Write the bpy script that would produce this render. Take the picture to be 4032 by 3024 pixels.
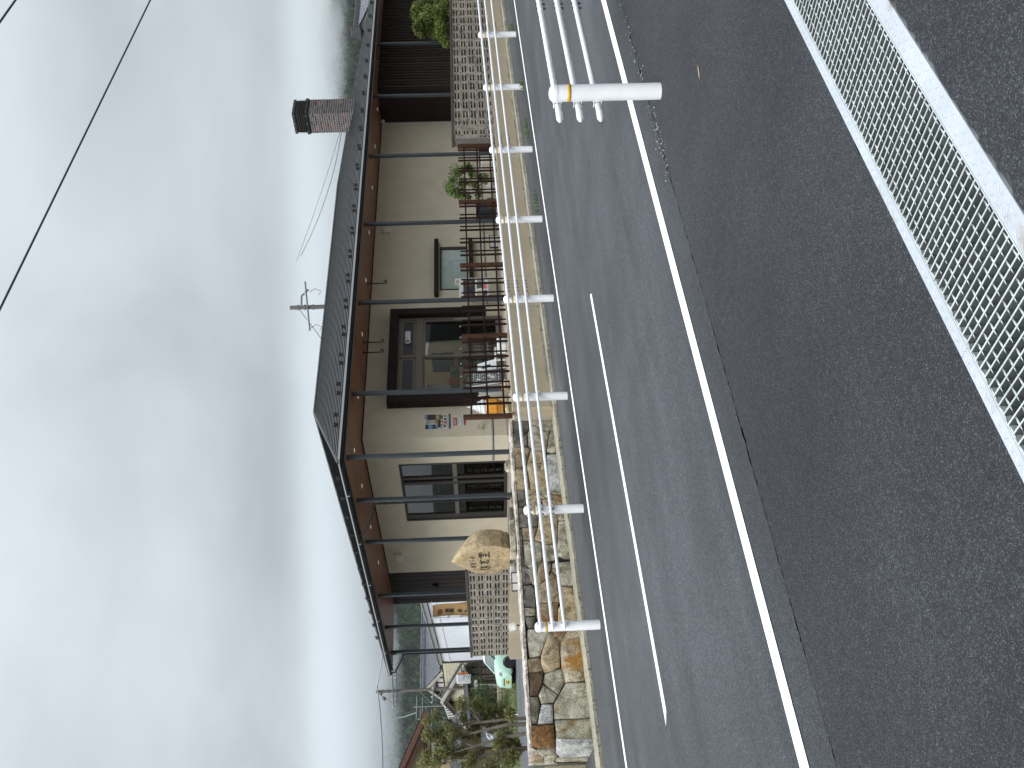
import bpy, bmesh, math, random
from mathutils import Vector, Matrix
import numpy as np

random.seed(7)
RNG = np.random.default_rng(11)
S = bpy.context.scene
for o in list(bpy.data.objects):
    bpy.data.objects.remove(o)
COL = S.collection

# ------------------------------------------------------------------ camera
TH, PITCH, ROLL = math.radians(39.0), math.radians(2.15), math.radians(1.95)
Rv = Vector((math.cos(TH), -math.sin(TH), 0)); Fv = Vector((math.sin(TH), math.cos(TH), 0)); Uv = Vector((0, 0, 1))
fw = math.cos(PITCH) * Fv - math.sin(PITCH) * Uv
up = math.cos(PITCH) * Uv + math.sin(PITCH) * Fv
r2 = math.cos(ROLL) * Rv - math.sin(ROLL) * up
u2 = math.sin(ROLL) * Rv + math.cos(ROLL) * up
# the phone was held upright but the picture is stored lying on its side: image right is "down" in the place
cx, cy, cz = -u2, r2, -fw
M = Matrix(((cx.x, cy.x, cz.x, 0), (cx.y, cy.y, cz.y, 0), (cx.z, cy.z, cz.z, 1.56), (0, 0, 0, 1)))
cam_d = bpy.data.cameras.new('camera'); cam = bpy.data.objects.new('camera', cam_d); COL.objects.link(cam)
cam.matrix_world = M
cam_d.sensor_width = 36.0; cam_d.sensor_fit = 'HORIZONTAL'; cam_d.lens = 3690 / 4032 * 36
cam_d.clip_start = 0.05; cam_d.clip_end = 6000
S.camera = cam

# ------------------------------------------------------------------ sky and sun (overcast day)
SUN_EL, SUN_AZ = math.radians(46), math.radians(-112)     # azimuth from +Y towards +X
world = bpy.data.worlds.new('World'); S.world = world; world.use_nodes = True
nt = world.node_tree; nt.nodes.clear()
def N(t, typ, loc=None, **kw):
    n = t.nodes.new(typ)
    for k, v in kw.items(): setattr(n, k, v)
    return n
out = N(nt, 'ShaderNodeOutputWorld')
sky = N(nt, 'ShaderNodeTexSky'); sky.sky_type = 'NISHITA'; sky.sun_disc = False
sky.sun_elevation = SUN_EL; sky.sun_rotation = SUN_AZ
bg1 = N(nt, 'ShaderNodeBackground'); bg1.inputs['Strength'].default_value = 0.1
nt.links.new(sky.outputs[0], bg1.inputs['Color'])
tc = N(nt, 'ShaderNodeTexCoord')
sep = N(nt, 'ShaderNodeSeparateXYZ'); nt.links.new(tc.outputs['Generated'], sep.inputs[0])
def mth(t, op, a=None, b=None, clamp=False):
    n = t.nodes.new('ShaderNodeMath'); n.operation = op; n.use_clamp = clamp
    for i, x in enumerate((a, b)):
        if x is None: continue
        if isinstance(x, (int, float)): n.inputs[i].default_value = x
        else: t.links.new(x, n.inputs[i])
    return n.outputs[0]
zc = mth(nt, 'MAXIMUM', sep.outputs[2], 0.0)
den = mth(nt, 'ADD', zc, 0.30)
px = mth(nt, 'DIVIDE', sep.outputs[0], den); py = mth(nt, 'DIVIDE', sep.outputs[1], den)
cmb = N(nt, 'ShaderNodeCombineXYZ'); nt.links.new(px, cmb.inputs[0]); nt.links.new(py, cmb.inputs[1])
n1 = N(nt, 'ShaderNodeTexNoise'); n1.inputs['Scale'].default_value = 2.2; n1.inputs['Detail'].default_value = 7; n1.inputs['Roughness'].default_value = 0.52; n1.inputs['Distortion'].default_value = 0.35
nt.links.new(cmb.outputs[0], n1.inputs['Vector'])
n2 = N(nt, 'ShaderNodeTexNoise'); n2.inputs['Scale'].default_value = 0.8; n2.inputs['Detail'].default_value = 3
nt.links.new(cmb.outputs[0], n2.inputs['Vector'])
mixn = mth(nt, 'ADD', mth(nt, 'MULTIPLY', n1.outputs[0], 0.6), mth(nt, 'MULTIPLY', n2.outputs[0], 0.4))
cr = N(nt, 'ShaderNodeValToRGB')
cr.color_ramp.elements[0].position = 0.36; cr.color_ramp.elements[0].color = (0.50, 0.545, 0.58, 1)
cr.color_ramp.elements[1].position = 0.66; cr.color_ramp.elements[1].color = (0.72, 0.775, 0.815, 1)
nt.links.new(mixn, cr.inputs[0])
# overcast sky: brighter towards the zenith
grad = mth(nt, 'ADD', mth(nt, 'MULTIPLY', mth(nt, 'POWER', zc, 3.0), 2.0), mth(nt, 'ADD', mth(nt, 'MULTIPLY', zc, 0.27), 0.80))
mulc = N(nt, 'ShaderNodeMix'); mulc.data_type = 'RGBA'; mulc.blend_type = 'MULTIPLY'; mulc.inputs[0].default_value = 1
# thinner cloud, hence more light, broadly round the hidden sun
sdv = N(nt, 'ShaderNodeVectorMath'); sdv.operation = 'DOT_PRODUCT'; sdv.inputs[1].default_value = (math.sin(SUN_AZ) * math.cos(SUN_EL), math.cos(SUN_AZ) * math.cos(SUN_EL), math.sin(SUN_EL))
nt.links.new(tc.outputs['Generated'], sdv.inputs[0])
glow = mth(nt, 'ADD', mth(nt, 'MULTIPLY', mth(nt, 'POWER', mth(nt, 'MAXIMUM', mth(nt, 'ADD', mth(nt, 'MULTIPLY', sdv.outputs['Value'], 0.5), 0.5), 0.0), 2.0), 0.75), 0.92)
grad = mth(nt, 'MULTIPLY', grad, glow)
nt.links.new(cr.outputs[0], mulc.inputs[6]); nt.links.new(grad, mulc.inputs[7])
bg2 = N(nt, 'ShaderNodeBackground'); bg2.inputs['Strength'].default_value = 0.70
nt.links.new(mulc.outputs[2], bg2.inputs['Color'])
msh = N(nt, 'ShaderNodeMixShader'); msh.inputs[0].default_value = 0.94
nt.links.new(bg1.outputs[0], msh.inputs[1]); nt.links.new(bg2.outputs[0], msh.inputs[2])
nt.links.new(msh.outputs[0], out.inputs[0])

sun_d = bpy.data.lights.new('sun', 'SUN'); sun_d.energy = 1.5; sun_d.angle = math.radians(40); sun_d.color = (1, 0.97, 0.92)
sun = bpy.data.objects.new('sun', sun_d); COL.objects.link(sun)
sd = Vector((math.sin(SUN_AZ) * math.cos(SUN_EL), math.cos(SUN_AZ) * math.cos(SUN_EL), math.sin(SUN_EL)))
sun.rotation_euler = sd.to_track_quat('Z', 'Y').to_euler(); sun.location = (0, 0, 40)

vs = S.view_settings
vs.view_transform = 'Standard'; vs.look = 'None'; vs.exposure = 0.6; vs.gamma = 1.0; vs.use_curve_mapping = False
S.cycles.max_bounces = 14; S.cycles.diffuse_bounces = 5; S.cycles.glossy_bounces = 4; S.cycles.transparent_max_bounces = 12; S.cycles.volume_bounces = 12

# ------------------------------------------------------------------ helpers: materials
MATS = {}
def mat(name, col, rough=0.7, var=0.12, scale=3.0, bump=0.0, bscale=60.0, metal=0.0, spec=0.5, col2=None, stretch=None,
        objvar=0.0, speck=None, detail=6, trans=False, c2pos=(0.35, 0.7), hue=0.0):
    """procedural material: two tones driven by noise in world space, per-object variation, noise bump"""
    if name in MATS: return MATS[name]
    m = bpy.data.materials.new(name); m.use_nodes = True
    t = m.node_tree; b = t.nodes['Principled BSDF']
    b.inputs['Roughness'].default_value = rough; b.inputs['Metallic'].default_value = metal
    b.inputs['Specular IOR Level'].default_value = spec
    g = N(t, 'ShaderNodeNewGeometry'); vec = g.outputs['Position']
    if stretch:
        mp = N(t, 'ShaderNodeMapping'); mp.inputs['Scale'].default_value = stretch
        t.links.new(vec, mp.inputs[0]); vec = mp.outputs[0]
    n = N(t, 'ShaderNodeTexNoise'); n.inputs['Scale'].default_value = scale; n.inputs['Detail'].default_value = detail; n.inputs['Roughness'].default_value = 0.62
    t.links.new(vec, n.inputs['Vector'])
    r = N(t, 'ShaderNodeValToRGB')
    a = tuple(max(0, c * (1 - var)) for c in col); c2 = col2 or tuple(c * (1 + var) for c in col)
    r.color_ramp.elements[0].position = c2pos[0]; r.color_ramp.elements[0].color = (*a, 1)
    r.color_ramp.elements[1].position = c2pos[1]; r.color_ramp.elements[1].color = (*c2, 1)
    t.links.new(n.outputs[0], r.inputs[0]); colout = r.outputs[0]
    if speck:   # (scale, colour, threshold): small grains of another colour
        v = N(t, 'ShaderNodeTexNoise'); v.inputs['Scale'].default_value = speck[0]; v.inputs['Detail'].default_value = 2
        t.links.new(g.outputs['Position'], v.inputs['Vector'])
        k = mth(t, 'MULTIPLY', mth(t, 'SUBTRACT', v.outputs[0], speck[2]), 12, True)
        mx = N(t, 'ShaderNodeMix'); mx.data_type = 'RGBA'
        t.links.new(k, mx.inputs[0]); t.links.new(colout, mx.inputs[6]); mx.inputs[7].default_value = (*speck[1], 1); colout = mx.outputs[2]
    if objvar or hue:
        oi = N(t, 'ShaderNodeObjectInfo'); hs = N(t, 'ShaderNodeHueSaturation')
        t.links.new(mth(t, 'ADD', mth(t, 'MULTIPLY', oi.outputs['Random'], 2 * objvar), 1 - objvar), hs.inputs['Value'])
        if hue:
            t.links.new(mth(t, 'ADD', mth(t, 'MULTIPLY', oi.outputs['Random'], 2 * hue), 0.5 - hue), hs.inputs['Hue'])
        t.links.new(colout, hs.inputs['Color']); colout = hs.outputs[0]
    t.links.new(colout, b.inputs['Base Color'])
    if bump:
        nb = N(t, 'ShaderNodeTexNoise'); nb.inputs['Scale'].default_value = bscale; nb.inputs['Detail'].default_value = 4
        t.links.new(vec if stretch else g.outputs['Position'], nb.inputs['Vector'])
        bp = N(t, 'ShaderNodeBump'); bp.inputs['Strength'].default_value = bump; bp.inputs['Distance'].default_value = 0.02
        t.links.new(nb.outputs[0], bp.inputs['Height']); t.links.new(bp.outputs[0], b.inputs['Normal'])
    if trans:   # thin leaf: some light passes through
        b.inputs['Subsurface Weight'].default_value = 0.0
        tr = N(t, 'ShaderNodeBsdfTranslucent'); t.links.new(colout, tr.inputs[0])
        ms = N(t, 'ShaderNodeMixShader'); ms.inputs[0].default_value = 0.3
        o = t.nodes['Material Output']; t.links.new(b.outputs[0], ms.inputs[1]); t.links.new(tr.outputs[0], ms.inputs[2]); t.links.new(ms.outputs[0], o.inputs[0])
    MATS[name] = m
    return m

def glass_mat(name, tint=(0.8, 0.85, 0.85), refl=0.03, ior=1.6):
    m = bpy.data.materials.new(name); m.use_nodes = True; t = m.node_tree; t.nodes.clear()
    o = N(t, 'ShaderNodeOutputMaterial'); tr = N(t, 'ShaderNodeBsdfTransparent'); tr.inputs[0].default_value = (*tint, 1)
    gl = N(t, 'ShaderNodeBsdfGlossy'); gl.inputs['Roughness'].default_value = 0.01
    fr = N(t, 'ShaderNodeFresnel'); fr.inputs[0].default_value = ior
    k = mth(t, 'ADD', fr.outputs[0], refl, True)
    ms = N(t, 'ShaderNodeMixShader'); t.links.new(k, ms.inputs[0]); t.links.new(tr.outputs[0], ms.inputs[1]); t.links.new(gl.outputs[0], ms.inputs[2])
    # a faint slow waviness of the pane
    nz = N(t, 'ShaderNodeTexNoise'); nz.inputs['Scale'].default_value = 1.3
    bp = N(t, 'ShaderNodeBump'); bp.inputs['Strength'].default_value = 0.06; t.links.new(nz.outputs[0], bp.inputs['Height']); t.links.new(bp.outputs[0], gl.inputs['Normal'])
    t.links.new(ms.outputs[0], o.inputs[0]); MATS[name] = m
    return m

def emit_mat(name, col, s):
    m = bpy.data.materials.new(name); m.use_nodes = True; b = m.node_tree.nodes['Principled BSDF']
    b.inputs['Base Color'].default_value = (*col, 1); b.inputs['Emission Color'].default_value = (*col, 1); b.inputs['Emission Strength'].default_value = s
    MATS[name] = m
    return m

# ------------------------------------------------------------------ helpers: meshes and objects
ORG = {}
class MB:
    def __init__(s): s.v = []; s.f = []; s.mi = []
    def add(s, vs, fs, m=0):
        k = len(s.v); s.v += [tuple(p) for p in vs]; s.f += [tuple(i + k for i in f) for f in fs]; s.mi += [m] * len(fs); return s
    def box(s, x0, x1, y0, y1, z0, z1, m=0):
        return s.add([(x0,y0,z0),(x1,y0,z0),(x1,y1,z0),(x0,y1,z0),(x0,y0,z1),(x1,y0,z1),(x1,y1,z1),(x0,y1,z1)],
                     [(0,3,2,1),(4,5,6,7),(0,1,5,4),(1,2,6,5),(2,3,7,6),(3,0,4,7)], m)
    def obox(s, c, size, mtx, m=0):
        hx, hy, hz = size[0]/2, size[1]/2, size[2]/2; c = Vector(c)
        P = [c + mtx @ Vector((sx*hx, sy*hy, sz*hz)) for sz in (-1,1) for sx, sy in ((-1,-1),(1,-1),(1,1),(-1,1))]
        return s.add(P, [(0,3,2,1),(4,5,6,7),(0,1,5,4),(1,2,6,5),(2,3,7,6),(3,0,4,7)], m)
    def quad(s, a, b, c, d, m=0): return s.add([a,b,c,d], [(0,1,2,3)], m)
    def slab(s, pts, ext, m=0):
        """a flat polygon given thickness along the vector ext"""
        n = len(pts); e = Vector(ext); P = [Vector(p) for p in pts]; Q = [p + e for p in P]
        return s.add(P + Q, [tuple(range(n))[::-1], tuple(range(n, 2*n))] + [(i, (i+1) % n, n + (i+1) % n, n + i) for i in range(n)], m)
    def cyl(s, p0, p1, r0, r1=None, n=10, m=0, caps=True):
        p0, p1 = Vector(p0), Vector(p1); r1 = r0 if r1 is None else r1
        d = (p1 - p0).normalized(); a = d.orthogonal().normalized(); b = d.cross(a)
        P = []
        for p, r in ((p0, r0), (p1, r1)):
            P += [p + r * (math.cos(2*math.pi*i/n) * a + math.sin(2*math.pi*i/n) * b) for i in range(n)]
        F = [(i, (i+1) % n, n + (i+1) % n, n + i) for i in range(n)]
        if caps: F += [tuple(range(n))[::-1], tuple(range(n, 2*n))]
        return s.add(P, F, m)
    def tube(s, pts, r, n=8, m=0):
        pts = [Vector(p) for p in pts]; rs = r if isinstance(r, (list, tuple)) else [r] * len(pts)
        P = []; a = None
        for i, p in enumerate(pts):
            d = (pts[min(i+1, len(pts)-1)] - pts[max(i-1, 0)]).normalized()
            if a is None: a = d.orthogonal().normalized()
            a = (a - d * a.dot(d)).normalized(); b = d.cross(a)
            P += [p + rs[i] * (math.cos(2*math.pi*k/n) * a + math.sin(2*math.pi*k/n) * b) for k in range(n)]
        F = []
        for i in range(len(pts) - 1):
            F += [(i*n + k, i*n + (k+1) % n, (i+1)*n + (k+1) % n, (i+1)*n + k) for k in range(n)]
        F += [tuple(range(n))[::-1], tuple(range((len(pts)-1)*n, len(pts)*n))]
        return s.add(P, F, m)
    def lathe(s, prof, c=(0,0,0), n=20, m=0, axis=None):
        c = Vector(c); P = []
        A = axis or Matrix.Identity(3)
        for r, z in prof:
            P += [c + A @ Vector((r * math.cos(2*math.pi*k/n), r * math.sin(2*math.pi*k/n), z)) for k in range(n)]
        F = []
        for i in range(len(prof) - 1):
            F += [(i*n + k, i*n + (k+1) % n, (i+1)*n + (k+1) % n, (i+1)*n + k) for k in range(n)]
        F += [tuple(range(n))[::-1], tuple(range((len(prof)-1)*n, len(prof)*n))]
        return s.add(P, F, m)
    def ball(s, c, r, n=10, k=6, m=0, sq=(1,1,1)):
        pr = [(max(1e-4, math.sin(math.pi*i/k)), -math.cos(math.pi*i/k)) for i in range(k+1)]
        A = Matrix(((r*sq[0],0,0),(0,r*sq[1],0),(0,0,r*sq[2])))
        return s.lathe(pr, c, n, m, A)
    def mesh(s, name, mats, off=(0,0,0), smooth=False):
        me = bpy.data.meshes.new(name); ox, oy, oz = off
        me.from_pydata([(x-ox, y-oy, z-oz) for x, y, z in s.v], [], s.f)
        for m in (mats if isinstance(mats, (list, tuple)) else [mats]): me.materials.append(m)
        if len(me.materials) > 1: me.polygons.foreach_set('material_index', s.mi)
        if smooth: me.polygons.foreach_set('use_smooth', [True] * len(me.polygons))
        me.update()
        return me
def link(o, parent=None):
    COL.objects.link(o)
    if parent is not None: o.parent = parent
    return o
def tag(o, label=None, cat=None, group=None, kind=None):
    for k, v in (('label', label), ('category', cat), ('group', group), ('kind', kind)):
        if v: o[k] = v
    return o
def thing(name, label, cat, loc=(0,0,0), group=None):
    o = bpy.data.objects.new(name, None); o.empty_display_size = 0.2; o.location = loc; link(o)
    ORG[o] = Vector(loc); return tag(o, label, cat, group)
def autosmooth(o, ang=35):
    me = o.data
    me.polygons.foreach_set('use_smooth', [True] * len(me.polygons))
    me.set_sharp_from_angle(angle=math.radians(ang))
def part(name, mb, mats, parent, smooth=False, bevel=0, label=None, kind=None):
    """world-space mesh as a child of a thing or part"""
    org = ORG[parent]; o = bpy.data.objects.new(name, mb.mesh(name, mats, org)); link(o, parent); ORG[o] = org
    if smooth: autosmooth(o)
    if bevel: bev(o, bevel)
    if label: o['label'] = label
    if kind: o['kind'] = kind
    return o
def bev(o, w, seg=1):
    b = o.modifiers.new('bevel', 'BEVEL'); b.width = w; b.segments = seg; b.limit_method = 'ANGLE'; b.angle_limit = math.radians(50)
def piece(name, me, parent, loc, rot=None, scale=None):
    """an object sharing mesh data, placed at a world position under its parent"""
    o = bpy.data.objects.new(name, me); link(o, parent); o.location = Vector(loc) - ORG[parent]; ORG[o] = Vector(loc)
    if rot: o.rotation_euler = rot
    if scale: o.scale = scale
    return o
def solo(name, mb, mats, label, cat, group=None, smooth=False, bevel=0, kind=None):
    xs = [p[0] for p in mb.v]; ys = [p[1] for p in mb.v]; zs = [p[2] for p in mb.v]
    org = ((min(xs)+max(xs))/2, (min(ys)+max(ys))/2, min(zs))
    o = bpy.data.objects.new(name, mb.mesh(name, mats, org)); o.location = org; link(o); ORG[o] = Vector(org)
    if smooth: autosmooth(o)
    if bevel: bev(o, bevel)
    return tag(o, label, cat, group, kind)
def struct(name, mb, mats, smooth=False):
    o = bpy.data.objects.new(name, mb.mesh(name, mats)); link(o); ORG[o] = Vector((0,0,0)); o['kind'] = 'structure'
    if smooth: autosmooth(o)
    return o
def retree(root, dloc, label=None, name=None):
    """copy a thing with its parts and sub-parts, moved by dloc"""
    def cp(o, par):
        c = o.copy(); COL.objects.link(c)
        if par is not None:
            c.parent = par
        for ch in list(o.children): cp(ch, c)
        return c
    r = cp(root, None); r.location = root.location + Vector(dloc)
    ORG[r] = r.location.copy()
    if label: r['label'] = label
    return r
def sm(x): x = max(0, min(1, x)); return x*x*(3-2*x)
def zg(x): return -0.16 + 0.0243 * max(-60, min(45, x))
# ------------------------------------------------------------------ materials
def asphalt(name, base, tone2, grain=150, streak=True, bump=0.5, rough=0.78, edge=None, light=0.5, spec=0.25):
    """asphalt: stone grains of different greys, larger worn patches, wheel-track streaks along the road"""
    m = bpy.data.materials.new(name); m.use_nodes = True; t = m.node_tree; b = t.nodes['Principled BSDF']
    g = N(t, 'ShaderNodeNewGeometry'); P = g.outputs['Position']
    v = N(t, 'ShaderNodeTexVoronoi'); v.inputs['Scale'].default_value = grain; t.links.new(P, v.inputs['Vector'])
    sv = N(t, 'ShaderNodeSeparateColor'); t.links.new(v.outputs['Color'], sv.inputs[0])
    rg = N(t, 'ShaderNodeValToRGB'); e = rg.color_ramp.elements
    e[0].position = 0.0; e[0].color = (*[c*0.55 for c in base], 1); e[1].position = 0.75; e[1].color = (*base, 1)
    k = rg.color_ramp.elements.new(0.93); k.color = (*[c*1.9 for c in base], 1)
    k = rg.color_ramp.elements.new(1.0); k.color = (*[c*(2.6+2*light) for c in base], 1)
    t.links.new(sv.outputs[0], rg.inputs[0])
    n = N(t, 'ShaderNodeTexNoise'); n.inputs['Scale'].default_value = 0.9; n.inputs['Detail'].default_value = 7; n.inputs['Roughness'].default_value = 0.65
    t.links.new(P, n.inputs['Vector'])
    f = mth(t, 'ADD', mth(t, 'MULTIPLY', n.outputs[0], 0.9), 0.55)
    nl = N(t, 'ShaderNodeTexNoise'); nl.inputs['Scale'].default_value = 0.33; nl.inputs['Detail'].default_value = 3; t.links.new(P, nl.inputs['Vector'])
    f = mth(t, 'MULTIPLY', f, mth(t, 'ADD', mth(t, 'MULTIPLY', nl.outputs[0], 1.1), 0.45))
    nm_ = N(t, 'ShaderNodeTexNoise'); nm_.inputs['Scale'].default_value = 28; nm_.inputs['Detail'].default_value = 3; t.links.new(P, nm_.inputs['Vector'])
    f = mth(t, 'MULTIPLY', f, mth(t, 'ADD', mth(t, 'MULTIPLY', nm_.outputs[0], 0.9), 0.55))
    if streak:
        mp = N(t, 'ShaderNodeMapping'); mp.inputs['Scale'].default_value = (0.06, 1.5, 0.01); t.links.new(P, mp.inputs[0])
        n2 = N(t, 'ShaderNodeTexNoise'); n2.inputs['Scale'].default_value = 1.3; n2.inputs['Detail'].default_value = 6; n2.inputs['Roughness'].default_value = 0.6
        t.links.new(mp.outputs[0], n2.inputs['Vector'])
        f = mth(t, 'MULTIPLY', f, mth(t, 'ADD', mth(t, 'MULTIPLY', n2.outputs[0], 0.9), 0.55))
    if edge:      # dirt collected along one edge of the strip: (y0, y1, factor at y0)
        sp = N(t, 'ShaderNodeSeparateXYZ'); t.links.new(P, sp.inputs[0])
        n3 = N(t, 'ShaderNodeTexNoise'); n3.inputs['Scale'].default_value = 2.5; n3.inputs['Detail'].default_value = 5; t.links.new(P, n3.inputs['Vector'])
        y = mth(t, 'ADD', sp.outputs[1], mth(t, 'MULTIPLY', mth(t, 'SUBTRACT', n3.outputs[0], 0.5), 0.35))
        kk = mth(t, 'DIVIDE', mth(t, 'SUBTRACT', y, edge[0]), edge[1] - edge[0], True)
        f = mth(t, 'MULTIPLY', f, mth(t, 'ADD', mth(t, 'MULTIPLY', kk, 1 - edge[2]), edge[2]))
    mx = N(t, 'ShaderNodeMix'); mx.data_type = 'RGBA'; mx.blend_type = 'MULTIPLY'; mx.inputs[0].default_value = 1
    t.links.new(rg.outputs[0], mx.inputs[6]); t.links.new(f, mx.inputs[7]); t.links.new(mx.outputs[2], b.inputs['Base Color'])
    b.inputs['Roughness'].default_value = rough; b.inputs['Specular IOR Level'].default_value = spec
    bp = N(t, 'ShaderNodeBump'); bp.inputs['Strength'].default_value = bump; bp.inputs['Distance'].default_value = 0.006
    t.links.new(mth(t, 'SUBTRACT', 1.0, v.outputs['Distance']), bp.inputs['Height']); t.links.new(bp.outputs[0], b.inputs['Normal'])
    MATS[name] = m
    return m
M_NEAR = asphalt('forecourt asphalt', (0.034, 0.0362, 0.0415), None, grain=210, streak=False, bump=0.9, rough=0.66, light=0.3)
M_ROAD = asphalt('road asphalt', (0.058, 0.0618, 0.069), None, grain=220, bump=0.6, rough=0.55, edge=(4.85, 5.5, 0.62), light=.2)
M_VERGE = asphalt('gutter asphalt', (0.062, 0.065, 0.069), None, grain=200, bump=0.25, rough=0.7, light=0.1, edge=(12.0, 12.5, 0.7))
M_LOT = asphalt('side street asphalt', (0.085, 0.088, 0.095), None, grain=120, bump=0.3, rough=0.75)

def line_paint():
    m = bpy.data.materials.new('road paint'); m.use_nodes = True; t = m.node_tree; b = t.nodes['Principled BSDF']
    g = N(t, 'ShaderNodeNewGeometry')
    n = N(t, 'ShaderNodeTexNoise'); n.inputs['Scale'].default_value = 60; n.inputs['Detail'].default_value = 4; t.links.new(g.outputs['Position'], n.inputs['Vector'])
    n2 = N(t, 'ShaderNodeTexNoise'); n2.inputs['Scale'].default_value = 2.2; n2.inputs['Detail'].default_value = 3; t.links.new(g.outputs['Position'], n2.inputs['Vector'])
    k = mth(t, 'ADD', mth(t, 'MULTIPLY', n.outputs[0], 0.6), mth(t, 'MULTIPLY', n2.outputs[0], 0.5))
    r = N(t, 'ShaderNodeValToRGB'); r.color_ramp.elements[0].position = 0.34; r.color_ramp.elements[0].color = (0.25, 0.25, 0.25, 1)
    r.color_ramp.elements[1].position = 0.42; r.color_ramp.elements[1].color = (0.80, 0.80, 0.78, 1)
    t.links.new(k, r.inputs[0]); t.links.new(r.outputs[0], b.inputs['Base Color']); b.inputs['Roughness'].default_value = 0.6
    bp = N(t, 'ShaderNodeBump'); bp.inputs['Strength'].default_value = 0.3; t.links.new(n.outputs[0], bp.inputs['Height']); t.links.new(bp.outputs[0], b.inputs['Normal'])
    return m
M_LINE = line_paint()
M_GROUND = mat('earth', (0.10, 0.095, 0.07), 0.95, 0.25, 0.5, 0.3, 8)
M_CONC = mat('tan concrete', (0.30, 0.255, 0.195), 0.9, 0.10, 1.6, 0.25, 40, speck=(9, (0.34, 0.30, 0.24), 0.62), detail=8)
M_CAPC = mat('old concrete', (0.30, 0.28, 0.23), 0.92, 0.3, 3.5, 0.35, 45, speck=(14, (0.09, 0.085, 0.07), 0.6))
M_KERB = mat('kerb concrete', (0.33, 0.305, 0.235), 0.9, 0.30, 4.0, 0.35, 50, stretch=(1, 3, 3), objvar=0.14, speck=(18, (0.08, 0.08, 0.055), 0.6))
M_STEEL = mat('galvanised steel', (0.34, 0.37, 0.375), 0.45, 0.10, 6, 0.08, 60, metal=0.3, objvar=0.05)
M_PLATE = mat('galvanised tread plate', (0.50, 0.53, 0.57), 0.45, 0.08, 3, 0.1, 60, metal=0.35, speck=(3.5, (0.30, 0.22, 0.16), 0.66))
M_WHITE = mat('white enamel', (0.80, 0.81, 0.835), 0.35, 0.04, 5, 0.05, 30, speck=(30, (0.55, 0.55, 0.55), 0.70))
M_GALV = mat('zinc bars', (0.48, 0.52, 0.52), 0.5, 0.12, 6, 0.08, 60, metal=0.0, objvar=0.06)
M_YEL = mat('amber reflective band', (0.62, 0.36, 0.03), 0.4, 0.1, 20)
M_BOLT = mat('dark bolts', (0.09, 0.09, 0.10), 0.5, 0.2, 30, metal=0.5)
M_DARKGAP = mat('joint dirt', (0.022, 0.021, 0.018), 0.95, 0.3, 20)

# ------------------------------------------------------------------ ground, roads, side street
def sheet(xs, ys, zf):
    mb = MB(); nx = len(xs)
    mb.v = [(x, y, zf(x, y)) for y in ys for x in xs]
    mb.f = [(j*nx+i, j*nx+i+1, (j+1)*nx+i+1, (j+1)*nx+i) for j in range(len(ys)-1) for i in range(nx-1)]
    mb.mi = [0] * len(mb.f); return mb
LOTZ = 0.12
def zground(x, y): return zg(x) if y < 14.2 else min(0.06, zg(x))
struct('ground', sheet([-900, -300, -60, -20, 0, 5, 10, 20, 30, 45, 100, 300, 900, 2200], [-400, -100, -10, 1.86, 1.87, 2.42, 2.43, 8, 14, 14.3, 18, 22, 28, 60, 150, 500, 1000, 2500],
       lambda x, y: zground(x, y) - (0.6 if 1.865 < y < 2.425 else 0.035)), M_GROUND)
XR = [-60, 45, 160]
def strip(y0, y1, dz=0.0, ys=None):
    return sheet(XR, [y0, y1], lambda x, y: zg(x) + dz)
# jagged broken edges of the asphalt along the drain and along the old road edge
def jag_strip(y0, y1, j0, j1, x0=-4, x1=16, step=0.035, dz=0.0):
    """asphalt sheet with crumbled edges (amplitudes j0, j1) between x0 and x1, straight beyond"""
    mb = MB(); xs = [-60]; x = x0
    while x < x1: xs.append(x); x += step * random.uniform(0.6, 1.4)
    xs += [45, 160]; vs = []
    for x in xs:
        inn = x0 <= x <= x1
        w = max(0, math.sin(x * 1.7 + y0) + math.sin(x * 4.3) * .6 + .35) if y1 - y0 < 30 and (j0 > .02 or j1 > .01) else 1
        a = y0 + (random.random() ** 2.5) * j0 * inn * w; b = y1 - (random.random() ** 2.5) * j1 * inn * w
        vs += [(x, a, zg(x) + dz), (x, b, zg(x) + dz)]
    mb.add(vs, [(2*i, 2*i+2, 2*i+3, 2*i+1) for i in range(len(xs)-1)]); return mb
struct('road', jag_strip(4.702, 11.74, 0.020, 0.0), M_ROAD)
struct('forecourt', jag_strip(2.437, 4.70, 0.006, 0.012), M_NEAR)
struct('forecourt', jag_strip(-40, 1.862, 0.0, 0.035), M_NEAR)
struct('pavement', strip(11.748, 13.9, 0.002), M_VERGE)
def line(name, segs, y0, y1):
    mb = MB()
    for a, b, cut in segs:
        mb.add([(a + cut, y0, zg(a) + 0.005), (b, y0, zg(b) + 0.005), (b + cut, y1, zg(b) + 0.005), (a, y1, zg(a) + 0.005)], [(0, 1, 2, 3)])
    return struct(name, mb, M_LINE)
line('edge_line', [(-60, 45, 0)], 5.095, 5.245)
line('edge_line', [(-60, 45, 0)], 11.52, 11.655)
line('centre_line', [(2.93, 8.42, 0.10), (-8.2, -2.7, 0.1), (-19, -13.6, 0.1), (25.0, 30.5, 0.1)], 8.605, 8.735)
# side street and yard behind the stone wall
struct('side_street', sheet([-120, 4.58, 10.6, 11.0, 60], [15.8, 18, 30, 44.6], lambda x, y: LOTZ + 0.0 * x), M_LOT)
struct('driveway', sheet([-60, 4.56], [13.92, 14.6, 15.8], lambda x, y: zg(x) + 0.004 + (LOTZ + 0.004 - zg(x)) * sm((y - 13.92) / 1.88)), M_LOT)
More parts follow.
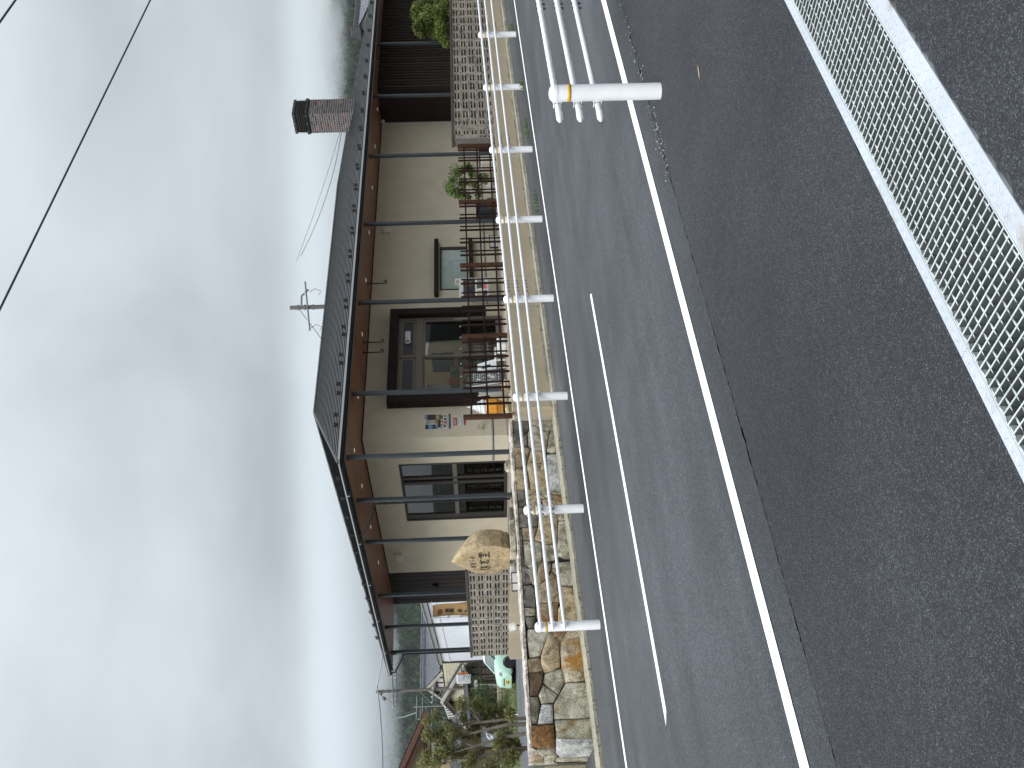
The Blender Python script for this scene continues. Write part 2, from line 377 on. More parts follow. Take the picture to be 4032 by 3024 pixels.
# drain trench below the grates
tr = MB()
for x0, x1 in zip([-20, 0, 2, 4, 6, 10], [0, 2, 4, 6, 10, 30]):
    z0, z1 = zg(x0), zg(x1)
    tr.add([(x0,1.95,z0-.42),(x1,1.95,z1-.42),(x1,2.385,z1-.42),(x0,2.385,z0-.42),(x0,1.95,z0-.012),(x1,1.95,z1-.012),(x1,2.385,z1-.012),(x0,2.385,z0-.012)],
           [(0,1,2,3),(0,1,5,4),(3,2,6,7)])
    tr.add([(x0,1.80,z0-.012),(x1,1.80,z1-.012),(x1,1.95,z1-.012),(x0,1.95,z0-.012),(x0,2.385,z0-.012),(x1,2.385,z1-.012),(x1,2.50,z1-.012),(x0,2.50,z0-.012)], [(0,1,2,3),(4,5,6,7)])
struct('drain_channel', tr, mat('wet channel concrete', (0.055, 0.062, 0.062), 0.5, 0.35, 6, 0.2, 30))

# loose grit gathered along the old road edge by the near post
gs = MB()
for i in range(220):
    x = 6.3 + abs(random.gauss(0, 1.3)) - .4; y = 4.70 + random.gauss(0, .06); r = random.uniform(.003, .009); gs.ball((x, y, zg(x) + r * .5), r, 5, 3, random.randrange(3), (1, random.uniform(.7, 1.1), .7))
GM = [mat('pale grit', (.42, .40, .36), .9, .2, 50), mat('grey grit', (.16, .16, .165), .9, .2, 50), mat('dark grit', (.05, .05, .052), .9, .2, 50)]
solo('grit', gs, GM, 'loose pale and dark grit along the broken asphalt edge by the near post', 'grit', kind='stuff')
# steel edge plates with raised tread marks
def tread(y0, y1, x0, x1, ang0):
    mb = MB(); rows = max(1, int((y1 - y0) / 0.026)); k = 0; x = x0
    sl = math.atan(0.0243)
    while x < x1:
        for r in range(rows):
            y = y0 + (r + 0.5) * (y1 - y0) / rows
            a = math.radians(52 if (k + r) % 2 else -38)
            xx = x + (0.013 if r % 2 else 0); z = zg(xx) + 0.0046
            L, W = 0.0105, 0.0024; ca, sa = math.cos(a), math.sin(a)
            P = [(xx + ca*u*L - sa*w*W, y + sa*u*L + ca*w*W, z) for u, w in ((-1,-1),(1,-1),(1,1),(-1,1))]
            T = [(xx + ca*u*L*.8 - sa*w*W*.4, y + sa*u*L*.8 + ca*w*W*.4, z + 0.0016) for u, w in ((-1,-1),(1,-1),(1,1),(-1,1))]
            mb.add(P + T, [(4,5,6,7),(0,1,5,4),(1,2,6,5),(2,3,7,6),(3,0,4,7)])
        x += 0.026; k += 1
    return mb
def plate(y0, y1, x0, x1):
    mb = MB(); z0, z1 = zg(x0) + 0.004, zg(x1) + 0.004
    mb.slab([(x0, y0, z0 - .02), (x1, y0, z1 - .02), (x1, y1, z1 - .02), (x0, y1, z0 - .02)], (0, 0, 0.02)); return mb
PW = [(1.864, 1.953, 'right hand'), (2.384, 2.434, 'left hand')]
for y0, y1, side in PW:
    lab = 'wide patterned steel edging plate on the building-away side of the drain' if y0 < 2 else 'narrow patterned steel edging plate on the road side of the drain'
    t = thing('drain_edging', lab, 'steel edging', (3.0, y0, zg(3.0)))
    xb = [-1.0, 2.02, 3.42, 5.2, 8.0] if y0 > 2 else [-1.0, 2.9, 5.9, 8.0]
    for a, b in zip(xb, xb[1:]):
        p = part('edge_plate', plate(y0, y1, a + .001, b - .001), M_PLATE, t, bevel=0.002)
    part('tread_marks', tread(y0 + 0.006, y1 - 0.006, 0.8, 5.0, 0), M_PLATE, t, kind='stuff')
# grating panels
YB0, YB1 = 1.958, 2.379
slope_rot = (0, -math.atan(0.0243), 0)
M_GALVSHADE = mat('shaded zinc sides', (0.075, 0.085, 0.086), 0.7, 0.25, 8, objvar=.1, spec=.2)  # darker zinc: shade between the bars is painted into their sides
mbar = MB(); mbar.box(-0.0026, 0.0026, YB0, YB1, -0.0025, 0.0, 0); mbar.box(-0.0018, 0.0018, YB0, YB1, -0.032, -0.0026, 1); ME_BEAR = mbar.mesh('bearing_bar', [M_GALV, M_GALVSHADE], (0, YB0, 0))
def cross_mesh(L):
    mb = MB(); n = int(L / 0.0375) * 2; pts = []
    P = []; 
    for i in range(n + 1):
        x = L * i / n; a = i * math.pi / 2 * 0.5
        for s in (-1, 1):
            P.append((x, s * 0.003 * math.cos(a), -0.004 + s * 0.003 * math.sin(a)))
    Q = [(x, y + 0.0022, z - 0.0022) for x, y, z in P]
    k = len(P); F = []
    for i in range(n):
        a, b, c, d = 2*i, 2*i+1, 2*i+3, 2*i+2
        F += [(a, b, c, d), (k+a, k+d, k+c, k+b), (a, d, k+d, k+a), (b, k+b, k+c, c)]
    mb.add(P + Q, F); return mb
seams = [0.18, 1.26, 2.34, 3.42, 4.50, 5.58]
PLAB = ['farthest left steel grating panel of the drain, cut by the picture edge', 'second steel grating panel from the left along the drain', 'middle steel grating panel of the drain between two seams',
        'second steel grating panel from the right along the drain', 'farthest right steel grating panel of the drain, running out of the picture']
for (a, b), lab in zip(zip(seams, seams[1:]), PLAB):
    t = thing('drain_grate', lab, 'drain grate', (a, 2.17, zg(a)), 'grating panels laid end to end over the drain')
    x = a + 0.006
    while x < b - 0.004:
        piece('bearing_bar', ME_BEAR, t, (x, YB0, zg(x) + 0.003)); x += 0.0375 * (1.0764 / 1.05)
    L = b - a - 0.008; me = cross_mesh(L).mesh('cross_rod', M_GALV)
    for k in range(9):
        y = 1.976 + k * 0.0505
        piece('cross_rod', me, t, (a + 0.004, min(y, YB1 - .004), zg(a + .004) + 0.003), slope_rot)
    for y in (YB0, YB1):
        mb = MB(); z0, z1 = zg(a), zg(b)
        mb.slab([(a+.003, y-.0025, z0-.034), (b-.003, y-.0025, z1-.034), (b-.003, y+.0025, z1-.034), (a+.003, y+.0025, z0-.034)], (0, 0, 0.036))
        part('end_strip', mb, M_GALV, t)
# a dry bamboo leaf lying on the asphalt
lf = MB(); c = Vector((5.585, 3.60, zg(5.585) + 0.006)); d = Vector((0.86, -0.5, 0.02)).normalized(); s_ = Vector((0.5, 0.86, 0))
pts = [c - d*.05, c - d*.02 + s_*.011, c + d*.02 + s_*.009, c + d*.055 + Vector((0,0,.004)), c + d*.02 - s_*.009, c - d*.02 - s_*.011]
lf.slab(pts, (0, 0, 0.001))
solo('fallen_leaf', lf, mat('dry leaf', (0.36, 0.24, 0.14), 0.8, 0.2, 40), 'small pale brown dry leaf lying on the dark asphalt near the drain', 'leaf')

# ------------------------------------------------------------------ kerb, concrete wall, stone wall
kt = bpy.data.objects.new('kerb', None); link(kt); kt['kind'] = 'structure'; ORG[kt] = Vector((0, 0, 0))
x = 3.2
while x < 30:
    L = 0.6 + random.uniform(-.02, .02)
    if x < 10.62: y0, y1 = 13.76, 14.28
    else: y0, y1 = 13.60, 13.82
    e = x + L
    if x < 10.62 < e: e = 10.62
    j = random.uniform(-.008, .008); h = 0.055 if x < 10.6 else 0.07
    mb = MB(); mb.slab([(x+.004, y0+j, zg(x)-.05), (e-.004, y0+j, zg(e)-.05), (e-.004, y1, zg(e)-.05), (x+.004, y1, zg(x)-.05)], (0, 0, 0.05 + h + random.uniform(-.004, .004)))
    part('kerb_stone', mb, M_KERB, kt, bevel=0.008); x = e
struct('kerb_bed', (lambda mb: mb.slab([(3.0, 13.85, zg(3)-.2), (30, 13.85, zg(30)-.2), (30, 14.29, zg(30)-.2), (3.0, 14.29, zg(3)-.2)], (0, 0, .21)))(MB()), M_KERB)

def conc_wall_mat():
    m = mat('retaining wall concrete', (0.35, 0.29, 0.205), 0.9, 0.07, 1.2, 0.2, 60, detail=8).copy(); t = m.node_tree; b = t.nodes['Principled BSDF']
    src = b.inputs['Base Color'].links[0].from_socket
    # rain streaks: vertical pale runs and a few dark ones
    g = N(t, 'ShaderNodeNewGeometry'); mp = N(t, 'ShaderNodeMapping'); mp.inputs['Scale'].default_value = (7, 7, 0.7); t.links.new(g.outputs['Position'], mp.inputs[0])
    n = N(t, 'ShaderNodeTexNoise'); n.inputs['Scale'].default_value = 1; n.inputs['Detail'].default_value = 5; t.links.new(mp.outputs[0], n.inputs['Vector'])
    mx = N(t, 'ShaderNodeMix'); mx.data_type = 'RGBA'; t.links.new(mth(t, 'MULTIPLY', mth(t, 'SUBTRACT', n.outputs[0], 0.60), 5, True), mx.inputs[0])
    t.links.new(src, mx.inputs[6]); mx.inputs[7].default_value = (0.40, 0.355, 0.28, 1)
    mx2 = N(t, 'ShaderNodeMix'); mx2.data_type = 'RGBA'; t.links.new(mth(t, 'MULTIPLY', mth(t, 'SUBTRACT', 0.36, n.outputs[0]), 4, True), mx2.inputs[0])
    t.links.new(mx.outputs[2], mx2.inputs[6]); mx2.inputs[7].default_value = (0.20, 0.165, 0.12, 1); t.links.new(mx2.outputs[2], b.inputs['Base Color'])
    return m
M_RET = conc_wall_mat()
cw = thing('concrete_wall', 'smooth tan concrete retaining wall under the lattice fence and dark blocks', 'retaining wall', (15, 13.9, 0.1))
for a, b in ((10.62, 13.1), (13.104, 18.55), (18.554, 24.0), (24.004, 31.5)):
    mb = MB(); mb.slab([(a, 13.82, zg(a)-.1), (b, 13.82, zg(b)-.1), (b, 13.82, 0.913), (a, 13.82, 0.913)], (0, 0.24, 0)); part('wall_panel', mb, M_RET, cw, bevel=0.006)
mb = MB(); mb.slab([(10.62, 13.80, zg(10.62)+.06), (31.5, 13.80, zg(31.5)+.06), (31.5, 13.80, zg(31.5)+.12), (10.62, 13.80, zg(10.62)+.12)], (0, 0.03, 0))
part('base_fillet', mb, M_CAPC, cw)
struct('terrace', (lambda mb: mb.box(10.66, 31.5, 14.08, 25.04, 0.05, 0.875).box(10.92, 31.5, 25.042, 26.2, 0.05, 0.875))(MB()), mat('terrace paving', (0.36, 0.325, 0.27), 0.85, 0.12, 6, 0.25, 60, speck=(25, (0.20, 0.17, 0.13), 0.62)))
STONES=[
 ('l',[(10.7,0.912),(10.714,0.549),(10.562,0.55),(10.444,0.615),(10.3,0.72),(10.38,0.731),(10.382,0.916)]),
 ('g',[(10.719,0.536),(10.729,0.099),(10.351,0.091),(10.427,0.215),(10.39,0.295),(10.49,0.369),(10.572,0.539)]),
 ('l',[(10.372,0.917),(10.37,0.735),(10.247,0.723),(10.37,0.643),(10.062,0.654),(10.074,0.921)]),
 ('g',[(10.434,0.607),(10.558,0.543),(10.474,0.373),(10.374,0.299),(10.411,0.224),(9.953,0.314),(9.958,0.422),(10.024,0.605),(10.09,0.644),(10.369,0.632)]),
 ('g',[(10.41,0.208),(10.331,0.09),(9.891,0.088),(9.943,0.305)]),
 ('b',[(10.06,0.922),(10.04,0.611),(10.001,0.607),(9.68,0.701),(9.603,0.799),(9.6,0.925)]),
 ('t',[(9.995,0.597),(9.945,0.423),(9.925,0.329),(9.825,0.328),(9.664,0.395),(9.733,0.655),(9.659,0.691)]),
 ('t',[(9.637,0.698),(9.714,0.656),(9.646,0.396),(9.802,0.333),(9.503,0.328),(9.062,0.33),(9.116,0.526),(9.113,0.662),(9.426,0.674)]),
 ('w',[(9.868,0.311),(9.873,0.19),(9.868,0.087),(9.492,0.066),(9.0,0.073),(9.016,0.241),(9.047,0.319),(9.578,0.316)]),
 ('t',[(9.583,0.921),(9.586,0.792),(9.479,0.708),(9.404,0.681),(9.11,0.673),(9.113,0.742),(9.129,0.921)]),
 ('l',[(9.118,0.91),(9.114,0.736),(8.778,0.748),(8.766,0.913)]),
 ('t',[(9.109,0.722),(9.09,0.544),(8.989,0.443),(8.904,0.411),(8.898,0.47),(8.776,0.541),(8.776,0.734)]),
 ('r',[(8.904,0.399),(8.986,0.25),(8.944,0.064),(8.782,0.065),(8.781,0.452),(8.885,0.468)]),
 ('g',[(9.09,0.531),(9.091,0.242),(9.065,0.077),(8.96,0.062),(8.999,0.249),(8.917,0.406),(8.992,0.436)]),
 ('l',[(8.749,0.914),(8.751,0.551),(8.574,0.555),(8.356,0.588),(8.345,0.914)]),
 ('t',[(8.552,0.55),(8.549,0.316),(8.51,0.221),(8.001,0.269),(7.994,0.48),(8.048,0.545),(8.097,0.652),(8.357,0.568)]),
 ('g',[(8.759,0.453),(8.76,0.059),(8.465,0.046),(8.454,0.214),(8.519,0.224),(8.57,0.544)]),
 ('g',[(8.438,0.209),(8.449,0.044),(7.701,0.03),(7.724,0.168),(7.771,0.279),(8.032,0.258)]),
 ('b',[(8.324,0.857),(8.34,0.589),(8.106,0.659),(8.083,0.733),(8.106,0.851)]),
 ('l',[(8.32,0.913),(8.321,0.865),(7.618,0.855),(7.608,0.92),(7.925,0.928)]),
 ('g',[(8.081,0.851),(8.082,0.665),(8.033,0.554),(7.99,0.547),(7.674,0.544),(7.563,0.658),(7.549,0.734),(7.618,0.848)]),
 ('g',[(7.99,0.541),(7.978,0.279),(7.769,0.291),(7.682,0.352),(7.663,0.474),(7.674,0.533)]),
 ('l',[(7.659,0.906),(7.638,0.85),(7.526,0.794),(7.28,0.73),(7.252,0.907)]),
 ('g',[(7.529,0.843),(7.558,0.709),(7.59,0.634),(7.254,0.688),(7.262,0.741),(7.354,0.769)]),
 ('b',[(7.596,0.619),(7.67,0.53),(7.621,0.398),(7.486,0.416),(7.346,0.502),(7.225,0.643),(7.259,0.678)]),
 ('r',[(7.477,0.403),(7.383,0.345),(7.351,0.316),(7.208,0.281),(6.926,0.273),(6.912,0.341),(6.91,0.473),(6.918,0.639),(7.092,0.657),(7.199,0.649),(7.33,0.496)]),
 ('g',[(7.625,0.375),(7.655,0.049),(7.186,0.032),(7.182,0.139),(7.214,0.274),(7.404,0.337),(7.501,0.399)]),
 ('l',[(7.233,0.905),(7.238,0.745),(7.129,0.717),(6.83,0.721),(6.856,0.919)]),
 ('t',[(7.19,0.274),(7.167,0.14),(7.162,0.031),(6.58,0.011),(6.431,0.015),(6.429,0.19),(6.531,0.367),(6.793,0.346),(6.906,0.267)]),
 ('g',[(6.836,0.921),(6.81,0.722),(6.678,0.731),(6.682,0.916)]),
 ('r',[(6.898,0.64),(6.895,0.474),(6.901,0.34),(6.531,0.376),(6.412,0.305),(6.405,0.508),(6.459,0.727),(6.595,0.704),(6.678,0.72),(6.806,0.711)]),
 ('l',[(6.659,0.917),(6.659,0.732),(6.547,0.716),(6.469,0.764),(6.473,0.867)]),
 ('G',[(6.454,0.868),(6.449,0.75),(6.398,0.514),(6.222,0.603),(6.003,0.705),(5.984,0.875),(6.299,0.893)]),
 ('r',[(6.384,0.503),(6.396,0.314),(6.423,0.198),(6.269,0.265),(6.22,0.322),(6.222,0.374)]),
 ('t',[(6.214,0.603),(6.398,0.525),(6.296,0.406),(6.204,0.375),(5.791,0.398),(5.736,0.536),(5.709,0.651),(5.883,0.7),(6.026,0.679)]),
 ('R',[(6.203,0.36),(6.287,0.305),(6.398,0.213),(6.401,-0.024),(5.96,-0.017),(5.565,-0.02),(5.553,0.192),(5.556,0.344),(5.768,0.379)]),
 ('b',[(5.955,0.915),(5.974,0.715),(5.883,0.7),(5.743,0.669),(5.732,0.903)]),
 ('d',[(5.717,0.902),(5.727,0.664),(5.555,0.693),(5.389,0.776),(5.368,0.788),(5.361,0.905)]),
 ('G',[(5.69,0.652),(5.773,0.385),(5.582,0.344),(5.543,0.347),(5.361,0.467),(5.559,0.683)]),
 ('g',[(5.529,0.691),(5.349,0.478),(5.235,0.554),(5.227,0.737),(5.363,0.77)]),
 ('g',[(5.345,0.925),(5.343,0.786),(5.209,0.759),(4.934,0.827),(4.933,0.92),(5.145,0.937)]),
 ('w',[(5.21,0.736),(5.21,0.564),(4.923,0.578),(4.927,0.807)]),
 ('G',[(5.538,0.326),(5.535,-0.017),(4.99,-0.036),(4.974,0.287),(4.987,0.553),(5.205,0.548),(5.336,0.461)]),
 ('y',[(4.962,0.549),(4.956,0.288),(4.967,-0.038),(4.632,-0.043),(4.637,0.196),(4.654,0.553),(4.88,0.545)]),
 ('B',[(4.91,0.923),(4.902,0.568),(4.586,0.572),(4.587,0.939)]),
]
END_STONES=[
 ('w',[(14.201,0.559),(14.264,-0.041),(14.864,-0.046),(14.845,0.248),(14.762,0.497),(14.672,0.547)]),
 ('g',[(14.833,0.494),(14.928,-0.04),(15.086,-0.045),(15.007,0.549)]),
 ('g',[(14.408,0.936),(14.432,0.565),(14.608,0.554),(14.636,0.703),(14.518,0.819),(14.521,0.927)]),
 ('b',[(14.565,0.926),(14.568,0.818),(14.659,0.716),(15.063,0.702),(15.048,0.925)]),
 ('g',[(14.662,0.695),(14.651,0.558),(14.793,0.504),(14.992,0.562),(15.038,0.688)]),
]
def stone_mat(name, a, b, c=None, th=0.58, sc=5.0):
    m = bpy.data.materials.new(name); m.use_nodes = True; t = m.node_tree; bs = t.nodes['Principled BSDF']; bs.inputs['Roughness'].default_value = 0.88
    g = N(t, 'ShaderNodeNewGeometry'); oi = N(t, 'ShaderNodeObjectInfo')
    sc_ = N(t, 'ShaderNodeVectorMath'); sc_.operation = 'SCALE'; sc_.inputs[0].default_value = (7.3, 3.1, 5.7); t.links.new(oi.outputs['Random'], sc_.inputs['Scale'])
    ad = N(t, 'ShaderNodeVectorMath'); t.links.new(g.outputs['Position'], ad.inputs[0]); t.links.new(sc_.outputs[0], ad.inputs[1])
    n = N(t, 'ShaderNodeTexNoise'); n.inputs['Scale'].default_value = sc; n.inputs['Detail'].default_value = 9; n.inputs['Roughness'].default_value = 0.7; n.inputs['Distortion'].default_value = 0.6
    t.links.new(ad.outputs[0], n.inputs['Vector'])
    r = N(t, 'ShaderNodeValToRGB'); r.color_ramp.elements[0].position = 0.38; r.color_ramp.elements[0].color = (*[q*.75 for q in a], 1); r.color_ramp.elements[1].position = 0.60; r.color_ramp.elements[1].color = (*[q*1.15 for q in b], 1)
    t.links.new(n.outputs[0], r.inputs[0]); col = r.outputs[0]
    if c:
        n2 = N(t, 'ShaderNodeTexNoise'); n2.inputs['Scale'].default_value = 2.6; n2.inputs['Detail'].default_value = 8; n2.inputs['Roughness'].default_value = 0.68; n2.inputs['Distortion'].default_value = 0.8; t.links.new(ad.outputs[0], n2.inputs['Vector'])
        mx = N(t, 'ShaderNodeMix'); mx.data_type = 'RGBA'; t.links.new(mth(t, 'MULTIPLY', mth(t, 'SUBTRACT', n2.outputs[0], th), 9, True), mx.inputs[0]); t.links.new(col, mx.inputs[6]); mx.inputs[7].default_value = (*c, 1); col = mx.outputs[2]
    n3 = N(t, 'ShaderNodeTexNoise'); n3.inputs['Scale'].default_value = 38; n3.inputs['Detail'].default_value = 5; t.links.new(ad.outputs[0], n3.inputs['Vector'])
    mg = N(t, 'ShaderNodeMix'); mg.data_type = 'RGBA'; mg.blend_type = 'MULTIPLY'; mg.inputs[0].default_value = 1
    t.links.new(col, mg.inputs[6]); t.links.new(mth(t, 'ADD', mth(t, 'MULTIPLY', n3.outputs[0], 1.9), 0.05), mg.inputs[7])
    t.links.new(mg.outputs[2], bs.inputs['Base Color'])
    bp = N(t, 'ShaderNodeBump'); bp.inputs['Strength'].default_value = 0.9; bp.inputs['Distance'].default_value = 0.03
    t.links.new(mth(t, 'ADD', n.outputs[0], mth(t, 'MULTIPLY', n3.outputs[0], 0.35)), bp.inputs['Height']); t.links.new(bp.outputs[0], bs.inputs['Normal'])
    return m
SM = {
 'g': stone_mat('grey lichened stone', (0.19, 0.165, 0.115), (0.42, 0.385, 0.30), (0.10, 0.08, 0.045), 0.58),
 'w': stone_mat('pale grey granite', (0.27, 0.27, 0.26), (0.48, 0.48, 0.47), (0.50, 0.50, 0.49), 0.62),
 'G': stone_mat('grey green stone', (0.24, 0.225, 0.155), (0.45, 0.425, 0.34), (0.27, 0.20, 0.09), 0.55, 3.5),
 'y': stone_mat('grey green stone with ochre stain', (0.26, 0.24, 0.165), (0.44, 0.41, 0.31), (0.21, 0.11, 0.025), 0.54, 3.5),
 't': stone_mat('tan stone', (0.24, 0.18, 0.10), (0.44, 0.35, 0.22), (0.22, 0.15, 0.07), 0.57),
 'b': stone_mat('brown grey stone', (0.15, 0.105, 0.06), (0.34, 0.26, 0.165), (0.07, 0.05, 0.03), 0.55),
 'r': stone_mat('rust stained stone', (0.17, 0.12, 0.065), (0.33, 0.27, 0.19), (0.20, 0.09, 0.02), 0.49),
 'R': stone_mat('orange stained stone', (0.22, 0.15, 0.07), (0.46, 0.40, 0.30), (0.34, 0.165, 0.025), 0.48, 3.5),
 'B': stone_mat('rust brown slab', (0.12, 0.055, 0.018), (0.24, 0.12, 0.04), (0.07, 0.035, 0.015), 0.6, 14),
 'd': stone_mat('dark rusty stone', (0.05, 0.04, 0.03), (0.13, 0.08, 0.04), (0.22, 0.12, 0.05), 0.62),
 'l': stone_mat('dark lichened stone', (0.06, 0.052, 0.042), (0.19, 0.17, 0.14), (0.34, 0.32, 0.28), 0.60),
}
st = thing('stone_wall', 'low wall of large fitted grey and rust stained stones beside the road', 'stone wall', (7.6, 14.6, 0))
mb = MB(); mb.slab([(4.62, 14.345, -.25), (10.66, 14.345, -.25), (10.66, 14.345, .93), (4.62, 14.345, .93)], (0, 0.9, 0)); part('wall_core', mb, M_DARKGAP, st)
def stone_piece(poly, to3, nrm, key):
    """one fitted stone: the outline is rounded and roughened, the face is domed and uneven"""
    c2 = Vector((sum(p[0] for p in poly) / len(poly), sum(p[1] for p in poly) / len(poly)))
    P = [Vector(p) for p in poly]
    n = len(P); R = []
    for i in range(n):          # subdivide + jitter
        a, b = P[i], P[(i+1) % n]; L = (b - a).length; k = max(1, int(L / 0.11))
        for j in range(k):
            q = a.lerp(b, j / k)
            R.append(q + Vector((random.uniform(-1, 1), random.uniform(-1, 1))) * (0.007 if j else 0.003))
    bm = bmesh.new(); n = len(R)
    dome = random.uniform(0.02, 0.045)
    def ring(f, out):
        vs = []
        for q in R:
            w = c2 + (q - c2) * f
            sh = (q - c2); L = sh.length + 1e-6
            vs.append(bm.verts.new(to3(w, out + random.uniform(-.007, .007))))
        return vs
    rings = [ring(1.012, -0.05), ring(1.008, 0.0), ring(0.985, dome * .55), ring(0.90, dome * .85), ring(0.55, dome * random.uniform(.8, 1.2)), ring(0.22, dome * random.uniform(.85, 1.25))]
    for A, B in zip(rings, rings[1:]):
        for i in range(n): bm.faces.new((A[i], A[(i+1) % n], B[(i+1) % n], B[i]))
    bm.faces.new(rings[-1])
    me = bpy.data.meshes.new('stone'); bm.normal_update(); bm.to_mesh(me); bm.free()
    me.polygons.foreach_set('use_smooth', [True] * len(me.polygons)); me.materials.append(SM[key])
    o = bpy.data.objects.new('stone', me); link(o, st); o.location = -ORG[st]; ORG[o] = Vector((0, 0, 0))
    return o
for key, poly in STONES:
    stone_piece(poly, lambda w, out: Vector((w.x, 14.31 - out, w.y)), None, key)
for key, poly in END_STONES:
    stone_piece(poly, lambda w, out: Vector((4.60 - out, w.x, w.y)), None, key)
# coping of pale mortar and flat stones along the top
x = 4.56
cop = [0.5, 0.7, 0.62, 0.8, 0.55, 0.75, 0.6, 0.85, 0.72]
for L in cop:
    e = min(x + L, 10.66); mb = MB(); n = 6
    top = []; bot = []
    f = [14.27 + random.uniform(-.012, .02) for _ in range(n+1)]; bk = 15.12
    V = []
    for i in range(n+1):
        xx = x + .006 + (e - x - .012) * i / n; h = 0.965 + random.uniform(-.012, .012)
        V += [(xx, f[i], .915), (xx, f[i], h - .012), (xx, f[i] + .03, h), (xx, 14.7, h + random.uniform(-.01, .015)), (xx, bk, h - .01), (xx, bk, .5)]
    F = []
    for i in range(n):
        for j in range(5): F.append((i*6+j, i*6+j+1, (i+1)*6+j+1, (i+1)*6+j))
    F += [tuple(range(6)), tuple(range(n*6, n*6+6))[::-1]]
    mb.add(V, F); part('coping_stone', mb, stone_mat('pinkish coping', (0.30, 0.26, 0.215), (0.55, 0.50, 0.44), (0.16, 0.13, 0.11), 0.60, 7) if 'coping' not in MATS else MATS['coping'], st)
    if 'coping' not in MATS: MATS['coping'] = bpy.data.materials['pinkish coping']
    x = e
struct('planting_bed', (lambda mb: mb.box(4.7, 10.6, 15.125, 16.9, -.2, .86))(MB()), M_GROUND)
# low pebble faced wall beyond the end of the stone wall
mb = MB(); mb.box(1.0, 4.55, 15.15, 15.4, -.2, 0.70)
solo('pebble_wall', mb, mat('washed pebble facing', (0.42, 0.35, 0.23), 0.9, 0.25, 60, 0.6, 90, speck=(45, (0.55, 0.50, 0.40), 0.55)), 'low beige pebble faced wall past the left end of the stone wall', 'wall')
# ------------------------------------------------------------------ guard rails
def post_mesh(r, H):
    mb = MB()
    mb.lathe([(r, -.12), (r, H - .055)], n=28)
    return mb.mesh('post', M_WHITE, smooth=True)
def cap_mesh(r, H):
    mb = MB(); mb.lathe([(r + .0045, H - .055), (r + .0045, H - .028), (r + .0005, H - .024), (r * .9, H - .010), (r * .62, H + .004), (r * .3, H + .010), (.002, H + .011)], n=28)
    return mb.mesh('post_cap', M_WHITE, smooth=True)
def band_mesh(r, z, h):
    mb = MB(); mb.lathe([(r + .0015, z - h/2), (r + .0015, z + h/2)], n=28); return mb.mesh('reflector_band', M_YEL, smooth=True)
PR, PH = 0.067, 0.892
ME_POST, ME_CAP, ME_BAND = post_mesh(PR, PH), cap_mesh(PR, PH), band_mesh(PR, .742, .030)
for me in (ME_POST, ME_CAP): me.set_sharp_from_angle(angle=math.radians(40))
RZ = (0.830, 0.665, 0.502); RR = 0.0243
def bracket_mesh(side):      # U shaped bracket between post and rail; side = +1 rail on +Y of the post
    mb = MB(); y0 = side * PR * .92; y1 = side * (PR + .056)
    for dz in (-.031, .031): mb.box(-.024, .024, min(y0, y1), max(y0, y1), dz - .003, dz + .003)
    mb.box(-.024, .024, *(sorted((side * (PR - .004), side * (PR + .004)))), -.031, .031)
    for dz in (-.036, .036): mb.cyl((0, side * (PR + .04), dz - .006), (0, side * (PR + .04), dz + .006), .010, n=8, m=1)
    return mb.mesh('rail_bracket', [M_WHITE, M_BOLT])
mb = MB(); mb.cyl((0, 0, -RR - .026), (0, 0, RR + .012), .0118, n=7); ME_BOLT = mb.mesh('sleeve_bolt', M_BOLT)
def guard(name_label, posts, side, x0, x1, joints, yb):
    t = thing('guard_rail', name_label, 'guard rail', (posts[0], yb, zg(posts[0])))
    br = bracket_mesh(side); yr = yb + side * (PR + .035)
    for x in posts:
        p = piece('post', ME_POST, t, (x, yb, zg(x)))
        piece('post_cap', ME_CAP, p, (x, yb, zg(x))); piece('reflector_band', ME_BAND, p, (x, yb, zg(x)))
        for z in RZ: piece('rail_bracket', br, p, (x, yb, zg(x) + z))
    for z in RZ:
        mb = MB(); n = 12
        pts = [(x0 + .045, yr, zg(x0) + z)] + [(x, yr, zg(x) + z) for x in [x0 + .05 + (x1 - x0 - .05) * i / n for i in range(n+1)]]
        mb.tube(pts[1:], RR, n=14); part('rail', mb, M_WHITE, t, smooth=True)
        mb = MB(); A = Matrix(((0,0,-1),(0,1,0),(1,0,0)))
        mb.lathe([(RR+.004, -.05), (RR+.004, .03), (RR * .93, .046), (RR * .72, .062), (RR * .38, .073), (.002, .077)], (x0 + .05, yr, zg(x0) + z), 16, 0, A)
        part('rail_end_cap', mb, M_WHITE, t, smooth=True)
        for jx in joints:
            mb = MB(); mb.cyl((jx - .21, yr, zg(jx-.21) + z), (jx + .21, yr, zg(jx+.21) + z), RR + .0028, n=14); part('rail_sleeve', mb, M_WHITE, t, smooth=True)
            for k in (-.17, -.09, 0, .09, .17):
                piece('sleeve_bolt', ME_BOLT, t, (jx + k, yr, zg(jx + k) + z))
    return t
FAR = [5.508, 7.38, 9.55, 11.80, 13.95, 16.15, 18.42, 20.60, 22.8, 25.0]
guard('long white three pipe guard rail on the far side of the road', FAR, -1, 5.44, 27.0, [7.42, 12.0, 16.35, 20.8], 12.15)
guard('white three pipe guard rail on the near side, ending at a stout post', [6.545, 9.0, 11.2], 1, 6.33, 14.0, [8.2], 4.385)

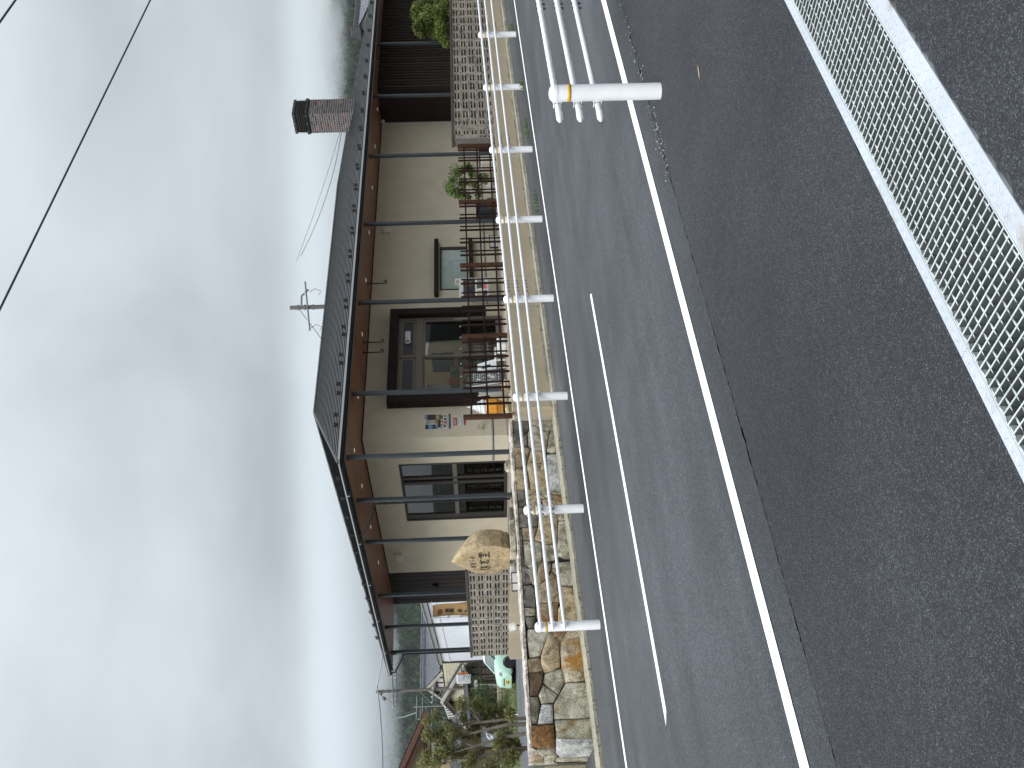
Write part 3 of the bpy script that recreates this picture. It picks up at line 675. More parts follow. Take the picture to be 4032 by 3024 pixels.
# ------------------------------------------------------------------ weeds
def leaf_cluster(mb, c, r, n, L, W, zs=1.0, droop=0.3, m=0, shell=0.0, mset=None):
    cx_, cy_, cz_ = c
    for i in range(n):
        while True:
            p = Vector((random.uniform(-1,1), random.uniform(-1,1), random.uniform(-1,1)))
            if p.length <= 1 and p.length >= shell: break
        q = Vector((cx_ + p.x*r[0], cy_ + p.y*r[1], cz_ + p.z*r[2]))
        d = Vector((p.x + random.uniform(-.8,.8), p.y + random.uniform(-.8,.8), p.z*.5 + random.uniform(-.5,.6) - droop)).normalized()
        s_ = d.cross(Vector((random.uniform(-.6,.6), random.uniform(-.6,.6), 1))).normalized()
        l = L * random.uniform(.6, 1.3); w = W * random.uniform(.7, 1.3)
        nrm = d.cross(s_) * (l * .12)
        mb.add([q, q + d*l*.45 + s_*w + nrm, q + d*l, q + d*l*.45 - s_*w + nrm], [(0, 1, 2, 3)], mset[random.randrange(len(mset))] if mset else m)
M_WEED = mat('weed leaves', (0.09, 0.16, 0.035), 0.6, 0.3, 12, trans=True)
def weed(x, y, r, n, lab):
    mb = MB(); z = zg(x)
    for i in range(n):
        a = random.uniform(0, 6.28); d = Vector((math.cos(a), math.sin(a), random.uniform(.5, 2.2))).normalized(); b = Vector((x + random.gauss(0, r), y + random.gauss(0, r*.4), z))
        s_ = d.cross(Vector((0, 0, 1))).normalized(); l = random.uniform(.04, .14)
        mb.add([b - s_*.006, b + s_*.006, b + d*l*.6 + s_*.007, b + d*l, b + d*l*.6 - s_*.007], [(0, 1, 2, 3, 4)])
    solo('weed', mb, M_WEED, lab, 'weed')
weed(18.42, 12.10, .07, 70, 'tuft of green grass at the foot of a white guard post')
weed(17.3, 12.35, .12, 40, 'low green weed in the gutter under the block wall end')
weed(21.4, 12.45, .16, 60, 'yellow green weed in the gutter near the right edge')
weed(16.9, 12.3, .10, 30, 'small green weed sprig in the gutter below the tall lattice end')
weed(14.9, 12.5, .18, 70, 'pale straggling weed in the gutter below the brown lattice')
weed(22.6, 12.5, .14, 30, 'thin dry weed in the gutter far to the right')

# ------------------------------------------------------------------ openwork block walls
M_BLOCK = mat('block concrete', (0.27, 0.24, 0.20), 0.92, 0.28, 6, 0.35, 60, objvar=0.16, speck=(10, (0.055, 0.048, 0.04), 0.60))
M_BCAP = mat('dark cap tile', (0.055, 0.045, 0.038), 0.7, 0.25, 5, 0.2, 40)
def block_mesh(L=.39, Hh=.19, D=.12):
    """hollow openwork block: two long horizontal slots beside three narrow ribs"""
    mb = MB(); e = .048; r = .052
    xs0, xs1 = e, L - e
    mb.box(0, e, 0, D, 0, Hh); mb.box(L - e, L, 0, D, 0, Hh)
    z = [0, .028, .028 + r, .095 - .0155 + 0.0, 0, 0]
    mb.box(xs0, xs1, .004, D - .004, 0, .036); mb.box(xs0, xs1, .004, D - .004, .078, .112); mb.box(xs0, xs1, .004, D - .004, .154, .190)
    return mb.mesh('block', M_BLOCK)
ME_BLOCK = block_mesh()
def block_wall(lab, org, along, n, rows, z0, capov):
    """along: 'X' or 'Y' """
    t = thing('block_wall', lab, 'block wall', org)
    rot = (0, 0, 0) if along == 'X' else (0, 0, math.pi / 2)
    dirv = Vector((1, 0, 0)) if along == 'X' else Vector((0, 1, 0))
    for r in range(rows):
        for k in range(n):
            p = Vector(org) + dirv * (k * .40 + random.uniform(-.003, .003)) + Vector((0, 0, r * .2 + .002)); p.z = z0 + r * .2 + .004
            off = Vector((0, random.uniform(-.004, .004), 0)) if along == 'X' else Vector((random.uniform(-.004, .004), 0, 0))
            piece('block', ME_BLOCK, t, p + off, rot)
    mb = MB(); L = n * .4
    if along == 'X':
        mb.box(org[0] - .02 - capov, org[0] + L + .02, org[1] - .025, org[1] + .145, z0 + rows * .2 + .002, z0 + rows * .2 + .052)
        for r in range(rows + 1): pass
        m2 = MB()
        for r in range(1, rows): m2.box(org[0] + .002, org[0] + L, org[1] + .008, org[1] + .112, z0 + r*.2 - .007, z0 + r*.2 + .005)
    else:
        mb.box(org[0] - .145, org[0] + .025, org[1] - .02, org[1] + L + .02 + capov, z0 + rows * .2 + .002, z0 + rows * .2 + .062)
        m2 = MB()
        for r in range(1, rows): m2.box(org[0] - .112, org[0] - .008, org[1] + .002, org[1] + L, z0 + r*.2 - .007, z0 + r*.2 + .005)
    part('cap', mb, M_BCAP, t, bevel=.004); part('mortar_bed', m2, M_BLOCK, t)
    return t
bw = block_wall('grey openwork block wall under the dark louvred wing on the right', (18.92, 13.88, .915), 'X', 26, 5, .915, .14)
mb = MB(); mb.box(18.80, 18.915, 13.87, 14.02, .915, 1.915); part('end_board', mb, mat('grey end board', (0.13, 0.115, 0.10), .8, .2, 4), bw)
block_wall('openwork block wall on a tan base to the left of the chestnut stone', (10.70, 19.86, .93), 'Y', 13, 5, .93, .0)
mb = MB(); mb.box(10.50, 10.66, 17.0, 25.06, -.1, .928)
solo('block_wall_base', mb, M_RET, 'tan concrete base beneath the left openwork block wall', 'wall base', bevel=.006)

# ------------------------------------------------------------------ lattice fence
M_LAT = mat('dark brown lattice wood', (0.020, 0.008, 0.006), 0.6, 0.25, 3, 0.15, 30, spec=.15, stretch=(20, 20, 1.5), objvar=.12)
M_LPOST = mat('brown lattice post', (0.058, 0.025, 0.012), 0.6, 0.4, 4, 0.15, 30, spec=.2, stretch=(30, 30, 1.0))
lf_ = thing('lattice_fence', 'open dark brown timber lattice fence standing on the tan concrete wall', 'lattice fence', (14.6, 13.95, .913))
for x in (18.74, 16.69, 14.62, 12.58, 10.56):
    mb = MB(); mb.box(x - .046, x + .030, 13.93, 14.012, .914, 1.832)
    part('fence_post', mb, M_LPOST, lf_, bevel=.003)
mbf = MB(); mbf.box(-.021, .021, .004, .03, 0, .905); ME_F = mbf.mesh('slat', M_LAT)
mbk = MB(); mbk.box(-.013, .013, 0, .022, 0, .895); ME_K = mbk.mesh('slat', M_LAT)
for a, b in ((16.69, 18.74), (14.62, 16.69), (12.58, 14.62), (10.56, 12.58)):
    w = (b - a)
    for k in range(5):
        xf = b - .185 - k * .398 * w / 2.06
        if k < 5 and xf > a + .1: piece('slat', ME_F, lf_, (xf, 13.925, .918))
        xk = xf - .198
        if xk > a + .08 and k < 5: piece('slat', ME_K, lf_, (xk, 14.003, .922))
    for z in (1.678, 1.37, 1.062):
        mb = MB(); mb.box(a + .031, b - .047, 13.957, 14.001, z - .017, z + .017); part('rail', mb, M_LAT, lf_)

# ------------------------------------------------------------------ shop building
ZT, ZS = .875, 4.245
WY, WX = 17.5, 12.67
shop = thing('shop_building', 'single storey cream shop with a low dark ribbed metal roof and deep eaves', 'shop building', (12.67, 17.5, ZT))
M_WALL = mat('cream stucco', (0.63, 0.565, 0.44), 0.92, 0.06, 2.5, 0.35, 140, speck=(70, (0.38, 0.345, 0.27), 0.60), detail=9)
M_FRAME = mat('bronze aluminium', (0.045, 0.040, 0.036), 0.45, 0.08, 4, spec=.25)
M_FRAME2 = mat('taupe aluminium', (0.145, 0.125, 0.105), 0.5, 0.06, 4, spec=.25)
M_DARKW = mat('dark stained timber', (0.022, 0.014, 0.012), 0.6, 0.35, 3, 0.2, 40, spec=.15, stretch=(12, 12, .8), objvar=.15)
M_BLACKM = mat('black painted metal', (0.012, 0.0125, 0.014), 0.45, 0.1, 5, spec=.25)
M_SOFFIT = mat('cherry soffit board', (0.19, 0.083, 0.044), 0.5, 0.28, 3, 0.08, 40, stretch=(3, 3, 3), objvar=.12, detail=8)
M_ROOF = mat('dark roof metal', (0.040, 0.042, 0.045), 0.5, 0.3, 2.2, 0.1, 20, metal=0.0, spec=.3, objvar=.15, speck=(3.5, (0.10, 0.075, 0.06), 0.66))
M_TRIM = mat('pale metal trim', (0.42, 0.43, 0.44), 0.4, 0.08, 6, metal=0.3)
M_GLASS = glass_mat('shop glass', (0.92, 0.94, 0.92), 0.0, 1.5)
M_GLASSD = glass_mat('side window glass', (0.78, 0.80, 0.80), 0.06)
M_FROST = mat('frosted glass', (0.34, 0.42, 0.37), 0.35, 0.10, 2)
TK = .18
# walls, cut round the openings; rows of boxes butt against one another
mb = MB()
DX0, DX1, DZ1 = 13.60, 16.52, 3.60
GX0, GX1, GZ0, GZ1 = 17.40, 19.05, 1.69, 2.44
for x0, x1, z0, z1 in ((WX, DX0, ZT, ZS), (DX0, DX1, DZ1, ZS), (DX1, GX0, ZT, ZS), (GX0, GX1, ZT, GZ0), (GX0, GX1, GZ1, ZS), (GX1, 24.75, ZT, ZS)):
    mb.box(x0, x1, WY, WY + TK, z0, z1)
part('front_wall', mb, M_WALL, shop)
mb = MB()
for y0, y1, z0, z1 in ((WY + TK, 18.54, ZT, ZS), (18.54, 21.15, 3.49, ZS), (18.54, 21.15, ZT - .3, .89), (21.15, 23.95, ZT, ZS)):
    mb.box(WX, WX + TK, y0, y1, z0, z1)
part('side_wall', mb, M_WALL, shop)
mb = MB(); mb.box(WX + .05, WX + .18, 23.955, 25.9, ZT, ZS); mb.box(24.80, 30.2, 16.42, 16.56, ZT, ZS); mb.box(24.80, 24.95, 16.56, WY, ZT, ZS)
part('backing_wall', mb, mat('black backing', (0.006, 0.005, 0.005), .9, .2, 3, spec=.05), shop)
# dark board siding on the far left, louvres on the right wing
mbb = MB(); mbb.box(0, .05, .004, .121, 0, ZS - ZT); ME_CL = mbb.mesh('cladding_board', mat('dark grey siding', (0.040, 0.032, 0.030), .7, .25, 3, .15, 40, spec=.15, stretch=(12, 12, 1), objvar=.12))
for k in range(16): piece('cladding_board', ME_CL, shop, (WX - .01 + .008 * (k % 2), 23.955 + k * .1215, ZT))
mbb = MB(); mbb.box(0, .082, 0, .11, 0, ZS - ZT); ME_LV = mbb.mesh('louvre_slat', mat('weathered louvre', (0.034, 0.025, 0.020), .75, .45, 4, .2, 40, spec=.1, stretch=(25, 25, 1.2), objvar=.2))
for k in range(34): piece('louvre_slat', ME_LV, shop, (24.86 + k * .152, 16.30, ZT))
mbb = MB(); mbb.box(-.03, 0, .004, .146, 0, ZS - ZT); ME_RB = mbb.mesh('return_board', M_DARKW)
for k in range(8): piece('return_board', ME_RB, shop, (24.798 + .006 * (k % 2), 16.31 + k * .149, ZT))
# drip strip between wall and base
mb = MB(); mb.box(WX - .022, 13.555, WY - .022, WY - .001, 1.225, 1.262); mb.box(16.56, 24.74, WY - .022, WY - .001, 1.225, 1.262); mb.box(WX - .022, WX - .001, WY, 18.50, 1.225, 1.262)
part('drip_strip', mb, M_TRIM, shop)
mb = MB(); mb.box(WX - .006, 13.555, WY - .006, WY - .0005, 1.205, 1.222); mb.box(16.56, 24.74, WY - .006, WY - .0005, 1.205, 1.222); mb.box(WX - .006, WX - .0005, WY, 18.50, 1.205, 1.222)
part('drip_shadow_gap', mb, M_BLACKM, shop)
mb = MB(); mb.box(WX - .03, 24.7, WY - .012, WY - .001, ZT - .2, .905); part('plinth', mb, mat('plinth mortar', (0.40, 0.35, 0.26), .9, .2, 8, .3, 60), shop)

# soffit panels
EX, EY = 10.72, 15.52
mb = MB(); mb.box(EX + .01, 31.4, EY + .01, WY, ZS + .018, ZS + .03); mb.box(EX + .01, WX, WY + .001, 26.0, ZS + .018, ZS + .03)
soff = part('soffit', mb, M_BLACKM, shop)
x = EX
k = 0
while x < 31.4:
    e = min(x + .455, 31.4)
    if x < WX - .01: e = min(e, WX)
    y1 = WY if x < 24.74 else 16.44
    y0 = EY
    mb = MB(); mb.box(x + .003, e - .003, y0, y1, ZS - .001 + .0015 * (k % 2), ZS + .015); part('soffit_panel', mb, M_SOFFIT, soff); x = e; k += 1
y = WY + .002
while y < 26.0:
    e = min(y + .455, 26.05); x1 = WX if y < 25.5 else 13.2
    mb = MB(); mb.box(EX, x1, y + .003, e - .003, ZS - .001 + .0015 * (k % 2), ZS + .015); part('soffit_panel', mb, M_SOFFIT, soff); y = e; k += 1
mb = MB(); mb.box(WX - .02, 24.74, WY - .022, WY - .001, ZS - .028, ZS - .003); mb.box(WX - .022, WX - .001, WY + .001, 23.95, ZS - .028, ZS - .003); part('soffit_trim', mb, M_DARKW, soff)
dl = MB(); dl.lathe([(.062, -.006), (.062, 0.0)], n=16); dl.lathe([(.046, -.009), (.046, -.0062)], n=16, m=1)
ME_DL = dl.mesh('downlight', [mat('downlight rim', (.62, .60, .56), .4, .05, 5), emit_mat('downlight lens', (.85, .80, .70), .28)])
for x in (11.735, 13.20, 15.09, 16.91, 18.68, 20.51, 22.33, 24.13): piece('downlight', ME_DL, soff, (x, 16.57, ZS - .0025))
for y in (17.98, 19.79, 21.575, 23.4): piece('downlight', ME_DL, soff, (11.735, y, ZS - .0025))

# veranda posts
mb = MB(); mb.box(-.0375, .0375, -.0375, .0375, 0, ZS - ZT - .012); ME_VP = mb.mesh('veranda_post', mat('slate painted steel', (0.040, 0.048, 0.055), .45, .1, 4, spec=.35))
mb = MB(); mb.box(-.044, .044, -.044, .044, ZS - ZT - .012, ZS - ZT - .002); mb.box(-.07, .07, -.07, .07, 0, .012); ME_VC = mb.mesh('post_plate', M_BLACKM)
for x in (10.985, 12.635, 15.34, 18.07, 20.81, 23.58, 26.32):
    p = piece('veranda_post', ME_VP, shop, (x, 15.76, ZT)); piece('post_plate', ME_VC, p, (x, 15.76, ZT))
for y in (17.385, 19.19, 21.91, 23.79, 25.44):
    p = piece('veranda_post', ME_VP, shop, (10.975, y, ZT)); piece('post_plate', ME_VC, p, (10.975, y, ZT))
# fascia and gutters
mb = MB(); mb.box(EX - .03, 31.4, EY - .03, EY - .001, ZS - .012, ZS + .085); mb.box(EX - .03, EX - .001, EY, 26.05, ZS - .012, ZS + .085); part('fascia', mb, M_BLACKM, shop)
mb = MB(); mb.box(EX - .004, 31.4, EY - .035, EY - .0305, ZS - .012, ZS + .012); part('fascia_lip', mb, mat('brown lip', (.10, .075, .06), .5, .1, 4), shop)
def gutter(p0, p1, out):
    mb = MB(); p0, p1, out = Vector(p0), Vector(p1), Vector(out); n = 8; P = []
    for p in (p0, p1):
        for i in range(n + 1):
            a = math.pi * i / n; P.append(p + out * (.047 - .047 * math.cos(a)) + Vector((0, 0, -.055 * math.sin(a))))
        for i in range(n, -1, -1):
            a = math.pi * i / n; P.append(p + out * (.047 - .043 * math.cos(a)) + Vector((0, 0, -.050 * math.sin(a) + .002)))
    k = 2 * (n + 1)
    mb.add(P, [(i, (i+1) % k, k + (i+1) % k, k + i) for i in range(k)]); return mb
part('gutter', gutter((10.62, EY - .031, ZS + .085), (31.4, EY - .031, ZS + .085), (0, -1, 0)), M_BLACKM, shop, smooth=True)
part('gutter', gutter((EX - .031, 15.45, ZS + .085), (EX - .031, 26.2, ZS + .085), (-1, 0, 0)), M_BLACKM, shop, smooth=True)
mb = MB()
for y in (16.6, 18.6, 20.6, 22.6, 24.6): mb.box(EX - .130, EX - .03, y - .012, y + .012, ZS + .022, ZS + .028); mb.box(EX - .130, EX - .125, y - .012, y + .012, ZS + .022, ZS + .095)
part('gutter_hooks', mb, M_TRIM, shop)
def downspout(pts, clips):
    mb = MB(); mb.tube(pts, .024, n=10); o = part('downspout', mb, M_BLACKM, shop, smooth=True)
    mb = MB()
    for c in clips: mb.cyl((c[0], c[1], c[2] - .012), (c[0], c[1], c[2] + .012), .030, n=10); mb.box(c[0] - .004, c[0] + .004, c[1] - .16, c[1], c[2] - .005, c[2] + .005)
    part('clip', mb, M_BLACKM, o)
downspout([(EX - .075, 18.28, ZS + .04), (EX - .07, 18.27, ZS - .04), (10.80, 17.80, ZS - .26), (10.975, 17.55, ZS - .36), (10.975, 17.54, ZS - .46), (10.975, 17.54, ZT)], [(10.975, 17.54, 3.65), (10.975, 17.54, 2.7), (10.975, 17.54, 1.6)])
downspout([(EX - .075, 26.12, ZS + .04), (EX - .07, 26.11, ZS - .06), (10.85, 25.80, ZS - .25), (10.975, 25.63, ZS - .33), (10.975, 25.62, ZS - .43), (10.975, 25.62, ZT)], [(10.975, 25.62, 3.5), (10.975, 25.62, 2.5)])

# roof: stepped metal courses on each slope, cut by the hips
RX0, RX1, RY0, RY1, RZ0 = 10.62, 31.45, 15.38, 26.28, 4.335
HALF = (RY1 - RY0) / 2; RISE = 6.10 - RZ0
mb = MB(); mb.add([(RX0, RY0, RZ0-.012), (RX1, RY0, RZ0-.012), (RX1, RY1, RZ0-.012), (RX0, RY1, RZ0-.012), (RX0+HALF, RY0+HALF, 6.09), (RX1-HALF, RY0+HALF, 6.09)], [(0,1,5,4), (1,2,5), (2,3,4,5), (3,0,4), (3,2,1,0)])
roof = part('roof', mb, M_BLACKM, shop)
NC = 21
def course(face, i):
    a = i / NC; b = (i + 1) / NC + .012; b = min(b, 1.0)
    lip = .026
    def P(tt, u, dz):          # tt up the slope 0..1, u 0/1 along the eave
        d = tt * HALF; z = RZ0 + tt * RISE + dz
        if face == 'front': return (RX0 + d + u * (RX1 - RX0 - 2*d), RY0 + d, z)
        if face == 'back': return (RX0 + d + u * (RX1 - RX0 - 2*d), RY1 - d, z)
        if face == 'left': return (RX0 + d, RY0 + d + u * (RY1 - RY0 - 2*d), z)
        return (RX1 - d, RY0 + d + u * (RY1 - RY0 - 2*d), z)
    mb = MB()
    top0, top1 = lip, .002
    V = [P(a + .0040, 0, -.004), P(a + .0040, 1, -.004), P(a, 1, top0), P(a, 0, top0), P(b, 0, top1), P(b, 1, top1)]
    mb.add(V, [(0, 1, 2, 3), (3, 2, 5, 4)])
    return mb
for f in ('front', 'left', 'back', 'right'):
    for i in range(NC): part('roof_course', course(f, i), M_ROOF, roof)
mb = MB(); mb.box(RX0 + .0, RX1, RY0 - .014, RY0 + .012, RZ0 - .012, RZ0 + .024); mb.box(RX0 - .014, RX0 + .012, RY0 + .013, RY1, RZ0 - .012, RZ0 + .024); part('drip_edge', mb, M_TRIM, roof)
def hipcap(p0, p1):
    mb = MB(); p0, p1 = Vector(p0), Vector(p1); d = (p1 - p0).normalized(); s_ = d.cross(Vector((0, 0, 1))).normalized(); u = s_.cross(d)
    V = []
    for p in (p0, p1): V += [p - s_*.05 - u*.01, p - s_*.03 + u*.03, p + s_*.03 + u*.03, p + s_*.05 - u*.01]
    mb.add(V, [(0,1,5,4), (1,2,6,5), (2,3,7,6), (0,1,2,3), (4,5,6,7)]); return mb
pk0, pk1 = (RX0+HALF, RY0+HALF, 6.11), (RX1-HALF, RY0+HALF, 6.11)
part('ridge_cap', hipcap(pk0, pk1), M_ROOF, roof)
for c, p in (((RX0, RY0, RZ0+.012), pk0), ((RX0, RY1, RZ0+.012), pk0), ((RX1, RY0, RZ0+.012), pk1), ((RX1, RY1, RZ0+.012), pk1)): part('hip_cap', hipcap(c, p), M_ROOF, roof)
# snow guards in two staggered rows
sg = MB(); sg.box(-.045, .045, -.004, .004, 0, .075); sg.add([(-.05,0,.03),(.05,0,.03),(.05,.10,.0),(-.05,.10,0)], [(0,1,2,3)]); sg.box(-.055, -.035, -.006, .006, .05, .10); sg.box(.035, .055, -.006, .006, .05, .10)
ME_SG = sg.mesh('snow_guard', M_BLACKM)
for i in range(22):
    x = 12.28 + i * .85
    for xx, d in ((x, .62), (x - .42, .42)):
        if xx > 11.6 and xx < 30.9: piece('snow_guard', ME_SG, roof, (xx, RY0 + d, RZ0 + d / HALF * RISE + .015))
for i in range(11):
    y = 17.0 + i * .83
    for yy, d in ((y, .72), (y + .4, .95)): piece('snow_guard', ME_SG, roof, (RX0 + d, yy, RZ0 + d / HALF * RISE + .015), (0, 0, -math.pi/2))

# chimney of thin bricks
ch = bpy.data.objects.new('chimney', None); link(ch, shop); ch.location = Vector((26.71, 18.44, 5.2)) - ORG[shop]; ORG[ch] = Vector((26.71, 18.44, 5.2))
CX0, CY0, CW, CZ1 = 26.71, 18.44, .775, 6.80
mb = MB(); mb.box(CX0 + .004, CX0 + CW - .004, CY0 + .004, CY0 + CW - .004, 5.2, CZ1); part('mortar', mb, mat('chimney mortar', (.34, .32, .31), .9, .1, 20, .2, 60), ch)
BM = [mat('slate brick', (.085, .075, .082), .7, .2, 25, .2, 80, objvar=.25), mat('charcoal brick', (.040, .036, .040), .7, .2, 25, .2, 80, objvar=.25), mat('brown brick', (.105, .085, .078), .7, .2, 25, .2, 80, objvar=.2), mat('rose brick', (.20, .095, .085), .7, .15, 25, .2, 80, objvar=.15)]
def bmesh_brick(L):
    r = []
    for m in BM:
        mb = MB(); mb.box(0, L, 0, .018, 0, .058); r.append(mb.mesh('brick', m))
    return r
B_FULL, B_HALF = bmesh_brick(.1825), bmesh_brick(.0863)
def pickb():
    q = random.random(); return 0 if q < .50 else 1 if q < .74 else 2 if q < .92 else 3
zc_, r_ = CZ1 - .075, 0
while zc_ > 5.15:
    for face in range(2):
        u = 0.0; first = True
        while u < CW - .02:
            full = not (first and (r_ + face) % 2); L = .1825 if full else .0863
            if u + L > CW + .001: full = False; L = .0863
            if u + L > CW + .01: break
            m = pickb(); me = (B_FULL if full else B_HALF)[m]
            if face == 0: piece('brick', me, ch, (CX0 + u, CY0 - random.uniform(0, .003), zc_))
            else: piece('brick', me, ch, (CX0 - random.uniform(0, .003) , CY0 + u + L, zc_), (0, 0, -math.pi/2))
            u += L + .0140; first = False
    zc_ -= .0755; r_ += 1
mb = MB(); o = .03
mb.box(CX0 - o, CX0 + CW + o, CY0 - o, CY0 + CW + o, CZ1 + .05, CZ1 + .15); mb.box(CX0 + .02, CX0 + CW - .02, CY0 + .02, CY0 + CW - .02, CZ1 + .15, CZ1 + .50)
mb.box(CX0 - .004, CX0 + CW + .004, CY0 - .004, CY0 + CW + .004, CZ1, CZ1 + .05); part('chimney_collar', mb, M_BLACKM, ch)
M_CAPM = mat('bronze chimney metal', (.045, .042, .036), .42, .15, 6, metal=.3)
for k in range(4):
    z = CZ1 + .185 + k * .065; mb = MB(); i, o = .05, -.012
    V = [(CX0+i, CY0+i, z+.05), (CX0+CW-i, CY0+i, z+.05), (CX0+CW-i, CY0+CW-i, z+.05), (CX0+i, CY0+CW-i, z+.05), (CX0+o, CY0+o, z), (CX0+CW-o, CY0+o, z), (CX0+CW-o, CY0+CW-o, z), (CX0+o, CY0+CW-o, z)]
    mb.add(V, [(0,1,5,4), (1,2,6,5), (2,3,7,6), (3,0,4,7), (4,5,6,7)]); part('chimney_louvre', mb, M_CAPM, ch)
mb = MB(); o = .012; mb.box(CX0 - o, CX0 + CW + o, CY0 - o, CY0 + CW + o, CZ1 + .47, CZ1 + .555); mb.add([(CX0-o, CY0-o, CZ1+.556), (CX0+CW+o, CY0-o, CZ1+.556), (CX0+CW+o, CY0+CW+o, CZ1+.556), (CX0-o, CY0+CW+o, CZ1+.556), (CX0+CW/2, CY0+CW/2, CZ1+.60)], [(0,1,4), (1,2,4), (2,3,4), (3,0,4)])
part('chimney_top', mb, M_CAPM, ch, bevel=.006)
mb = MB()
for z in (CZ1 + .10, CZ1 + .515):
    for u in (.08, .39, .70):
        mb.cyl((CX0+u, CY0-.036 if z < CZ1+.2 else CY0-.018, z), (CX0+u, CY0-.028 if z < CZ1+.2 else CY0-.010, z), .012, n=8); mb.cyl((CX0-.036 if z < CZ1+.2 else CX0-.018, CY0+u, z), (CX0-.028 if z < CZ1+.2 else CX0-.010, CY0+u, z), .012, n=8)
part('rivets', mb, M_TRIM, ch)
# ------------------------------------------------------------------ entrance
ent = bpy.data.objects.new('entrance', None); link(ent, shop); ent.location = Vector((15.05, WY, ZT)) - ORG[shop]; ORG[ent] = Vector((15.05, WY, ZT))
FY = 17.255
mb = MB(); mb.box(13.55, 16.555, FY, WY + .02, 3.475, 3.685); mb.box(13.55, 13.755, FY, WY + .02, 1.27, 3.474); mb.box(16.36, 16.555, FY, WY + .02, 1.27, 3.474); part('surround', mb, M_DARKW, ent, bevel=.004)
for a_, b_ in ((13.56, 13.745), (16.37, 16.545)):
    mb = MB(); mb.box(a_, b_, FY + .01, WY + .02, ZT, 1.268); part('surround_base', mb, M_WALL, ent, bevel=.004)
DY = 17.44
mb = MB()
mb.box(13.756, 13.80, DY - .02, DY + .08, ZT, 3.474); mb.box(16.315, 16.359, DY - .02, DY + .08, ZT, 3.474); mb.box(13.801, 16.314, DY - .02, DY + .08, 3.432, 3.474)
mb.box(13.801, 16.314, DY - .015, DY + .09, 2.855, 3.02); mb.box(15.06, 15.12, DY - .01, DY + .07, 3.021, 3.431); mb.box(13.801, 16.314, DY - .01, DY + .08, ZT - .02, ZT + .03)
part('door_frame', mb, M_FRAME2, ent, bevel=.003)
for a, b in ((13.815, 15.05), (15.13, 16.30)):
    mb = MB(); mb.box(a, b, DY + .02, DY + .04, 3.03, 3.42); t_ = part('transom_panel', mb, M_FRAME2, ent)
    mb = MB(); mb.box(a + .06, b - .06, DY + .008, DY + .0195, 3.105, 3.345); part('panel_inset', mb, mat('grey transom glass', (.040, .040, .045), .35, .05, 2, spec=.3), t_)
mb = MB(); mb.lathe([(.002, -.20), (.055, -.185), (.066, -.15), (.066, .15), (.055, .185), (.002, .20)], (15.68, DY - .03, 3.235), 16, 0, Matrix(((0,0,1),(0,1,0),(1,0,0))))
mb2 = MB(); mb2.box(15.49, 15.90, DY - .075, DY + .0, 3.165, 3.305)
o = part('door_sensor', mb2, mat('sensor plastic', (.62, .62, .62), .4, .05, 5), ent, bevel=.03)
mb = MB(); mb.cyl((15.63, DY - .078, 3.235), (15.63, DY - .072, 3.235), .018, n=10); mb.cyl((15.79, DY - .078, 3.235), (15.79, DY - .072, 3.235), .018, n=10); mb.box(15.51, 15.58, DY - .077, DY - .074, 3.19, 3.28)
part('sensor_eye', mb, mat('grey lens', (.16, .16, .17), .3, .1, 5), o)
def leafdoor(x0, x1, y):
    z0, z1 = ZT + .032, 2.853
    mb = MB(); s_ = .065
    mb.box(x0, x0 + s_, y, y + .035, z0, z1); mb.box(x1 - s_, x1, y, y + .035, z0, z1); mb.box(x0 + s_, x1 - s_, y, y + .035, z1 - .055, z1); mb.box(x0 + s_, x1 - s_, y, y + .035, z0, z0 + .13)
    d = part('sliding_door', mb, M_FRAME2, ent, bevel=.003)
    mb = MB(); mb.box(x0 + s_, x1 - s_, y + .014, y + .020, z0 + .13, z1 - .055); part('pane', mb, M_GLASS, d)
    mb = MB()
    n = 3
    for i in range(n):
        xx = x0 + s_ + (x1 - x0 - 2*s_) * (i + .5) / n; mb.cyl((xx, y + .0105, 1.93), (xx, y + .0135, 1.93), .020, n=12)
    part('glass_dot', mb, mat('white sticker', (.72, .72, .70), .5, .05, 5), d)
    return d
leafdoor(13.802, 15.12, DY + .045); d = leafdoor(15.06, 16.313, DY + .002)
mb = MB(); mb.tube([(16.27, DY - .028, 1.72), (16.27, DY - .045, 1.74), (16.27, DY - .045, 2.05), (16.27, DY - .028, 2.07)], .014, n=8); part('handle', mb, M_STEEL, d, smooth=True)
# iron hooks under the eaves for a curtain pole
for x, y in ((17.12, 16.9), (15.12, 16.9), (14.80, 16.9)):
    mb = MB(); mb.box(x - .05, x + .05, y - .05, y + .05, ZS - .012, ZS - .002)
    mb.tube([(x, y, ZS - .01), (x, y, 3.80), (x, y - .02, 3.765), (x, y - .06, 3.755), (x, y - .09, 3.775), (x, y - .095, 3.83)], .0135, n=8); part('curtain_hook', mb, M_BLACKM, shop)
# small frosted window with dark lintel and sill
win = bpy.data.objects.new('window', None); link(win, shop); win.location = Vector((18.2, WY, 2.0)) - ORG[shop]; ORG[win] = Vector((18.2, WY, 2.0))
mb = MB(); mb.box(17.15, 19.22, 17.33, WY + .01, 2.47, 2.585); part('lintel', mb, M_DARKW, win, bevel=.004)
mb = MB(); mb.box(17.15, 19.22, 17.33, WY + .01, 1.545, 1.66); part('sill', mb, M_DARKW, win, bevel=.004)
mb = MB(); mb.box(17.402, 17.44, WY - .01, WY + .10, 1.692, 2.438); mb.box(18.96, 19.048, WY - .01, WY + .10, 1.692, 2.438); mb.box(17.44, 18.96, WY - .01, WY + .10, 2.40, 2.438); mb.box(17.44, 18.96, WY - .01, WY + .10, 1.692, 1.725); part('frame', mb, M_FRAME, win)
mb = MB(); mb.box(17.44, 18.96, WY + .03, WY + .036, 1.725, 2.40); part('pane', mb, M_FROST, win)
mb = MB()
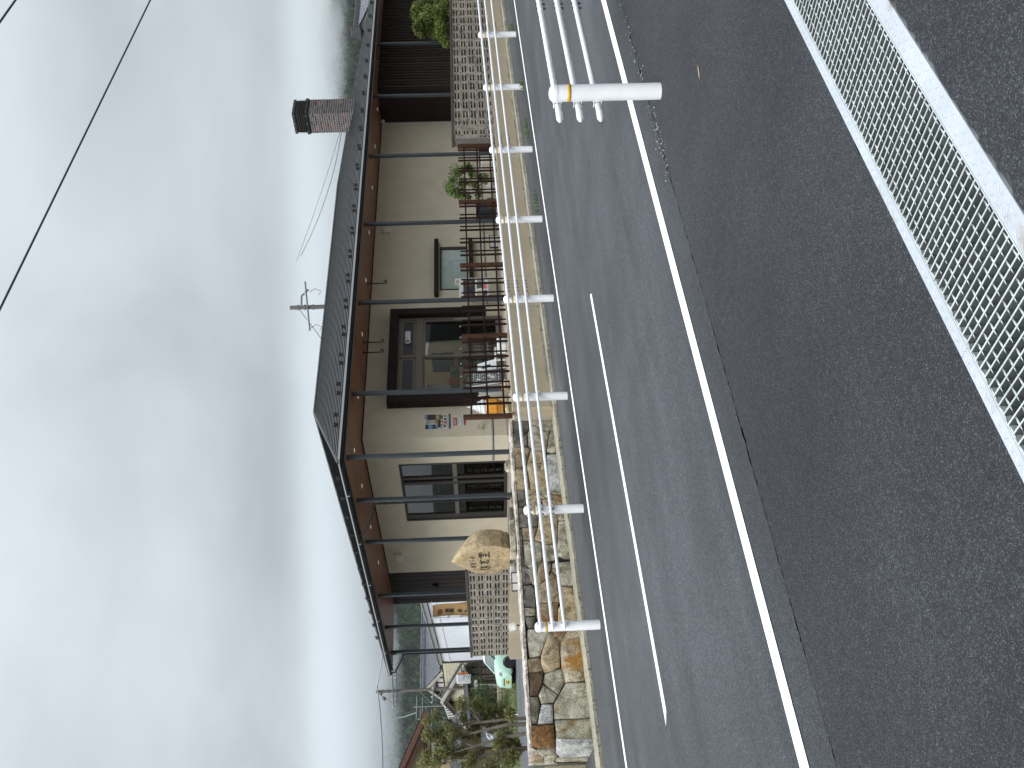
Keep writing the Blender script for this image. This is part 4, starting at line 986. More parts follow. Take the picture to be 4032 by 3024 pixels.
for x0, x1, z0, z1 in ((18.55, 18.95, 1.73, 2.36), (18.1, 18.5, 1.73, 2.12), (18.30, 18.52, 2.18, 2.36)): mb.box(x0, x1, WY + .0265, WY + .0295, z0, z1)
part('paper', mb, mat('pale paper', (.42, .50, .48), .5, .12, 3), win)
# tall side window
sw = bpy.data.objects.new('window', None); link(sw, shop); sw.location = Vector((WX, 19.85, 2.2)) - ORG[shop]; ORG[sw] = Vector((WX, 19.85, 2.2))
X0 = WX - .01
def fr(y0, y1, z0, z1, d=0.06, off=0): 
    return (X0 + off, X0 + off + d, y0, y1, z0, z1)
mb = MB()
for a in ((18.542, 18.60, .892, 3.488, .13), (21.09, 21.148, .892, 3.488, .13), (18.60, 21.09, 3.43, 3.488, .13), (18.60, 21.09, .892, .97, .13)): mb.box(X0, X0 + a[4], *a[:4])
part('frame', mb, M_FRAME, sw, bevel=.003)
mb = MB()
for y0, y1 in ((19.155, 19.255), (19.37, 19.48), (20.88, 21.088)): mb.box(X0 + .02, X0 + .10, y0, y1, .971, 3.429)
part('mullion', mb, M_FRAME, sw)
mb = MB()
for y0, y1 in ((18.601, 19.154), (19.256, 19.369), (19.481, 20.879)): mb.box(X0 + .015, X0 + .095, y0, y1, 2.115, 2.215)
part('transom_bar', mb, M_FRAME2, sw)
mb = MB()
for y0, y1 in ((18.601, 19.154), (19.256, 19.369), (19.481, 20.879)):
    for z0, z1 in ((.972, 2.114), (2.216, 3.428)): mb.box(X0 + .05, X0 + .056, y0, y1, z0, z1)
part('pane', mb, M_GLASSD, sw)
# wall lamps, vent, box
mb = MB(); mb.box(19.645, 19.83, WY - .09, WY - .001, 3.825, 4.005); part('wall_lamp', mb, mat('opal lamp', (.60, .58, .52), .4, .04, 4), shop, bevel=.012)
mb = MB(); mb.box(WX - .09, WX - .001, 22.80, 23.13, 3.76, 3.95); part('wall_lamp', mb, MATS['opal lamp'], shop, bevel=.012)
mb = MB(); mb.box(WX - .10, WX - .012, 24.68, 24.92, 2.89, 3.03); part('vent_hood', mb, M_DARKW, shop, bevel=.01)
mb = MB(); mb.box(12.84, 12.95, WY - .06, WY - .001, 1.46, 1.575); mb.add([(12.84, WY - .09, 1.46), (12.95, WY - .09, 1.46), (12.95, WY - .06, 1.53), (12.84, WY - .06, 1.53), ], [(0,1,2,3)]); part('socket_box', mb, mat('beige plastic', (.40, .38, .32), .5, .05, 4), shop)
mb = MB(); mb.ball((24.75, 17.43, 4.17), .05, sq=(1, 1.3, .8)); mb.box(24.73, 24.77, 17.42, 17.49, 4.18, 4.24); part('camera_dome', mb, MATS['opal lamp'], shop)
mb = MB(); mb.ball((11.15, 25.9, 4.17), .06, sq=(1, 1.2, .7)); mb.box(11.10, 11.2, 25.85, 25.95, 4.18, 4.243); part('eave_lamp', mb, M_BLACKM, shop)

# ------------------------------------------------------------------ shop interior
M_INT = mat('interior plaster', (.46, .40, .27), .9, .06, 3); M_INTD = mat('interior brown board', (.085, .055, .035), .6, .3, 3, stretch=(10, 10, 1)); M_FLOOR = mat('interior floor', (.16, .13, .10), .5, .2, 4)
mb = MB(); mb.box(WX + .19, 24.7, WY + .19, 25.8, ZT - .02, ZT + .002); part('floor', mb, M_FLOOR, shop)
mb = MB(); mb.box(WX + .19, 24.7, WY + .19, 25.8, 3.95, 4.0); part('ceiling', mb, M_INTD, shop)
mb = MB(); mb.box(13.2, 24.6, 22.0, 22.12, ZT + .003, 3.949); part('inner_wall', mb, M_INTD, shop)
mb = MB(); mb.box(16.55, 16.67, WY + .4, 21.99, ZT + .003, 3.949); part('inner_wall', mb, M_INT, shop)
mb = MB(); mb.box(16.535, 16.549, 19.0, 19.8, 2.15, 2.75); solo('picture_frame', mb, mat('dark picture', (.035, .045, .055), .3, .2, 4), 'dark framed panel on the cream wall inside the shop entrance', 'picture', bevel=.004)
for k, (x0, x1, y0, y1) in enumerate(((13.8, 15.6, 18.6, 18.75), (13.8, 15.6, 20.2, 20.35), (17.2, 19.4, 18.8, 18.95), (13.2, 13.9, 19.4, 19.55))):
    mb = MB(); mb.box(x0, x1, y0, y1, 3.90, 3.945); part('ceiling_light', mb, emit_mat('warm shop light', (1.0, .80, .52), 5.0) if 'warm shop light' not in MATS else MATS['warm shop light'], shop)
M_WOODL = mat('light counter wood', (.40, .23, .09), .5, .2, 5, stretch=(2, 12, 12)); M_WOODD = mat('old brown shelf wood', (.11, .06, .03), .6, .3, 5, stretch=(8, 8, 2))
def shelf(x0, x1, y0, y1, nsh, lab, cols):
    t = thing('display_shelf', lab, 'shelf', ((x0+x1)/2, (y0+y1)/2, ZT + .003))
    mb = MB(); z0 = ZT + .004; H = 1.15
    for i in range(nsh + 1): mb.box(x0 + .03, x1 - .03, y0, y1, z0 + H * i / nsh, z0 + H * i / nsh + .03)
    part('shelf_board', mb, M_WOODD, t)
    mb = MB(); mb.box(x0, x0 + .029, y0, y1, z0, z0 + H + .03); mb.box(x1 - .029, x1, y0, y1, z0, z0 + H + .03); part('side_panel', mb, M_WOODD, t)
    for i in range(nsh + 1):
        z = z0 + H * i / nsh + .031; x = x0 + .08
        while x < x1 - .25:
            w = random.uniform(.10, .22); h = random.uniform(.09, .22); c = random.choice(cols)
            mb = MB(); mb.box(x, x + w, y0 + .03, y0 + .22, z, z + h); b = part('goods', mb, mat(c[0], c[1], .6, .2, 14), t); x += w + random.uniform(.02, .07)
CL = [('cream box', (.52, .46, .34)), ('brown box', (.22, .12, .06)), ('green pack', (.14, .20, .10)), ('red pack', (.35, .07, .05)), ('ochre pack', (.42, .27, .08)), ('white box', (.62, .60, .56))]
shelf(15.25, 16.4, 19.0, 19.4, 3, 'brown shelf of sweets on the right inside the glass door', CL)
shelf(13.9, 15.1, 20.3, 20.7, 3, 'brown shelf of boxed sweets deeper inside the shop', CL)
shelf(16.9, 19.2, 20.2, 20.6, 3, 'long brown display shelf behind the small window', CL)
mb = MB(); mb.box(14.0, 15.9, 21.2, 21.9, ZT + .003, 1.85); solo('shop_counter', mb, M_WOODD, 'dark wooden counter at the back of the shop', 'counter', bevel=.01)
# white cloth half curtain inside the door
cu = MB(); nx_, nz_ = 26, 6; V = []
for j in range(nz_ + 1):
    for i in range(nx_ + 1):
        u = i / nx_; z = 2.82 - .55 * j / nz_ - (.05 * math.sin(u * 9.42) if j == nz_ else 0); V.append((13.95 + .95 * u, 18.3 + .02 * math.sin(u * 40) * (j / nz_ + .3), z))
cu.add(V, [(j*(nx_+1)+i, j*(nx_+1)+i+1, (j+1)*(nx_+1)+i+1, (j+1)*(nx_+1)+i) for j in range(nz_) for i in range(nx_)])
solo('shop_curtain', cu, mat('grey white cloth', (.42, .42, .44), .9, .08, 6), 'grey white half curtain hanging inside the left door leaf', 'curtain', smooth=True)
mb = MB(); mb.box(14.35, 15.05, 20.9, 20.96, 2.1, 2.8); solo('notice_board', mb, mat('reddish board', (.10, .025, .02), .6, .3, 4), 'dark red board with pale papers inside the shop', 'notice board')
for k, (x0, z0) in enumerate(((14.42, 2.5), (14.42, 2.2))):
    mb = MB(); mb.box(x0, x0 + .3, 20.885, 20.895, z0, z0 + .24); solo('notice_sheet', mb, mat('notice paper', (.40, .40, .44), .8, .08, 12), ('upper' if k == 0 else 'lower') + ' pale sheet pinned on the dark red board inside the shop', 'notice')
# things behind the tall side window
t = thing('service_counter', 'pale wood counter top seen through the tall side window', 'counter', (13.5, 19.8, ZT))
mb = MB(); mb.box(13.25, 13.85, 18.0, 20.85, 1.40, 1.47); part('worktop', mb, M_WOODL, t); mb = MB(); mb.box(13.30, 13.80, 18.05, 20.8, ZT + .003, 1.399); part('cabinet', mb, M_WOODD, t)
mb = MB(); mb.box(13.3, 13.7, 19.3, 19.75, 1.471, 1.75); solo('paper_stack', mb, CL and mat('stack of cream boxes', (.50, .46, .36), .8, .15, 20), 'cream stack of boxes on the counter behind the side window', 'boxes')
mb = MB(); mb.box(13.05, 13.10, 20.0, 20.85, 1.25, 2.25); solo('white_screen', mb, mat('white screen', (.52, .55, .62), .5, .08, 2), 'white board leaning behind the left half of the side window', 'screen')
mb = MB(); mb.box(13.6, 13.66, 20.15, 20.8, ZT + .003, 1.42); solo('wood_panel', mb, M_WOODL, 'pale plywood panel low behind the side window', 'panel')
mb = MB(); mb.box(14.6, 15.0, 18.9, 20.0, ZT + .003, 2.6); solo('tall_cabinet', mb, mat('dark green cabinet', (.03, .035, .02), .5, .2, 3), 'dark green cabinet in the shade behind the side window', 'cabinet', bevel=.01)

# ------------------------------------------------------------------ posters on the wall
def poster(name, lab, y, x0, x1, z0, z1, cells, base, border=None):
    """flat print: coloured fields given as fractions of the sheet"""
    mb = MB(); mb.box(x0, x1, y - .004, y - .001, z0, z1, 0); mats = [base]; W, H = x1 - x0, z1 - z0
    for k, (u0, v0, u1, v1, m) in enumerate(cells):
        if m not in mats: mats.append(m)
        yy = y - .0045 - .0001 * (k + 1)
        mb.quad((x0 + u0*W, yy, z1 - v1*H), (x0 + u1*W, yy, z1 - v1*H), (x0 + u1*W, yy, z1 - v0*H), (x0 + u0*W, yy, z1 - v0*H), mats.index(m))
    return solo(name, mb, mats, lab, 'poster')
pm = lambda n, c, v=.35, s=30: mat('print ' + n, c, .55, v, s)
PW_, PN, PB, PK, PG, PO, PR_, PP = pm('white', (.60, .60, .58), .05), pm('navy', (.025, .03, .07), .2), pm('sky blue', (.16, .27, .48), .5), pm('dark', (.04, .035, .04), .8), pm('green', (.06, .10, .05), .6), pm('ochre', (.33, .22, .06), .4), pm('red', (.36, .035, .03), .15), pm('pink', (.52, .16, .18), .4)
PT, PC = pm('grey lettering', (.22, .22, .24), .6, 120), pm('tan', (.40, .30, .18), .4)
cells = [(0, .0, .14, .98, PW_), (.02, .02, .32, .14, PK), (.02, .14, .32, .30, PB), (.02, .30, .32, .42, PK), (.02, .42, .32, .50, PB), (.68, .0, .98, .18, PB), (.62, .10, .98, .42, PK), (.34, .05, .66, .09, PC), (.33, .11, .67, .14, PN),
         (.36, .17, .64, .20, PT), (.36, .23, .64, .26, PT), (.36, .30, .60, .33, PT), (.36, .37, .64, .56, PO), (.10, .50, .97, .62, PK), (.62, .42, .97, .56, PC), (.06, .60, .94, .70, PO), (.12, .615, .2, .69, PW_), (.34, .615, .42, .69, PW_), (.55, .615, .62, .69, PW_), (.78, .615, .86, .69, PG),
         (.80, .74, .94, .81, PO), (.58, .74, .72, .82, PK), (.34, .72, .52, .86, PP), (.12, .73, .28, .80, PK), (.10, .84, .92, .86, PT), (0, .91, 1, .99, PN), (.06, .935, .94, .955, PT)]
poster('poster', 'tall colourful tourist poster on the cream wall left of the entrance', WY, 12.90, 13.335, 2.19, 2.80, cells, PW_)
poster('poster', 'small red and white notice on the cream wall under the tall poster', WY, 12.99, 13.21, 1.845, 2.135, [(0, 0, 1, .30, PR_), (.1, .08, .9, .13, PW_), (.1, .17, .75, .21, PW_), (.12, .36, .88, .40, PT), (.12, .68, .88, .71, PP), (.12, .75, .6, .77, PT), (0, .84, 1, 1, PR_)], PW_)

# ------------------------------------------------------------------ things on the terrace
# poster stand with metal legs
t = thing('poster_stand', 'white framed poster stand with food pictures behind the brown lattice', 'poster stand', (16.9, 16.95, ZT))
def inc(z): return 16.78 + .16 * (z - ZT)
def sq_(x0, x1, z0, z1, dy, m, mb): mb.quad((x0, inc(z0) - dy, z0), (x1, inc(z0) - dy, z0), (x1, inc(z1) - dy, z1), (x0, inc(z1) - dy, z1), m)
mb = MB(); mb.slab([(16.50, inc(1.19), 1.19), (17.13, inc(1.19), 1.19), (17.23, inc(1.93), 1.93), (16.50, inc(1.93), 1.93)], (0, .015, 0), 0)
mts = [PW_, PK, PC, PP, PG, PT]
for a in ((16.52, 17.16, 1.52, 1.82, 1), (16.60, 17.05, 1.56, 1.70, 2), (16.66, 16.8, 1.64, 1.78, 2), (16.92, 17.1, 1.6, 1.76, 2), (16.53, 16.72, 1.36, 1.48, 2), (16.80, 17.0, 1.34, 1.48, 4), (16.53, 16.70, 1.22, 1.33, 1), (16.76, 16.95, 1.22, 1.31, 3), (17.0, 17.12, 1.28, 1.46, 5), (17.16, 17.2, 1.5, 1.84, 5)): sq_(*a[:4], .003, a[4], mb)
part('board', mb, mts, t)
mb = MB(); mb.slab([(17.03, inc(1.93)+.0, 1.90), (17.26, inc(1.93), 1.90), (17.28, inc(2.03), 2.03), (17.05, inc(2.03), 2.03)], (0, .01, 0)); part('topper', mb, [PW_], t); mb = MB(); mb.slab([(16.46, inc(1.93), 1.86), (16.58, inc(1.93), 1.86), (16.57, inc(1.97), 1.99), (16.44, inc(1.97), 1.99)], (0, .01, 0)); part('topper', mb, [PW_], t)
mb = MB(); mb.quad((17.08, inc(1.93)-.004, 1.93), (17.2, inc(1.93)-.004, 1.93), (17.2, inc(2.0)-.004, 2.0), (17.08, inc(2.0)-.004, 2.0)); part('topper_print', mb, PC, t)
mb = MB(); mb.box(16.445, 16.565, inc(1.97) - .012, inc(1.97) - .008, 1.965, 1.995); part('topper_band', mb, PR_, t)
mb = MB(); mb.tube([(17.27, inc(1.93) + .02, 1.93), (17.05, inc(ZT) - .02, ZT + .01)], .014, n=6); mb.tube([(16.49, inc(1.93) + .02, 1.93), (16.40, inc(ZT) - .02, ZT + .01)], .014, n=6); part('front_leg', mb, PW_, t)
mb = MB(); mb.tube([(17.24, inc(1.9) + .03, 1.88), (17.40, 17.30, ZT + .01)], .012, n=6); mb.tube([(16.52, inc(1.9) + .03, 1.88), (16.55, 17.30, ZT + .01)], .012, n=6); mb.tube([(17.40, 17.3, ZT + .02), (16.55, 17.3, ZT + .02)], .010, n=6); part('back_leg', mb, M_STEEL, t)
# dark bin with a light lid
t = thing('waste_bin', 'dark blue grey bin with a small white sign behind the lattice', 'bin', (19.95, 16.95, ZT))
mb = MB(); mb.box(19.72, 20.08, 16.8, 17.15, ZT + .002, 1.38); part('body', mb, mat('dark blue plastic', (.022, .028, .042), .5, .1, 4), t, bevel=.02)
mb = MB(); mb.box(19.70, 20.10, 16.78, 17.17, 1.381, 1.42); part('lid', mb, M_BLACKM, t, bevel=.01); mb = MB(); mb.box(19.98, 20.08, 16.791, 16.799, 1.20, 1.33); part('label', mb, PW_, t)
mb = MB(); mb.box(20.12, 20.17, 16.9, 17.0, ZT + .002, 1.46); solo('umbrella_case', mb, PW_, 'white narrow stand leaning beside the dark bin', 'stand', bevel=.01)
mb = MB(); mb.box(21.25, 21.62, 16.4, 16.8, ZT + .002, 1.24); solo('white_box', mb, mat('ivory box', (.52, .49, .42), .6, .06, 4), 'ivory storage box behind the lattice right of the little tree', 'box', bevel=.03)
mb = MB(); mb.box(22.15, 22.9, 16.7, 17.2, ZT + .002, 1.24); mb.box(22.1, 22.95, 16.65, 17.25, 1.241, 1.27); solo('storage_locker', mb, M_BLACKM, 'black storage box on the terrace right beside the grey end board', 'storage box')
for k, (x0, x1, z0, z1, lab) in enumerate(((20.38, 20.62, .95, 1.12, 'white sign sheet with a printed square behind the little tree'), (20.12, 20.32, .95, 1.11, 'white sign sheet beside the brown pot behind the lattice'))):
    mb = MB(); mb.box(x0, x1, 16.55, 16.57, z0, z1); mb.box(x0 + .02, x0 + .04, 16.57, 16.60, ZT, z0 + .05)
    solo('sign_sheet', mb, PW_, lab, 'sign')
mb = MB(); mb.lathe([(.10, 0), (.14, .05), (.16, .22), (.165, .24), (.13, .24), (.12, .18)], (19.5, 16.4, ZT + .002), 14); solo('plant_pot', mb, mat('brown glazed pot', (.12, .055, .03), .35, .2, 8), 'brown pot on the terrace beside the dark bin', 'pot', smooth=True)
# flat floodlights
def flood(x, y, along, lab):
    t = thing('floodlight', lab, 'floodlight', (x, y, .93)); mb = MB()
    if along == 'X':
        mb.box(x - .24, x + .24, y - .02, y + .02, .80, 1.10); part('housing', mb, M_FRAME, t); m2 = MB(); m2.box(x - .21, x - .02, y - .026, y - .0205, .825, 1.075); m2.box(x + .02, x + .21, y - .026, y - .0205, .825, 1.075)
        m3 = MB(); m3.tube([(x + .02, y + .03, 1.09), (x + .04, y + .05, 1.2), (x + .01, y + .05, 1.26)], .008, n=6)
    else:
        mb.box(x - .02, x + .02, y - .22, y + .22, .80, 1.06); part('housing', mb, M_FRAME, t); m2 = MB(); m2.box(x - .026, x - .0205, y - .20, y - .03, .82, 1.04); m2.box(x - .026, x - .0205, y + .0, y + .20, .82, 1.04)
        m3 = MB(); m3.tube([(x + .02, y - .04, 1.05), (x + .03, y - .05, 1.16), (x + .03, y - .02, 1.2)], .008, n=6)
    part('lens', m2, mat('grey floodlight lens', (.48, .49, .49), .3, .05, 3), t); part('cable', m3, M_BLACKM, t)
flood(18.66, 17.0, 'X', 'grey framed floodlight standing low behind the lattice under the small window')
t = thing('floodlight', 'grey framed floodlight set on the coping before the left block wall', 'floodlight', (7.65, 15.18, .9))
mb = MB(); mb.slab([(7.56, 15.16, .88), (7.86, 15.0, .88), (7.86, 15.0, 1.065), (7.56, 15.16, 1.065)], (.015, .03, 0)); part('housing', mb, M_FRAME, t)
mb = MB()
for a, b in ((.07, .40), (.47, .93)): 
    P = lambda u, z: (7.56 + .3*u - .003, 15.16 - .16*u - .006, z)
    mb.quad(P(a, .90), P(b, .90), P(b, 1.05), P(a, 1.05))
part('lens', mb, MATS['grey floodlight lens'], t); mb = MB(); mb.tube([(7.7, 15.13, 1.06), (7.7, 15.14, 1.13), (7.75, 15.14, 1.15)], .006, n=6); part('cable', mb, M_BLACKM, t)
# round spot lamp on the coping
t = thing('spot_lamp', 'round white spot lamp on a bent arm standing on the stone wall coping', 'spot lamp', (6.72, 14.75, .95))
A = Vector((-.15, .25, .95)).normalized(); c = Vector((6.72, 14.76, 1.10)); mb = MB(); mb.cyl(c - A*.05, c + A*.055, .068, .074, n=18); mb.cyl(c - A*.075, c - A*.05, .045, .066, n=18); mb.cyl(c + A*.055, c + A*.06, .078, .078, n=18)
part('lamp_head', mb, mat('lamp casing', (.58, .58, .55), .4, .06, 6), t, smooth=True)
mb = MB(); mb.tube([c - A*.075, c - A*.10, (6.73, 14.75, .99), (6.72, 14.75, .955)], .012, n=8); mb.box(6.69, 6.75, 14.72, 14.78, .95, .965); part('arm', mb, M_FRAME, t)
# soft ice cream display
t = thing('ice_cream_display', 'giant soft ice cream cone figure with white swirl behind the lattice end', 'ice cream display', (12.58, 16.3, ZT))
cx0, cy0 = 12.585, 16.3; mb = MB(); pr = []
mb.lathe([(.10, .955), (.105, 1.0), (.175, 1.14), (.20, 1.145), (.205, 1.175), (.185, 1.18), (.185, 1.34), (.20, 1.345), (.20, 1.365), (.17, 1.366)], (cx0, cy0, 0), 24); o = part('cone', mb, mat('orange wafer plastic', (.62, .27, .03), .35, .08, 6), t); autosmooth(o, 30)
mb = MB()
for k in range(10):
    a = k * math.pi / 5; mb.tube([(cx0 + .187 * math.cos(a), cy0 + .187 * math.sin(a), 1.18), (cx0 + .187 * math.cos(a), cy0 + .187 * math.sin(a), 1.34)], .005, n=5); mb.tube([(cx0 + .107 * math.cos(a), cy0 + .107 * math.sin(a), 1.0), (cx0 + .177 * math.cos(a), cy0 + .177 * math.sin(a), 1.14)], .005, n=5)
part('cone_ribs', mb, MATS['orange wafer plastic'], t)
mb = MB(); pts, rs = [], []
for i in range(91):
    f = i / 90; a = f * 4.2 * 2 * math.pi; R_ = .135 * (1 - f) ** .8; pts.append((cx0 + R_ * math.cos(a), cy0 + R_ * math.sin(a), 1.375 + .34 * f)); rs.append(.062 * (1 - f * .62))
pts += [(cx0 + .006, cy0, 1.76), (cx0 + .0, cy0, 1.81)]; rs += [.014, .003]
mb.tube(pts, rs, n=10); mb.lathe([(.15, 1.36), (.13, 1.5), (.07, 1.62), (.02, 1.7)], (cx0, cy0, 0), 16); part('swirl', mb, mat('white gloss plastic', (.74, .75, .78), .3, .02, 4), t, smooth=True)
mb = MB(); mb.lathe([(.16, ZT + .002), (.17, ZT + .03), (.09, ZT + .07)], (cx0, cy0, 0), 18); part('stand', mb, mat('figure stand', (.30, .22, .13), .7, .3, 12), t, smooth=True)
for k, (x, y, r, lab) in enumerate(((12.25, 15.2, .13, 'pale lump of rock beside the ice cream figure'), (12.9, 16.9, .12, 'pale patterned stone at the foot of the entrance jamb'), (11.6, 15.1, .11, 'small pale rock at the corner of the lattice'))):
    mb = MB(); mb.ball((x, y, ZT + r * .6), r, 10, 7, 0, (1.2, 1, .75)); mb.v = [(a + random.gauss(0, .012), b + random.gauss(0, .012), max(c, ZT + .001)) for a, b, c in mb.v]; solo('rock', mb, SM['t'], lab, 'rock')
# chalk menu boards
M_CHB, M_CHW, M_CHP = mat('chalk board green', (.055, .075, .070), .7, .2, 5), mat('chalk white', (.62, .64, .63), .8, .3, 60), mat('chalk pink', (.45, .15, .22), .8, .3, 60)
def chalk(xc, y, w, z0, z1, lab, lean=.18, white=False):
    t = thing('menu_board', lab, 'menu board', (xc, y, ZT))
    Y = lambda z: y + lean * (z - z0)
    def q(x0, x1, a, b, d, mb): mb.quad((x0, Y(a) - d, a), (x1, Y(a) - d, a), (x1, Y(b) - d, b), (x0, Y(b) - d, b))
    mb = MB(); mb.slab([(xc - w/2 + .012, Y(z0), z0), (xc + w/2 - .012, Y(z0), z0), (xc + w/2 - .012, Y(z1), z1), (xc - w/2 + .012, Y(z1), z1)], (0, .012, 0)); part('panel', mb, PW_ if white else M_CHB, t)
    mb = MB()
    for x in (xc - w/2, xc + w/2): mb.slab([(x - .012, Y(ZT), ZT + .005), (x + .012, Y(ZT), ZT + .005), (x + .012, Y(z1 + .04), z1 + .04), (x - .012, Y(z1 + .04), z1 + .04)], (0, .02, 0))
    mb.slab([(xc - w/2 + .013, Y(z1), z1 + .003), (xc + w/2 - .013, Y(z1), z1 + .003), (xc + w/2 - .013, Y(z1 + .02), z1 + .025), (xc - w/2 + .013, Y(z1 + .02), z1 + .025)], (0, .02, 0)); part('frame', mb, mat('white washed wood', (.55, .55, .52), .6, .1, 8), t)
    mb = MB(); z = z1 - .05
    while z > z0 + .04:
        x = xc - w/2 + .05
        while x < xc + w/2 - .06:
            L = random.uniform(.015, .05); q(x, min(x + L, xc + w/2 - .045), z - random.uniform(.008, .022), z, .0012, mb); mb.mi[-1] = 0 if random.random() < .75 else 1; x += L + random.uniform(.008, .03)
        z -= random.uniform(.035, .055)
    part('chalk_marks', mb, [PT, M_CHP] if white else [M_CHW, M_CHP], t, kind='stuff')
    if not white:
        mb = MB()
        for x, z in ((xc - .05, z1 - .17), (xc + .02, z1 - .42), (xc - .03, z0 + .2)):
            mb.lathe([(.03, -.035), (.034, -.02), (.014, -.005), (.022, .02), (.012, .045), (.002, .06)], (x, Y(z) - .004, z), 10, 0, Matrix(((1,0,0),(0,.08,0),(0,0,1))))
        part('chalk_drawing', mb, M_CHW, t)
chalk(13.52, 16.35, .42, 1.0, 1.68, 'green chalk menu board on a white easel before the left door leaf')
chalk(13.42, 16.72, .26, .95, 1.5, 'narrow white price board left of the green chalk menu board', .12, True)
# white plastic chair and table
t = thing('garden_chair', 'white plastic garden chair between lattice slats before the glass door', 'chair', (13.92, 16.3, ZT))
mb = MB(); mb.box(13.70, 14.12, 16.05, 16.5, 1.09, 1.13); part('seat', mb, mat('white plastic', (.66, .68, .68), .45, .04, 5), t, bevel=.02)
mb = MB(); V = []
for j in range(5):
    for i in range(7): u = i / 6; V.append((13.70 + .42 * u, 16.5 + .07 * (1 - (2*u-1)**2) + .04 * j, 1.13 + .1 * j))
mb.add(V, [(j*7+i, j*7+i+1, (j+1)*7+i+1, (j+1)*7+i) for j in range(4) for i in range(6) if not (0 < j < 3 and i in (1, 4))]); o = part('backrest', mb, MATS['white plastic'], t); sd_ = o.modifiers.new('solid', 'SOLIDIFY'); sd_.thickness = .02
for x, y in ((13.73, 16.08), (14.09, 16.08), (13.73, 16.48), (14.09, 16.48)):
    mb = MB(); mb.cyl((x, y, ZT + .002), (x, y, 1.09), .016, .02, n=8); part('leg', mb, MATS['white plastic'], t)
t = thing('white_crate', 'white low crate standing on the terrace below the garden chair', 'crate', (13.9, 15.6, ZT))
mb = MB(); mb.box(13.66, 13.92, 15.5, 15.8, ZT + .002, 1.08); part('body', mb, MATS['white plastic'], t, bevel=.02); mb = MB(); mb.box(13.69, 13.89, 15.492, 15.499, ZT + .03, 1.05); part('front_panel', mb, mat('pale grey plastic', (.50, .52, .52), .5, .04, 5), t)
# glass cabinet with products seen before the door
t = thing('glass_showcase', 'small glazed showcase with pale frame just inside the glass door', 'showcase', (14.6, 18.0, ZT))
mb = MB()
for x in (14.3, 14.9):
    for y in (17.8, 18.2): mb.box(x - .015, x + .015, y - .015, y + .015, ZT + .003, 1.7)
for z in (1.0, 1.35, 1.7): mb.box(14.3, 14.9, 17.79, 17.81, z - .015, z + .015); mb.box(14.3, 14.9, 18.19, 18.21, z - .015, z + .015)
part('frame', mb, mat('mint frame', (.45, .55, .50), .4, .05, 5), t)
for z in (1.02, 1.37):
    for i in range(4):
        mb = MB(); mb.box(14.34 + i * .14, 14.44 + i * .14, 17.9, 18.05, z, z + random.uniform(.1, .2)); part('goods', mb, mat(*random.choice(CL), .6, .2, 14), t)

# ------------------------------------------------------------------ chestnut monument with brush writing
def brush(mb, strokes, P, wbase, th):
    """ink strokes: each a polyline in a unit square, thick at the start and tapering; P maps (u,v) to the stone face"""
    for st_ in strokes:
        pts = [Vector(p) for p in st_]; Q = []
        for a, b in zip(pts, pts[1:]):
            k = max(2, int((b - a).length / .12))
            Q += [a.lerp(b, i / k) for i in range(k)]
        Q.append(pts[-1]); n = len(Q); V = []
        for i, q in enumerate(Q):
            d = (Q[min(i+1, n-1)] - Q[max(i-1, 0)]).normalized(); s_ = Vector((-d.y, d.x)); f = i / (n - 1)
            w = wbase * (1.05 - .55 * f + .35 * math.sin(f * 3.1)) * random.uniform(.85, 1.12) * (.5 if i in (0, n-1) else 1)
            V += [P(q.x + s_.x * w, q.y + s_.y * w, th), P(q.x - s_.x * w, q.y - s_.y * w, th)]
        mb.add(V, [(2*i, 2*i+1, 2*i+3, 2*i+2) for i in range(n-1)])
SHIN = [[(.32,.98),(.22,.72),(.05,.5)], [(.22,.68),(.22,0)], [(.6,1),(.70,.88)], [(.4,.8),(.97,.82)], [(.48,.63),(.87,.65)], [(.48,.47),(.87,.49)], [(.48,.32),(.5,.02)], [(.48,.32),(.88,.34),(.83,.03)], [(.5,.05),(.84,.05)]]
GEN = [[(.5,1.02),(.55,.88)], [(.02,.76),(.98,.82)], [(.52,.76),(.25,.52),(.62,.5)], [(.66,.62),(.18,.16),(.82,.12)], [(.68,.32),(.9,.02)]]
DO = [[(.5,1.02),(.5,.8)], [(.24,.95),(.33,.82)], [(.78,.98),(.66,.82)], [(.06,.58),(.1,.78),(.94,.8),(.86,.62)], [(.32,.65),(.34,.48)], [(.32,.65),(.7,.66),(.67,.48)], [(.34,.49),(.68,.5)], [(.2,.31),(.82,.33)], [(.5,.48),(.48,.05)], [(.02,.03),(.98,.06)]]
ON = [[(.25,1),(.05,.8)], [(.25,.75),(.03,.5)], [(.15,.6),(.15,0)], [(.42,.95),(.33,.78)], [(.35,.8),(.62,.8)], [(.3,.6),(.65,.6)], [(.48,.8),(.48,.1)], [(.48,.4),(.62,.4)], [(.36,.45),(.36,.1)], [(.3,.08),(.66,.14)], [(.72,.8),(.95,.8),(.93,.4),(.85,.38)], [(.73,.82),(.73,0)]]
KA = [[(.05,.85),(.95,.87)], [(.32,.98),(.32,.76)], [(.68,.98),(.68,.76)], [(.28,.7),(.28,.42)], [(.28,.7),(.74,.7),(.72,.42)], [(.28,.56),(.72,.56)], [(.28,.43),(.72,.43)], [(.05,.3),(.95,.32)], [(.5,.7),(.5,0)], [(.48,.3),(.1,.03)], [(.52,.3),(.92,.02)]]
SHI = [[(.2,.9),(.75,.92),(.5,.65)], [(.5,.65),(.55,.1),(.38,.06)], [(.05,.48),(.95,.5)]]
DOK = [[(.3,.98),(.05,.45)], [(.2,.78),(.48,.8),(.3,.35),(.03,.08)], [(.2,.5),(.5,.2),(.98,.03)], [(.62,.85),(.6,.4),(.5,.25)], [(.62,.85),(.82,.85),(.82,.4),(.95,.36)]]
